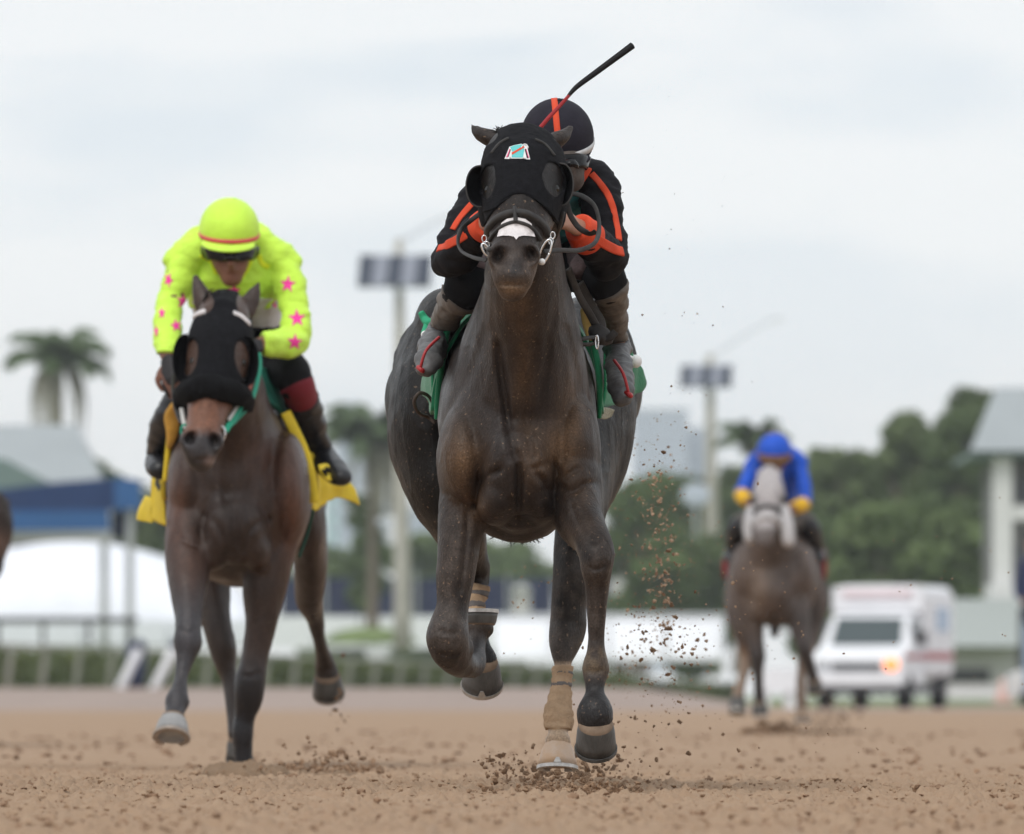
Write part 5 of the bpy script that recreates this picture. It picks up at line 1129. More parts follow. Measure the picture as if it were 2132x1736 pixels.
rl = MB(); rl.loft([(p, k_, k_) for p, k_ in zip(rp, (.026, .038, .043, .045, .045, .042, .036, .026))], 14, 4, cap=0.8); rl = rl.build('shadow_roll', M_roll, h2.obj)
cr = verts_of(rl.data); nr_ = normals_of(rl.data); set_verts(rl.data, cr + nr_ * (0.008 * fbm(cr * 40, 2, 5))[:, None])
M_greens = mat('green_strap', (0.02, 0.32, 0.2), 0.6, 0.3); M_whites = mat('white_strap', (0.6, 0.6, 0.58), 0.6, 0.3)
band3('cheek_strap', [(378, 850, D2 - .83), (381, 870, D2 - .88), (386, 892, D2 - .93)], 0.016, 0.006, M_whites, h2.obj)
band3('cheek_strap', [(510, 820, D2 - .75), (498, 852, D2 - .82), (480, 880, D2 - .9), (470, 897, D2 - .93)], 0.022, 0.006, M_greens, h2.obj)
band3('cheek_strap', [(502, 822, D2 - .78), (492, 848, D2 - .84), (476, 874, D2 - .91)], 0.012, 0.006, M_whites, h2.obj)
band3('cheek_strap', [(518, 760, D2 - .6), (522, 790, D2 - .65), (514, 822, D2 - .72)], 0.016, 0.006, mat('faded_red_strap', (.42, .13, .1), .7), h2.obj)
ring3('bit_ring', P(460, 902, D2 - .95), 0.014, 0.025, 0.004, M_steel, h2.obj); ring3('bit_ring', P(384, 897, D2 - .95), 0.012, 0.022, 0.004, M_greens, h2.obj)
band3('rein', [(378, 880, D2 - .9), (366, 850, D2 - .7), (360, 810, D2 - .5), (362, 780, D2 - .3)], 0.018, 0.004, M_leather, h2.obj)
band3('rein', [(466, 898, D2 - .92), (520, 840, D2 - .6), (540, 770, D2 - .4), (538, 735, D2 - .3)], 0.016, 0.004, M_greens, h2.obj)
M_yel = mat('yellow_number_cloth', (0.75, 0.56, 0.045), 0.7, 0.2, var=0.15, vscale=5, bump=0.3, bscale=150)
M_yel2 = mat('mustard_pad', (0.5, 0.27, 0.05), 0.8, 0.2, var=0.2, vscale=20)
M_teal2 = mat('teal_pad', (0.03, 0.17, 0.135), 0.75, 0.2, var=0.35, vscale=10)
mk = is_tag(h2, 'torso', 'neck') & (h2.co[:, 1] > D2 + 0.36) & (h2.co[:, 1] < D2 + 1.05) & (h2.pv < 1040) & (h2.pv > 700)
shell(h2.me, h2.co, h2.nrm, mk, 0.02, 'saddle_cloth', M_yel, h2.obj, fold=0.004, fscale=(8, 8, 8), poly=h2.poly, inner=0.010)
y2 = D2 + 0.36
sheet([[P(598, 862, y2), P(606, 868, y2 + .1), P(614, 880, y2 + .2)], [P(625, 930, y2 - .02), P(634, 935, y2 + .05), P(642, 945, y2 + .2)], [P(640, 1000, y2), P(652, 1000, y2 + .1), P(664, 1005, y2 + .2)], [P(643, 1052, y2), P(652, 1048, y2 + .1), P(662, 1040, y2 + .2)]], 0.008, 'cloth_flap', M_yel, h2.obj, wob=.006)
sheet([[P(655, 965, y2 + .25), P(690, 975, y2 + .4), P(720, 990, y2 + .55), P(730, 1005, y2 + .6)], [P(655, 1010, y2 + .22), P(685, 1012, y2 + .36), P(715, 1015, y2 + .52), P(738, 1020, y2 + .62)], [P(648, 1066, y2 + .2), P(672, 1052, y2 + .34), P(705, 1036, y2 + .5), P(748, 1052, y2 + .66)]], 0.007, 'cloth_flap', M_yel, h2.obj, wob=.012)
fl = sheet([[P(318, 985, y2 + .3), P(330, 983, y2 + .2), P(346, 985, y2 + .05)], [P(316, 1035, y2 + .3), P(328, 1036, y2 + .2), P(342, 1040, y2 + .05)], [P(316, 1080, y2 + .3), P(330, 1088, y2 + .2), P(348, 1095, y2 + .05)]], 0.007, 'cloth_flap', M_yel, h2.obj, wob=.006)
sheet([[P(304, 1032, y2 + .6), P(312, 1036, y2 + .5), P(318, 1050, y2 + .4)], [P(290, 1060, y2 + .65), P(302, 1064, y2 + .55), P(318, 1068, y2 + .42)], [P(287, 1082, y2 + .65), P(302, 1086, y2 + .55), P(320, 1088, y2 + .42)]], 0.007, 'cloth_flap', M_yel, h2.obj, wob=.004)
# fragments of the printed number
fb = bvh_of(fl.data)
for poly in ([(325, 998), (331, 994), (333, 1010), (328, 1016), (324, 1010)], [(330, 1012), (336, 1008), (334, 1020), (329, 1022)]): decal(fb, poly, 'number_print', M_black, h2.obj, off=0.003, cuts=1)
sheet([[P(662, 968, D2 + 0.06 + .1), P(680, 966, D2 + 0.06 + .16), P(688, 976, D2 + 0.06 + .2)], [P(668, 984, D2 + 0.06 + .08), P(684, 984, D2 + 0.06 + .14), P(694, 988, D2 + 0.06 + .2)], [P(682, 1000, D2 + 0.06 + .08), P(692, 1000, D2 + 0.06 + .14), P(700, 996, D2 + 0.06 + .2)]], 0.006, 'cloth_corner', M_yel, h2.obj)
for a, b2 in (((670, 978), (680, 990)), ((677, 973), (686, 984))): MB().tube([P(a[0], a[1], D2 + 0.06 + .05), P((a[0] + b2[0]) / 2 + 1, (a[1] + b2[1]) / 2 - 1, D2 + 0.06 + .05), P(b2[0], b2[1], D2 + 0.06 + .06)], [0.005, 0.009, 0.005], 6).build('number_print', M_black, h2.obj)
sheet([[P(536, 762, D2 + .1), P(570, 778, D2 + .2), P(622, 812, D2 + .35)], [P(545, 800, D2 + .08), P(578, 820, D2 + .2), P(612, 846, D2 + .35)], [P(560, 840, D2 + .1), P(585, 862, D2 + .2), P(600, 880, D2 + .35)]], 0.02, 'saddle_pad', M_teal2, h2.obj, wob=.006)
MB().tube([P(548, 775, D2 + .2), P(580, 782, D2 + .2), P(604, 778, D2 + .18)], [0.02, 0.02, 0.016], 10).build('pad_roll', M_greens, h2.obj)
MB().loft([(P(368, 842, D2 - .08), 0.018, 0.02), (P(359, 866, D2 - .06), 0.030, 0.02), (P(359, 898, D2 - .06), 0.024, 0.02), (P(353, 928, D2 - .05), 0.012, 0.015)], 10, 4, power=3).build('foam_pad', M_yel2, h2.obj)
band3('cloth_edge', [(594, 858, D2 + .1), (612, 895, D2 + .1), (632, 940, D2 + .1), (646, 990, D2 + .1), (653, 1046, D2 + .1)], 0.04, 0.012, M_yel, h2.obj, roll=1.2)
MB().tube([P(352, 915, D2 - .04), P(348, 960, D2 - .02), P(344, 1000, D2)], 0.011, 8).build('cloth_binding', M_yel, h2.obj)
MB().loft([(P(490, 790, D2 + .38), 0.12, 0.03), (P(495, 795, D2 + .6), 0.14, 0.03), (P(498, 790, D2 + .85), 0.15, 0.035)], 14, 4, power=3).build('saddle', M_leather, h2.obj)
band3('girth', [(652, 1060, D2 + .5), (640, 1110, D2 + .5), (622, 1160, D2 + .45)], 0.012, 0.006, mat('dark_green_girth', (.015, .07, .045), .7), h2.obj)
MB().loft([(P(515, 890, D2 + 2.5), 0.05, 0.05), (P(515, 1030, D2 + 2.7), 0.07, 0.06), (P(512, 1180, D2 + 2.6), 0.05, 0.04)], 12, 4).build('tail', M_hair, h2.obj)
rt_ = []
for i in range(40): rt_.append((P(452 + r.uniform(-30, 26), 628 + r.uniform(-10, 6), D2 - 0.56 + r.uniform(-.04, .04)), (r.uniform(-.4, .4), -.4, r.uniform(.1, .8)), r.uniform(.03, .06), r.uniform(0.3, 1)))
hairs('forelock', rt_, M_hair, h2.obj, 3, 0.003)

# ---------- third horse (grey, under the rider in blue)
D3 = 71.0
ch3 = {
 'torso': [(1606, 1235, -0.2, 40, 0.14), (1608, 1220, -0.08, 76, 0.26), (1610, 1205, 0.12, 94, 0.34), (1612, 1190, 0.45, 98, 0.37), (1613, 1180, 0.85, 100, 0.36), (1614, 1175, 1.25, 100, 0.33), (1615, 1170, 1.6, 102, 0.3), (1616, 1170, 1.95, 98, 0.28), (1616, 1175, 2.25, 76, 0.25), (1616, 1180, 2.45, 40, 0.15)],
 'neck': [(1608, 1200, 0.15, 82, 0.30), (1606, 1160, 0.0, 66, 0.26), (1604, 1120, -0.12, 52, 0.22), (1602, 1070, -0.3, 42, 0.17), (1600, 1020, -0.45, 33, 0.12)],
 'head': [(1600, 984, -0.55, 20, 0.06), (1600, 1006, -0.62, 29, 0.09), (1599, 1036, -0.71, 34, 0.115), (1597, 1064, -0.78, 29, 0.105), (1593, 1090, -0.87, 24, 0.09), (1590, 1110, -0.94, 24, 0.075), (1589, 1126, -0.98, 22, 0.06), (1589, 1136, -0.97, 15, 0.04)],
 'ear_a': [(1584, 992, -0.5, 9, 0.022), (1579, 982, -0.42, 7, 0.018), (1576, 976, -0.36, 3, 0.008)],
 'ear_b': [(1616, 992, -0.5, 9, 0.022), (1621, 982, -0.42, 7, 0.018), (1624, 976, -0.36, 3, 0.008)],
 'fore_a': [(1558, 1235, 0.0, 34, 0.13), (1565, 1290, -0.02, 27, 0.1), (1573, 1340, -0.05, 18, 0.065), (1577, 1368, -0.06, 17, 0.065), (1578, 1400, -0.04, 12, 0.042), (1579, 1435, 0.0, 12, 0.042), (1580, 1460, 0.02, 14, 0.045)],
 'fore_b': [(1652, 1235, 0.0, 34, 0.13), (1660, 1285, -0.1, 26, 0.1), (1668, 1325, -0.2, 18, 0.065), (1674, 1352, -0.25, 17, 0.065), (1684, 1385, -0.2, 12, 0.042), (1692, 1412, -0.15, 13, 0.045)],
 'hind_a': [(1560, 1190, 1.9, 44, 0.28), (1540, 1250, 1.8, 34, 0.2), (1545, 1310, 1.7, 23, 0.12), (1552, 1355, 1.75, 16, 0.08), (1548, 1395, 1.7, 10, 0.045), (1540, 1430, 1.6, 11, 0.045), (1536, 1450, 1.55, 14, 0.05)],
 'hind_b': [(1668, 1190, 1.9, 44, 0.28), (1690, 1250, 1.8, 34, 0.2), (1684, 1310, 1.7, 23, 0.12), (1676, 1360, 1.6, 16, 0.08), (1668, 1400, 1.5, 10, 0.045), (1667, 1440, 1.4, 11, 0.045), (1669, 1470, 1.35, 13, 0.05)],
}
el3 = [(1570, 1040, -0.76, 8, 12, 0.03), (1628, 1040, -0.76, 8, 12, 0.03), (1576, 1110, -0.98, 11, 13, 0.04), (1603, 1110, -0.98, 11, 13, 0.04), (1585, 1265, -0.12, 24, 30, 0.12), (1634, 1265, -0.12, 24, 30, 0.12), (1548, 1190, 0, 28, 60, .2), (1668, 1190, 0, 28, 60, .2)]
def colour3(h):
    n = fbm(h.co * 5, 3, 51); c = np.array([0.092, 0.07, 0.061]) * (1 + 0.35 * n)[:, None]
    def mixc(w, col):
        nonlocal c; w = np.clip(w, 0, 1)[:, None]; c = c * (1 - w) + np.array(col) * w
    mixc(0.5 * blob(h, 1575, 1230, 25, 60, -.5, .5), (0.19, 0.125, 0.08))
    mixc(is_tag(h, 'head', 'ear_a', 'ear_b') * 1.0, (0.40, 0.37, 0.37)); mixc(is_tag(h, 'head', 'ear_a', 'ear_b') * np.clip(fbm(h.co * 18, 2, 57), 0, 1) * .5, (0.25, 0.22, 0.22)); mixc(is_tag(h, 'head') * ss(1088, 1106, h.pv), (0.13, 0.11, 0.105))
    for q in ((1566, 1040, 9, 13), (1632, 1040, 9, 13)): mixc(blob(h, *q, -1.2, -.5) * 1.1, (0.02, 0.017, 0.016))
    mixc(is_tag(h, 'hind_a', 'hind_b') * ss(1330, 1360, h.pv) * .8, (0.3, 0.21, 0.15)); mixc(is_tag(h, 'fore_a', 'fore_b') * ss(1300, 1370, h.pv) * .9, (0.035, 0.03, 0.03))
    return c
h3 = build_horse('racehorse', D3, ch3, el3, 0.016, 6, 0.004, 'grey white-faced racehorse far behind under the rider in blue', colour3, M_coat3, (1608, 1530), 'galloping racehorses')
for tp, bt in (((1580, 1462, .02), (1582, 1488, .02)), ((1693, 1414, -.15), (1697, 1438, -.12)), ((1536, 1452, 1.55), (1534, 1482, 1.5))): hoof(h3, tp, bt, 15, 18, M_hoofd, M_shoe, False)
hoof(h3, (1669, 1472, 1.35), (1670, 1500, 1.33), 13, 17, M_hoofl, M_shoe, False)
for u in (1564, 1634): MB().ell(P(u, 1040, D3 - .79), (0.02, 0.02, 0.02), 10, 8).build('eye', M_eye, h3.obj)
M_fleece = mat('white_sheepskin', (0.5, 0.485, 0.49), 0.95, 0.1, bump=1.0, bscale=80)
MB().loft([(P(1562, 1062, D3 - .8), .03, .05), (P(1558, 1095, D3 - .86), .042, .06), (P(1560, 1122, D3 - .9), .035, .05)], 10, 3).build('cheek_roll', M_fleece, h3.obj)
MB().loft([(P(1634, 1062, D3 - .8), .035, .05), (P(1638, 1095, D3 - .86), .05, .06), (P(1641, 1126, D3 - .9), .045, .05)], 10, 3).build('cheek_roll', M_fleece, h3.obj)
strap(h3.bvh, [(1572, 1066), (1585, 1057), (1598, 1055), (1611, 1057), (1624, 1068)], 0.03, 0.02, 'noseband', M_leather, h3.obj)
strap(h3.bvh, [(1570, 1092), (1582, 1079), (1596, 1077), (1610, 1079), (1620, 1092)], 0.05, 0.03, 'fleece_noseband', M_fleece, h3.obj)
M_redc = mat('red_cloth', (0.30, 0.02, 0.03), 0.75, 0.2)
mk = is_tag(h3, 'torso') & (h3.co[:, 1] > D3 + 0.4) & (h3.co[:, 1] < D3 + 1.05) & (h3.pv < 1205)
shell(h3.me, h3.co, h3.nrm, mk, 0.03, 'saddle_cloth', M_redc, h3.obj, poly=h3.poly, inner=0.01)
sheet([[P(1512, 1150, D3 + .8), P(1522, 1152, D3 + .5)], [P(1508, 1190, D3 + .8), P(1520, 1192, D3 + .5)]], .02, 'cloth_flap', M_redc, h3.obj)
sheet([[P(1688, 1130, D3 + .5), P(1702, 1134, D3 + .8)], [P(1692, 1160, D3 + .5), P(1714, 1162, D3 + .8)], [P(1694, 1196, D3 + .5), P(1712, 1200, D3 + .8)]], .02, 'cloth_flap', M_redc, h3.obj)
MB().loft([(P(1608, 1080, D3 + .4), 0.12, 0.03), (P(1608, 1080, D3 + .85), 0.15, 0.035)], 12, 3, power=3).build('saddle', M_leather, h3.obj)
MB().loft([(P(1616, 1120, D3 + 2.5), 0.06, 0.06), (P(1614, 1240, D3 + 2.6), 0.08, 0.06), (P(1612, 1320, D3 + 2.5), 0.03, 0.03)], 10, 3).build('tail', M_hair, h3.obj)

# ---------- fourth horse: only its face enters at the left edge
D4 = 55.0
def shift(ch, du_body, du_head, dv, k=1.05):
    outp = {}
    for n_, st in ch.items():
        w = 1.0 if n_ in ('head', 'ear_a', 'ear_b') else 0.0; q = []
        for i, s in enumerate(st):
            ww = w if n_ != 'neck' else i / (len(st) - 1)
            q.append((1600 + (s[0] - 1600) * k + du_body + (du_head - du_body) * ww, 1470 + (s[1] - 1470) * k + dv, *[s[2]], s[3] * k, *s[4:]))
        outp[n_] = q
    return outp
ch4 = shift(ch3, -1760, -1604, 62, 1.0)
def colour4(h):
    c = np.array([0.022, 0.014, 0.011]) * (1 + 0.25 * fbm(h.co * 6, 3, 61))[:, None]
    w = (is_tag(h, 'head') * ss(1090, 1130, h.pv) * ss(1170, 1150, h.pv))[:, None] * .7; return c * (1 - w) + np.array([0.10, 0.05, 0.03]) * w
h4 = build_horse('racehorse', D4, ch4, [], 0.017, 6, 0.004, 'dark brown racehorse of which only the nose enters at the left edge', colour4, M_coat4, (-140, 1540), 'galloping racehorses')
for q in (('fore_a', 25), ('fore_b', 24), ('hind_a', 25), ('hind_b', 24)):
    s = ch4[q[0]][-1]; hoof(h4, (s[0], s[1] + 2, s[2]), (s[0] + 2, s[1] + 28, s[2]), 16, 19, M_hoofd, M_shoe, False)
# ------------------------------------------------------------------ riders
M_skin = mat('skin', (0.36, 0.19, 0.13), 0.55, 0.35, var=0.2, vscale=20)
M_skin2 = mat('tanned_skin', (0.20, 0.092, 0.064), 0.5, 0.35, var=0.2, vscale=20)
M_silk1 = mat('racing_silks', (0.02, 0.02, 0.025), 0.7, 0.14, attr='coat', bump=0.25, bscale=300)
M_blackc = mat('black_breeches', (0.008, 0.008, 0.0095), 0.75, 0.15, var=0.4, vscale=20, bump=0.2, bscale=200)
M_boot1 = mat('dusty_boot', (0.10, 0.088, 0.078), 0.6, 0.3, var=0.7, vscale=14, var2=(0.21, 0.18, 0.155), bump=0.25, bscale=60)
M_foot1 = mat('grey_boot_foot', (0.075, 0.077, 0.083), 0.5, 0.35, var=0.7, vscale=16, var2=(0.17, 0.165, 0.16), bump=0.25, bscale=60)
M_boot2 = mat('black_boot', (0.014, 0.014, 0.017), 0.4, 0.45, var=0.5, vscale=12, bump=0.15, bscale=50)
M_helm1 = mat('navy_black_helmet_silk', (0.019, 0.0175, 0.026), 0.8, 0.18, var=0.2, vscale=40, bump=0.3, bscale=300)
M_reflect = mat('grey_reflective_band', (0.55, 0.55, 0.56), 0.5, 0.4, var=0.15, vscale=60)
M_mask = mat('dusty_face_scarf', (0.10, 0.085, 0.076), 0.85, 0.15, var=0.3, vscale=30)
M_redst = mat('red_stirrup', (0.38, 0.028, 0.032), 0.4, 0.4)
M_neon = mat('neon_yellow_silks', (0.60, 0.92, 0.09), 0.6, 0.25, var=0.08, vscale=12, bump=0.3, bscale=120, sheen=0.1)
M_neon2 = mat('neon_yellow_yoke', (0.78, 0.9, 0.03), 0.6, 0.25, bump=0.3, bscale=120)
M_star = mat('hot_pink_print', (0.9, 0.06, 0.36), 0.6, 0.2)
M_whitep = mat('white_breeches', (0.62, 0.62, 0.64), 0.7, 0.2, var=0.12, vscale=20)
M_lens = mat('dark_goggle_lens', (0.006, 0.006, 0.007), 0.25, 0.25)
M_strapk = mat('goggle_strap', (0.2, 0.19, 0.2), 0.6, 0.3)
M_royal = mat('royal_blue_silks', (0.015, 0.085, 0.52), 0.6, 0.25, var=0.15, vscale=8)
M_gold = mat('gold_sleeve', (0.72, 0.42, 0.02), 0.6, 0.25)
M_maroon = mat('maroon_knee_patch', (0.19, 0.018, 0.03), 0.6, 0.25)
M_glove = mat('black_glove', (0.02, 0.018, 0.02), 0.6, 0.3)

def hand_chains(ch, key, W, d, n, s=1.0, curl=(50, 115, 165)):
    W = Vector(W); d = Vector(d).normalized(); n = Vector(n); n = (n - d * n.dot(d)).normalized(); sd = d.cross(n)
    ch[key + '_palm'] = ([(W - d * 0.01 * s, .027 * s, .020 * s), (W + d * .035 * s, .038 * s, .018 * s), (W + d * .08 * s, .040 * s, .015 * s)], sd)
    for i, f in enumerate((0.95, 1.06, 1.0, 0.8)):
        p = W + d * (.083 * s) + sd * ((.030 - .020 * i) * s); pts = [(W + d * .06 * s + sd * ((.026 - .0175 * i) * s), .0105 * s, .0105 * s), (p, .0105 * s, .0105 * s)]
        for a, ln, rr in zip(curl, (.042, .026, .02), (.0098, .009, .0075)):
            q = math.radians(a); p = p + (d * math.cos(q) - n * math.sin(q)) * (ln * f * s); pts.append((p, rr * s, rr * s))
        ch[f'{key}_finger{i}'] = (pts, None)
    p = W + d * .022 * s + sd * .03 * s; pts = [(p, .014 * s, .014 * s)]
    for v_, ln, rr in (((d * .65 + sd * .7 - n * .3), .036, .012), ((d * .85 + sd * .05 - n * .5), .028, .0105), ((d * .75 - sd * .35 - n * .6), .018, .0085)):
        p = p + v_.normalized() * ln * s; pts.append((p, rr * s, rr * s))
    ch[key + '_thumb'] = (pts, None)
def build_rider(D, chains, wchains, ellips, voxel, label, skin, base_uv, group='jockeys in racing silks'):
    h = Horse(); h.D = D; buf = MB(); samples = {}
    for cn_, st in chains.items():
        pts = []
        for s_ in st:
            u, v, dy, rw = s_[:4]; y = D + dy; rd = s_[4] if len(s_) > 4 else rw * y / F
            pts.append((P(u, v, y), rw * y / F, rd))
        samples[cn_] = buf.loft(pts, 18, 5, cap=0.9).samp
    for cn_, (pts, ref) in wchains.items(): samples[cn_] = buf.loft(pts, 12, 4, cap=0.9, ref=ref).samp
    for e in ellips: buf.ell(P(e[0], e[1], D + e[2]), (e[3] * D / F, e[5], e[4] * D / F), 20, 14)
    me = remesh(buf, voxel, 4, 'person'); co = verts_of(me); h.co = co; h.nrm = normals_of(me); h.me = me
    h.tag, h.names, h.t = nearest_tags(co, samples); h.pu, h.pv = PX(co)
    h.poly = np.array([p.vertices[:] for p in me.polygons if len(p.vertices) == 4], int)
    o = finish('person', me, skin); base = P(base_uv[0], base_uv[1], D); h.obj = o; rebase(o, base); tag(o, label, 'person', group); return h
def parts_tag(h, pre): return np.isin(h.tag, [i for i, n in enumerate(h.names) if n.startswith(pre)])
def helmet(h, u, v, dy, rad, pitch, roll, m, mband, mpeak, mstripe=None, band_h=0.016, zr=-0.22, yaw=0.0, peak=0.055, visible_band=True):
    c = P(u, v, h.D + dy); R = Matrix.Rotation(math.radians(yaw), 3, 'Z') @ Matrix.Rotation(math.radians(roll), 3, 'Y') @ Matrix.Rotation(math.radians(pitch), 3, 'X')
    b = MB(); b.ell(c, rad, 36, 18, R=R, zmin=zr); k = math.sqrt(1 - zr * zr); n = 48
    o = b.build('helmet', m, h.obj)
    def ringpt(th, z, q=1.0): kk = math.sqrt(max(0, 1 - z * z)); return c + R @ Vector((rad[0] * kk * q * math.cos(th), rad[1] * kk * q * math.sin(th), rad[2] * z))
    def belt(name, z0, z1, q, m_, t0=0, t1=2 * math.pi, close=True):
        V, Fc = [], []
        for i in range(n + 1):
            th = t0 + (t1 - t0) * i / n
            V += [ringpt(th, z0, q - .03), ringpt(th, z0, q), ringpt(th, (z0 + z1) / 2, q + .008), ringpt(th, z1, q), ringpt(th, z1, q - .03)]
        for i in range(n):
            for j in range(4): a = i * 5 + j; Fc.append((a, a + 5, a + 6, a + 1))
        return MB().add(V, Fc).build(name, m_, o)
    belt('band', zr - 0.02, zr + band_h / rad[2] * 1.0, 1.03, mband); belt('rim', zr - 0.16, zr - 0.02, 1.012, mpeak)
    # peak
    V, Fc = [], []; N = 20
    for lay, dz in ((0, 0.0), (1, -0.005)):
        for i in range(N + 1):
            a = math.radians(-58 + 116 * i / N); th = math.radians(-90) + a; p = ringpt(th, zr - 0.05, 1.0)
            ext = peak * math.cos(a * 0.95); q = p + R @ Vector((math.sin(a) * ext * 0.35, -ext, -ext * 0.28)); mid = (p + q) / 2 + R @ Vector((0, 0, 0.006))
            V += [p + R @ Vector((0, 0.004, dz)), mid + R @ Vector((0, 0, dz)), q + R @ Vector((0, 0, dz))]
    M0 = (N + 1) * 3
    for i in range(N):
        for j in range(2): a = i * 3 + j; Fc += [(a, a + 1, a + 4, a + 3), (M0 + a, M0 + a + 3, M0 + a + 4, M0 + a + 1)]
        a = i * 3 + 2; Fc.append((a, M0 + a, M0 + a + 3, a + 3))
    MB().add(V, Fc).build('peak', mpeak, o)
    if mstripe:
        V, Fc = [], []
        for i in range(25):
            al = math.radians(-8 + 196 * i / 24)
            for x in (-0.0085, 0.0085):
                for q in (1.004, 1.012): V.append(c + R @ Vector((x, -rad[1] * math.cos(al) * q, rad[2] * math.sin(al) * q + (0 if math.sin(al) > zr else 0))))
        for i in range(24): a = i * 4; Fc += [(a + 1, a + 5, a + 7, a + 3), (a, a + 4, a + 5, a + 1), (a + 2, a + 3, a + 7, a + 6)]
        MB().add(V, Fc).build('stripe', mstripe, o)
    MB().ell(ringpt(0, 0.99, 1.0), (0.008, 0.008, 0.004), 8, 6).build('button', m, o)
    return o
def star(u, v, r, rot=0, sx=1.0):
    return [(u + sx * (r if k % 2 == 0 else r * 0.42) * math.sin(math.radians(rot + 36 * k)), v - (r if k % 2 == 0 else r * 0.42) * math.cos(math.radians(rot + 36 * k))) for k in range(10)]

# ---- rider of the lead horse
rc1 = {
 'torso': [(1090, 500, 0.78, 115, 0.13), (1108, 455, 0.55, 112, 0.12), (1124, 410, 0.34, 108, 0.125), (1132, 382, 0.2, 100, 0.11), (1136, 366, 0.12, 70, 0.08)],
 'neckp': [(1150, 372, 0.14, 42), (1166, 340, 0.04, 40)],
 'skull': [(1160, 268, 0.02, 50, 0.07), (1161, 292, 0.0, 60, 0.085), (1166, 325, -0.03, 58, 0.085), (1176, 352, -0.06, 42, 0.06), (1184, 372, -0.075, 30, 0.04)],
 'arm_a': [(1045, 398, 0.16, 44), (1012, 412, 0.14, 42), (985, 445, 0.10, 38), (962, 485, 0.06, 34), (943, 525, 0.02, 33), (938, 540, 0.0, 32), (955, 528, -0.06, 32), (982, 500, -0.14, 29), (1008, 470, -0.22, 24)],
 'arm_b': [(1205, 382, 0.18, 46), (1238, 388, 0.16, 43), (1252, 425, 0.12, 37), (1260, 470, 0.08, 34), (1266, 520, 0.03, 34), (1264, 542, 0.0, 33), (1248, 522, -0.07, 33), (1228, 500, -0.15, 29), (1208, 478, -0.22, 23)],
 'leg_a': [(1050, 520, 0.72, 72), (1010, 548, 0.45, 60), (982, 580, 0.2, 48), (968, 600, 0.10, 42), (950, 622, 0.18, 29), (935, 648, 0.3, 24), (921, 680, 0.42, 20), (914, 696, 0.46, 20)],
 'leg_b': [(1130, 520, 0.72, 72), (1190, 545, 0.45, 58), (1240, 570, 0.2, 44), (1262, 585, 0.10, 38), (1272, 615, 0.18, 26), (1280, 655, 0.3, 19), (1282, 695, 0.40, 16), (1284, 720, 0.45, 17)],
 'foot_a': [(914, 690, 0.50, 20, 0.03), (906, 708, 0.40, 23, 0.034), (896, 735, 0.28, 25, 0.034), (889, 757, 0.20, 22, 0.028), (886, 768, 0.17, 15, 0.018)],
 'foot_b': [(1285, 715, 0.50, 21, 0.03), (1287, 745, 0.40, 23, 0.034), (1291, 785, 0.28, 25, 0.034), (1293, 812, 0.20, 22, 0.028), (1294, 826, 0.17, 15, 0.018)],
}
w1 = {}
hand_chains(w1, 'hand_a', P(1012, 466, D1 - 0.235), (0.5, -0.6, 0.5), (-0.6, -0.5, 0.4), 0.95)
hand_chains(w1, 'hand_b', P(1204, 474, D1 - 0.23), (-0.55, -0.6, 0.25), (0.5, -0.6, 0.6), 0.95)
r1 = build_rider(D1, rc1, w1, [(1187, 350, -0.13, 9, 14, 0.02)], 0.0068, 'jockey in black and teal silks with orange-red stripes, crouched over the lead horse', M_skin, (1090, 640))
arm = parts_tag(r1, 'arm'); tor = parts_tag(r1, 'torso'); n_ = fbm(r1.co * 20, 2, 71)
jc = np.tile(np.array([0.0085, 0.008, 0.0105]), (len(r1.co), 1)); jc[tor] = (0.035, 0.16, 0.165)
mk = (arm & (r1.t < 7.8)) | tor
j1 = shell(r1.me, r1.co, r1.nrm, mk, 0.010, 'jersey', M_silk1, r1.obj, fold=0.0085, fscale=(16, 16, 34), seed=8, col=jc, poly=r1.poly); jb = bvh_of(j1.data)
strap(jb, [(1231, 362), (1247, 380), (1263, 402), (1273, 425), (1279, 445), (1285, 475), (1288, 500)], 0.018, 0.002, 'sleeve_stripe', M_orange, r1.obj, off=0.0015)
strap(jb, [(1216, 478), (1240, 496), (1262, 510), (1282, 520), (1296, 524)], 0.026, 0.002, 'sleeve_stripe', M_orange, r1.obj, off=0.0015)
strap(jb, [(1226, 352), (1218, 366), (1208, 380), (1199, 394)], 0.016, 0.003, 'collar', M_orange, r1.obj, off=0.0015)
strap(jb, [(986, 420), (970, 438), (954, 458), (942, 478)], 0.017, 0.002, 'sleeve_stripe', M_orange, r1.obj, off=0.0015)
strap(jb, [(1000, 466), (975, 484), (950, 500), (930, 510), (912, 518)], 0.025, 0.002, 'sleeve_stripe', M_orange, r1.obj, off=0.0015)
tt_ = r1.t
for a in ('arm_a', 'arm_b'):
    mk = parts_tag(r1, a) & (tt_ > (7.6 if a == 'arm_a' else 7.15)) & (tt_ < 8.2)
    shell(r1.me, r1.co, r1.nrm, mk, 0.015, 'cuff', M_orange, r1.obj, fold=0.003, fscale=(20, 20, 30), poly=r1.poly)
for q in 'ab':
    leg = parts_tag(r1, 'leg_' + q)
    mk = leg & (r1.t < 3.6); shell(r1.me, r1.co, r1.nrm, mk, 0.008, 'breeches_leg', M_blackc, r1.obj, fold=0.003, poly=r1.poly)
    mk = leg & (r1.t >= 3.1); shell(r1.me, r1.co, r1.nrm, mk, 0.011, 'boot_shaft', M_boot1, r1.obj, fold=0.006, fscale=(18, 18, 60), poly=r1.poly)
    mk = parts_tag(r1, 'foot_' + q); shell(r1.me, r1.co, r1.nrm, mk, 0.007, 'boot_foot', M_foot1, r1.obj, fold=0.007, fscale=(20, 20, 60), poly=r1.poly)
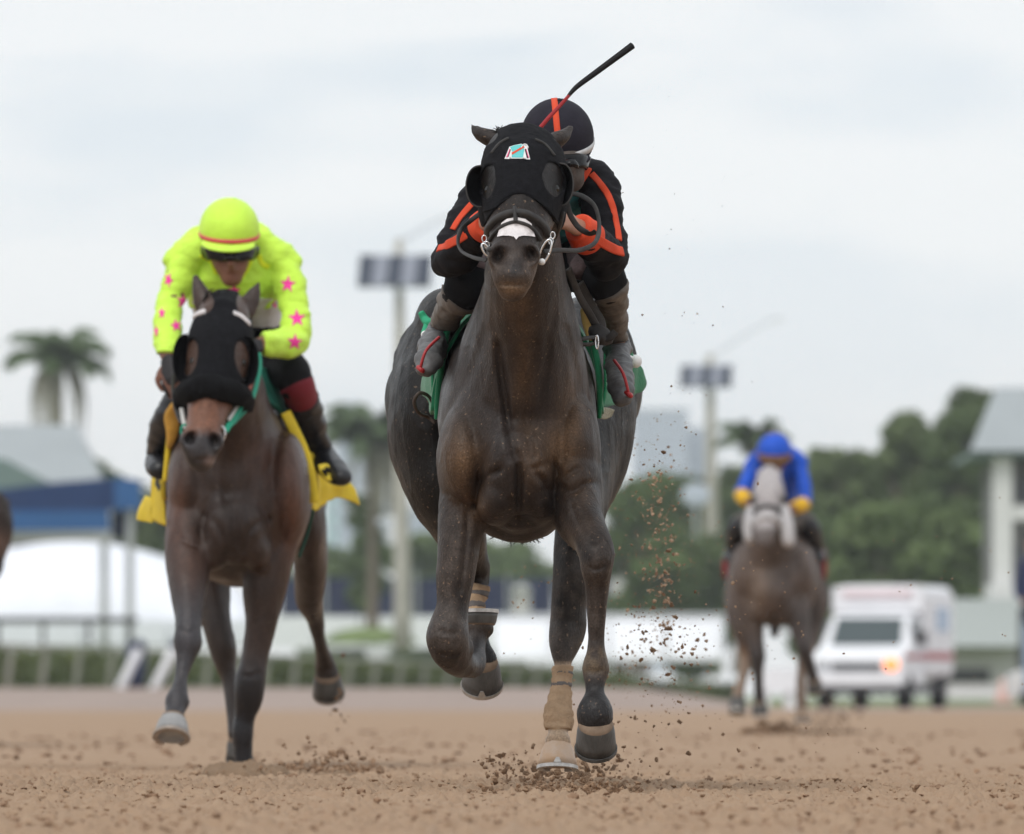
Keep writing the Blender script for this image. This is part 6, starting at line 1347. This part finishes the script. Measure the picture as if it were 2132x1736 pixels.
mk = (parts_tag(r1, 'skull') & (r1.pv > 312)) | parts_tag(r1, 'neckp'); shell(r1.me, r1.co, r1.nrm, mk, 0.004, 'face_scarf', M_mask, r1.obj, fold=.002, poly=r1.poly)
mk = parts_tag(r1, 'skull') & (r1.pv > 322) & (r1.pv < 352) & (r1.co[:, 1] < D1 + .03); shell(r1.me, r1.co, r1.nrm, mk, 0.013, 'goggles', M_lens, r1.obj, poly=r1.poly)
helmet(r1, 1160, 284, 0.0, (0.100, 0.122, 0.103), 20, -5, M_helm1, M_reflect, M_helm1, M_orange, band_h=0.019, zr=-0.34, peak=0.035)
for a, q in (((914, 702), (875, 766)), ((1278, 750), (1308, 818))):
    mid = ((a[0] + q[0]) / 2 + (4 if a[0] > 1000 else -8), (a[1] + q[1]) / 2 - (6 if a[0] > 1000 else 4)); yy = D1 + 0.085
    MB().tube([P(a[0], a[1], yy + .06), P(*mid, yy), P(q[0], q[1], yy)], 0.0045, 8).build('stirrup_iron', M_redst, r1.obj)
    MB().tube([P(q[0] - 5, q[1] - 2, yy + .01), P(q[0] + 4, q[1] + 6, yy), P(q[0] + 4, q[1] + 4, yy + .08)], 0.007, 8).build('stirrup_tread', M_redst, r1.obj)
# muddy inner cloth at the waist
MB().loft([(P(986, 548, D1 + .1), .03, .02), (P(1000, 552, D1 + .15), .035, .03), (P(1020, 545, D1 + .3), .04, .03)], 10, 3, power=3).build('waist_cloth', mat('muddy_pink_cloth', (.27, .2, .2), .8, var=.3, vscale=40, bump=.4, bscale=80), r1.obj)
MB().loft([(P(1206, 560, D1 + .12), .03, .03), (P(1218, 548, D1 + .15), .035, .04), (P(1205, 535, D1 + .3), .04, .03)], 10, 3, power=3).build('waist_cloth', mat('muddy_dark_cloth', (.12, .085, .085), .8, var=.3, vscale=40, bump=.4, bscale=80), r1.obj)
# whip, held in a hand hidden behind the horse's poll
yw = D1 - 0.40
wp = thing('whip', 'black riding whip with a red grip raised above the black helmet', 'whip', P(1030, 430, yw + .08))
MB().tube([P(1182, 201, D1 - .26), P(1200, 181, D1 - .25), P(1240, 151, D1 - .24), P(1282, 120, D1 - .23), P(1316, 95, D1 - .22)], [0.0048, 0.0072, 0.0085, 0.0092, 0.0102], 10).build('flap', M_black, wp)
MB().tube([P(1020, 452, D1 - .33), P(1060, 350, D1 - .31), P(1131, 258, D1 - .285), P(1160, 226, D1 - .27), P(1184, 199, D1 - .26)], [0.0055, 0.0055, 0.0058, 0.0052, 0.0045], 10).build('grip', mat('red_whip_grip', (.34, .025, .03), .6, bump=.4, bscale=200), wp)

# ---- rider in neon yellow
rc2 = {
 'torso': [(505, 780, 0.75, 88, 0.13), (502, 700, 0.55, 82, 0.115), (492, 630, 0.36, 90, 0.12), (486, 575, 0.22, 100, 0.125), (482, 545, 0.15, 88, 0.10), (480, 528, 0.11, 52, 0.07)],
 'yoke': [(372, 545, 0.14, 30), (420, 520, 0.15, 42), (480, 512, 0.16, 44), (540, 520, 0.17, 44), (590, 556, 0.18, 32)],
 'neckp': [(480, 535, 0.13, 36), (480, 505, 0.05, 32)],
 'skull': [(477, 455, 0.03, 46, 0.085), (477, 490, 0.0, 52, 0.092), (479, 525, -0.03, 46, 0.08), (481, 555, -0.05, 36, 0.06), (482, 577, -0.06, 24, 0.04)],
 'arm_a': [(392, 545, 0.15, 35), (372, 580, 0.10, 30), (358, 620, 0.06, 26), (349, 655, 0.0, 24), (347, 690, -0.06, 24), (348, 720, -0.12, 23), (352, 748, -0.18, 16)],
 'arm_b': [(575, 552, 0.18, 37), (600, 590, 0.14, 31), (613, 640, 0.09, 27), (616, 690, 0.04, 28), (606, 712, 0.0, 29), (578, 714, -0.08, 25), (552, 717, -0.16, 20), (538, 718, -0.2, 15)],
 'leg_a': [(470, 800, 0.7, 60), (425, 815, 0.4, 46), (385, 832, 0.16, 34), (362, 858, 0.12, 28), (345, 890, 0.2, 25), (336, 930, 0.32, 22), (334, 955, 0.4, 20)],
 'leg_b': [(525, 760, 0.7, 62), (560, 755, 0.4, 50), (598, 770, 0.16, 38), (614, 795, 0.10, 32), (628, 830, 0.18, 27), (645, 880, 0.3, 24), (660, 925, 0.4, 20), (668, 950, 0.42, 19)],
 'foot_a': [(333, 945, 0.46, 20, 0.032), (331, 960, 0.36, 22, 0.034), (332, 972, 0.22, 22, 0.03), (332, 978, 0.14, 17, 0.024)],
 'foot_b': [(666, 942, 0.48, 20, 0.032), (680, 962, 0.38, 23, 0.034), (698, 982, 0.28, 22, 0.03), (712, 994, 0.2, 16, 0.022)],
}
w2 = {}
hand_chains(w2, 'hand_a', P(352, 752, D2 - 0.19), (0.15, -0.55, -0.75), (-0.4, -0.75, 0.5), 1.05, (35, 95, 150))
hand_chains(w2, 'hand_b', P(538, 718, D2 - 0.2), (-0.6, -0.6, -0.2), (0.2, -0.5, 0.8), 1.05)
r2 = build_rider(D2, rc2, w2, [(481, 545, -0.12, 8, 14, 0.022), (456, 540, -0.06, 12, 12, .03), (506, 540, -0.06, 12, 12, .03), (431, 520, 0.01, 6, 13, .02), (526, 520, 0.01, 6, 13, .02), (482, 562, -.1, 14, 5, .014)], 0.008, 'jockey in neon yellow silks with pink stars and a yellow helmet, on the second horse', M_skin2, (505, 880))
arm = parts_tag(r2, 'arm'); tor = parts_tag(r2, 'torso') | parts_tag(r2, 'yoke')
mk = (arm & ((r2.pv < 738) | (r2.pu > 545))) | (tor & (r2.pv < 640)); mk &= ~(parts_tag(r2, 'arm_b') & (r2.pu < 546))
j2 = shell(r2.me, r2.co, r2.nrm, mk, 0.011, 'jersey', M_neon, r2.obj, fold=0.011, fscale=(13, 13, 24), seed=12, poly=r2.poly); jb2 = bvh_of(j2.data)
for u, v, rr, ro, sx in ((599, 592, 19, 5, .9), (618, 663, 20, -3, .95), (613, 712, 18, 4, .95), (572, 635, 13, 0, .5), (351, 583, 17, 25, .6), (380, 628, 17, 10, .8), (337, 652, 14, 0, .6), (366, 678, 14, 60, .9), (326, 690, 14, 0, .4), (487, 606, 18, 0, .8)):
    decal(jb2, star(u, v, rr, ro, sx), 'star_print', M_star, r2.obj, off=0.002, cuts=2)
for q in ([(418, 530), (440, 545), (452, 570)], [(538, 530), (545, 548), (560, 556)]): strap(jb2, q, 0.02, 0.003, 'yoke_seam', M_neon2, r2.obj, off=.001)
strap(jb2, [(436, 520), (452, 560), (470, 585), (484, 592), (498, 583), (516, 556), (528, 522)], 0.016, 0.004, 'collar', M_neon2, r2.obj, off=.001)
mk = tor & (r2.pv >= 618) & (r2.pv < 690); shell(r2.me, r2.co, r2.nrm, mk, 0.008, 'breeches', M_whitep, r2.obj, fold=.003, poly=r2.poly)
mk = (tor & (r2.pv >= 676)) | (parts_tag(r2, 'leg') & (r2.t < 3.4)); shell(r2.me, r2.co, r2.nrm, mk, 0.012, 'riding_trousers', M_blackc, r2.obj, fold=.003, poly=r2.poly)
mk = parts_tag(r2, 'leg_b') & (r2.t >= 3.0) & (r2.t <= 4.0); shell(r2.me, r2.co, r2.nrm, mk, 0.014, 'knee_patch', M_maroon, r2.obj, poly=r2.poly)
for q, t_ in (('a', 2.3), ('b', 3.85)):
    mk = parts_tag(r2, 'leg_' + q) & (r2.t >= t_); shell(r2.me, r2.co, r2.nrm, mk, 0.016, 'boot_shaft', M_boot2, r2.obj, fold=.005, fscale=(14, 14, 36), poly=r2.poly)
    mk = parts_tag(r2, 'foot_' + q); shell(r2.me, r2.co, r2.nrm, mk, 0.012, 'boot_foot', M_boot2, r2.obj, fold=.003, poly=r2.poly)
    mk = parts_tag(r2, f'hand_{q}_palm'); shell(r2.me, r2.co, r2.nrm, mk, 0.004, 'glove', M_glove, r2.obj, poly=r2.poly)
for k_ in range(4):
    for hd_ in ('hand_a', 'hand_b'):
        mk = parts_tag(r2, f'{hd_}_finger{k_}') & (r2.t < 2.4); shell(r2.me, r2.co, r2.nrm, mk, 0.003, 'glove_finger', M_glove, r2.obj, poly=r2.poly)
mk = parts_tag(r2, 'skull') & (r2.pv > 510) & (r2.pv < 547 - 8 * ((r2.pu - 480) / 45) ** 2) & (r2.co[:, 1] < D2 + .02); shell(r2.me, r2.co, r2.nrm, mk, 0.016, 'goggles', M_lens, r2.obj, poly=r2.poly)
mk = parts_tag(r2, 'skull') & (r2.pv > 508) & (r2.pv < 528) & (r2.co[:, 1] > D2 - .02); shell(r2.me, r2.co, r2.nrm, mk, 0.006, 'goggle_strap', M_strapk, r2.obj, poly=r2.poly)
M_pinkb = mat('pink_helmet_band', (0.72, 0.09, 0.13), .6)
helmet(r2, 477, 477, 0.0, (0.108, 0.13, 0.113), 14, 2, M_neon, M_pinkb, M_neon, None, band_h=0.012, zr=-0.22, peak=0.05)

# ---- rider in blue
rc3 = {
 'torso': [(1612, 1080, 0.7, 46, 0.13), (1612, 1035, 0.5, 44, 0.12), (1614, 995, 0.3, 46, 0.13), (1615, 968, 0.18, 44, 0.11), (1615, 955, 0.12, 28, 0.08)],
 'yoke': [(1566, 972, 0.15, 16), (1590, 955, 0.16, 20), (1640, 952, 0.16, 20), (1664, 966, 0.16, 17)],
 'neckp': [(1613, 962, 0.12, 18), (1612, 945, 0.05, 17)],
 'skull': [(1612, 922, 0.02, 26, 0.085), (1612, 945, 0.0, 29, 0.095), (1612, 968, -0.04, 22, 0.07), (1612, 980, -0.05, 13, 0.04)],
 'arm_a': [(1570, 975, 0.15, 15), (1559, 995, 0.1, 12), (1550, 1013, 0.04, 11), (1543, 1027, 0.0, 11), (1550, 1038, -0.1, 10), (1562, 1046, -0.18, 7)],
 'arm_b': [(1660, 972, 0.15, 16), (1668, 995, 0.1, 13), (1674, 1025, 0.04, 11), (1674, 1046, 0.0, 11), (1662, 1054, -0.1, 10), (1648, 1058, -0.18, 7)],
 'leg_a': [(1590, 1085, 0.7, 32), (1560, 1090, 0.3, 24), (1538, 1095, 0.14, 19), (1528, 1120, 0.25, 14), (1524, 1150, 0.4, 11)],
 'leg_b': [(1632, 1085, 0.7, 32), (1660, 1085, 0.3, 24), (1682, 1095, 0.14, 19), (1694, 1120, 0.25, 14), (1700, 1150, 0.4, 11)],
 'foot_a': [(1523, 1148, 0.45, 11, 0.03), (1521, 1158, 0.3, 12, 0.03), (1520, 1164, 0.2, 9, 0.025)],
 'foot_b': [(1700, 1148, 0.45, 11, 0.03), (1703, 1158, 0.3, 12, 0.03), (1705, 1164, 0.2, 9, 0.025)],
}
w3 = {}
hand_chains(w3, 'hand_a', P(1562, 1046, D3 - 0.19), (0.6, -0.6, 0), (-0.4, -0.6, 0.6), 1.1); hand_chains(w3, 'hand_b', P(1648, 1058, D3 - 0.19), (-0.6, -0.6, 0), (0.4, -0.6, 0.6), 1.1)
r3 = build_rider(D3, rc3, w3, [(1612, 958, -.1, 4, 7, .025)], 0.012, 'jockey in royal blue silks with gold cuffs, on the grey horse far behind', M_skin2, (1612, 1120))
arm = parts_tag(r3, 'arm'); tor = parts_tag(r3, 'torso') | parts_tag(r3, 'yoke')
shell(r3.me, r3.co, r3.nrm, arm | tor, 0.014, 'jersey', M_royal, r3.obj, fold=.006, fscale=(9, 9, 14), poly=r3.poly)
for a in ('arm_a', 'arm_b'): shell(r3.me, r3.co, r3.nrm, parts_tag(r3, a) & (r3.t > 3.0), 0.018, 'cuff', M_gold, r3.obj, poly=r3.poly)
for q in 'ab': shell(r3.me, r3.co, r3.nrm, parts_tag(r3, 'leg_' + q) & (r3.t < 2.2), 0.012, 'breeches_leg', M_boot1, r3.obj, poly=r3.poly)
mk = (parts_tag(r3, 'leg') & (r3.t >= 2.0)) | parts_tag(r3, 'foot')
for q in 'ab': shell(r3.me, r3.co, r3.nrm, mk & (parts_tag(r3, 'leg_' + q) | parts_tag(r3, 'foot_' + q)), 0.014, 'boot', M_boot2, r3.obj, poly=r3.poly)
mk = parts_tag(r3, 'skull') & (r3.pv > 955) & (r3.pv < 966) & (r3.co[:, 1] < D3 + .02); shell(r3.me, r3.co, r3.nrm, mk, 0.02, 'goggles', M_lens, r3.obj, poly=r3.poly)
helmet(r3, 1612, 939, 0.0, (0.122, 0.14, 0.125), 12, 0, M_royal, mat('brown_band', (.25, .13, .05), .6), mat('dark_brown_peak', (.16, .085, .04), .6), None, band_h=0.02, zr=-0.22, peak=0.05)

# ---- attendant at the right edge
Da = 195.0
rca = {
 'torso': [(2150, 1300, 0, 20, 0.15), (2150, 1260, 0, 21, 0.15), (2151, 1215, 0, 23, 0.15), (2150, 1172, 0, 21, 0.12), (2149, 1160, 0, 10, 0.07)],
 'skull': [(2148, 1112, 0, 8, 0.08), (2147, 1125, 0, 11, 0.1), (2147, 1142, -.02, 9, 0.08), (2148, 1165, 0, 6, 0.06)],
 'arm_a': [(2132, 1174, 0, 9), (2124, 1200, 0, 8), (2118, 1226, -.05, 7), (2122, 1240, -.2, 6), (2128, 1247, -.35, 4)],
 'arm_b': [(2168, 1174, 0, 9), (2174, 1205, 0, 8), (2176, 1240, 0, 6), (2175, 1262, -.05, 4)],
 'leg_a': [(2142, 1300, 0, 13), (2140, 1350, 0, 10), (2139, 1385, 0, 8), (2139, 1440, 0, 6)], 'leg_b': [(2159, 1300, 0, 13), (2161, 1350, 0, 10), (2162, 1385, 0, 8), (2163, 1440, 0, 6)],
 'foot_a': [(2139, 1445, .08, 5, .05), (2137, 1452, -.15, 5, .05)], 'foot_b': [(2163, 1445, .08, 5, .05), (2164, 1452, -.15, 5, .05)],
}
wa = {}; hand_chains(wa, 'hand_a', P(2128, 1248, Da - .36), (.4, -.7, -.2), (-.5, -.4, .7), 1.0); hand_chains(wa, 'hand_b', P(2175, 1264, Da - .05), (0, -.2, -1), (1, -.2, 0), 1.0, (15, 35, 55))
ra = build_rider(Da, rca, wa, [], 0.022, 'person in a navy jacket and pale blue jeans half cut by the right edge', M_skin, (2150, 1475), 'track staff')
ra.obj['group'] = 'track staff'; del ra.obj['group']
shell(ra.me, ra.co, ra.nrm, parts_tag(ra, 'torso') | parts_tag(ra, 'arm'), .025, 'jacket', mat('navy_jacket', (.02, .028, .075), .8), ra.obj, poly=ra.poly)
shell(ra.me, ra.co, ra.nrm, parts_tag(ra, 'leg') | (parts_tag(ra, 'torso') & (ra.pv > 1285)), .02, 'jeans', mat('pale_jeans', (.3, .38, .48), .85), ra.obj, poly=ra.poly)
for q in 'ab': shell(ra.me, ra.co, ra.nrm, parts_tag(ra, 'foot_' + q), .02, 'shoe', M_boot2, ra.obj, poly=ra.poly)
shell(ra.me, ra.co, ra.nrm, parts_tag(ra, 'skull') & (ra.pv < 1128), .025, 'cap', mat('dark_cap', (.02, .02, .03), .8), ra.obj, poly=ra.poly)

# ------------------------------------------------------------------ flying dirt
def dust(name, label, blobs, material, seed, flat=1.0):
    """blobs: (n, u, v, dy, su, sv, sdy, size0, size1) around the depth D"""
    g = np.random.default_rng(seed); pts, sz = [], []
    for n, u, v, y, su, sv, sy, s0, s1_ in blobs:
        uu = u + g.normal(size=n) * su; vv = v + g.normal(size=n) * sv; yy = y + g.normal(size=n) * sy
        for a, b2, c in zip(uu, vv, yy):
            p = P(a, b2, c)
            if p.z < 0.004: p.z = 0.004 + abs(g.normal()) * 0.008
            pts.append(p[:])
        sz += list(s0 + (s1_ - s0) * g.random(n) ** 3)
    return clods(name, np.array(pts), np.array(sz), material, label, 'dirt', seed, flat)
M_fly = mat('flying_dirt', (0.135, 0.09, 0.06), 0.95, 0.1, var=0.8, vscale=30.0, var2=(0.42, 0.27, 0.17), bump=0.4, bscale=200)
M_flyl = mat('dry_flying_dirt', (0.36, 0.25, 0.17), 0.95, 0.1, var=0.6, vscale=30.0, var2=(0.2, 0.125, 0.08))
dust('flying_dirt', 'dark clods thrown up from the track around the pale hoof of the lead horse', [
 (300, 1150, 1652, 27.3, 82, 12, .3, .002, .010), (260, 1235, 1648, 27.5, 48, 12, .3, .0025, .012), (150, 1120, 1622, 29.7, 60, 24, .2, .0015, .010), (90, 1055, 1596, 29.7, 38, 22, .2, .0015, .009),
 (120, 1300, 1600, 29.8, 75, 48, .5, .0015, .008), (80, 1220, 1612, 29.7, 46, 20, .2, .002, .014), (26, 1112, 1640, 28.2, 12, 12, .1, .005, .016), (50, 1260, 1648, 28.0, 44, 8, .2, .005, .014), (60, 1160, 1612, 29.5, 36, 8, .1, .002, .010)], M_fly, 71)
dust('flying_dirt', 'spray of crumbs hanging beside the right legs of the lead horse over the white wall', [
 (150, 1380, 1330, 30.5, 66, 64, 1.0, .0012, .0065), (90, 1320, 1330, 30.5, 60, 60, 1.0, .001, .0055), (150, 1380, 1400, 30.5, 130, 110, 1.2, .0008, .004), (50, 1400, 1450, 30.0, 80, 70, 1.0, .0015, .007), (12, 1390, 1345, 30, 40, 25, .6, .005, .010), (40, 1390, 950, 30.5, 50, 150, 1.0, .0015, .006), (30, 1440, 560, 30, 70, 150, 1, .001, .003)], M_fly, 72)
dust('flying_dirt', 'column of dry sandy crumbs falling right of the lead horse', [
 (260, 1372, 1120, 31.5, 22, 110, 1.0, .0012, .006), (26, 1358, 1005, 31.5, 10, 16, .6, .002, .008), (170, 1335, 1070, 31.5, 42, 80, 1.0, .001, .0055), (250, 1420, 1250, 32, 90, 150, 1.2, .0007, .0035), (90, 1382, 1225, 31.0, 16, 50, .8, .0015, .0075), (260, 1360, 1180, 32.5, 70, 120, 1.2, .0008, .0045), (120, 1300, 1410, 31, 100, 25, 1, .0008, .0045), (40, 1600, 1250, 31, 110, 150, 1.5, .0015, .005), (60, 1100, 1260, 31, 60, 60, 1, .001, .005)], M_flyl, 73)
dust('flying_dirt', 'dark clods thrown up behind the second horse at the left', [
 (300, 690, 1611, 34.2, 48, 9, .3, .0025, .013), (150, 695, 1588, 34.4, 45, 17, .3, .002, .010), (90, 620, 1604, 34.2, 40, 10, .3, .0025, .011), (160, 505, 1606, 33.5, 50, 8, .15, .002, .009), (34, 706, 1470, 38.8, 8, 50, .2, .002, .008)], M_fly, 74)
mnd = MB()
for u, su, hh in ((500, 85, .058), (550, 60, .045), (690, 90, .02)):
    c = P(u, 0, 33.6); c.z = -0.012; mnd.ell(c, (su * 33.6 / F, 0.35, hh), 40, 14, zmin=0.0)
mm = mnd.build('dirt_mound', mat('heaped_dirt', (0.20, 0.138, 0.09), 0.95, 0.1, var=0.5, vscale=40, var2=(0.30, 0.2, 0.13), bump=0.6, bscale=120)); q = verts_of(mm.data); set_verts(mm.data, q + normals_of(mm.data) * (0.02 * fbm(q * 25, 3, 8))[:, None]); mm['kind'] = 'stuff'; tag(mm, 'low mound of dirt heaped round the planted foreleg of the second horse', 'dirt')
dust('flying_dirt', 'blurred dirt kicked up under the grey horse', [
 (260, 1618, 1527, 72, 24, 10, .3, .008, .03), (140, 1590, 1534, 72, 18, 6, .3, .008, .03), (160, 1735, 1500, 72.5, 28, 24, .4, .004, .012), (110, 1720, 1530, 72.5, 32, 8, .4, .004, .014), (60, 1680, 1490, 72, 30, 20, .4, .003, .01)], M_fly, 75)
dust('flying_dirt', 'single crumbs drifting in the air at the far right', [(26, 1900, 1250, 30, 130, 160, 1.0, .002, .0045), (14, 1760, 1540, 29, 90, 30, .6, .002, .0055)], M_flyl, 76)
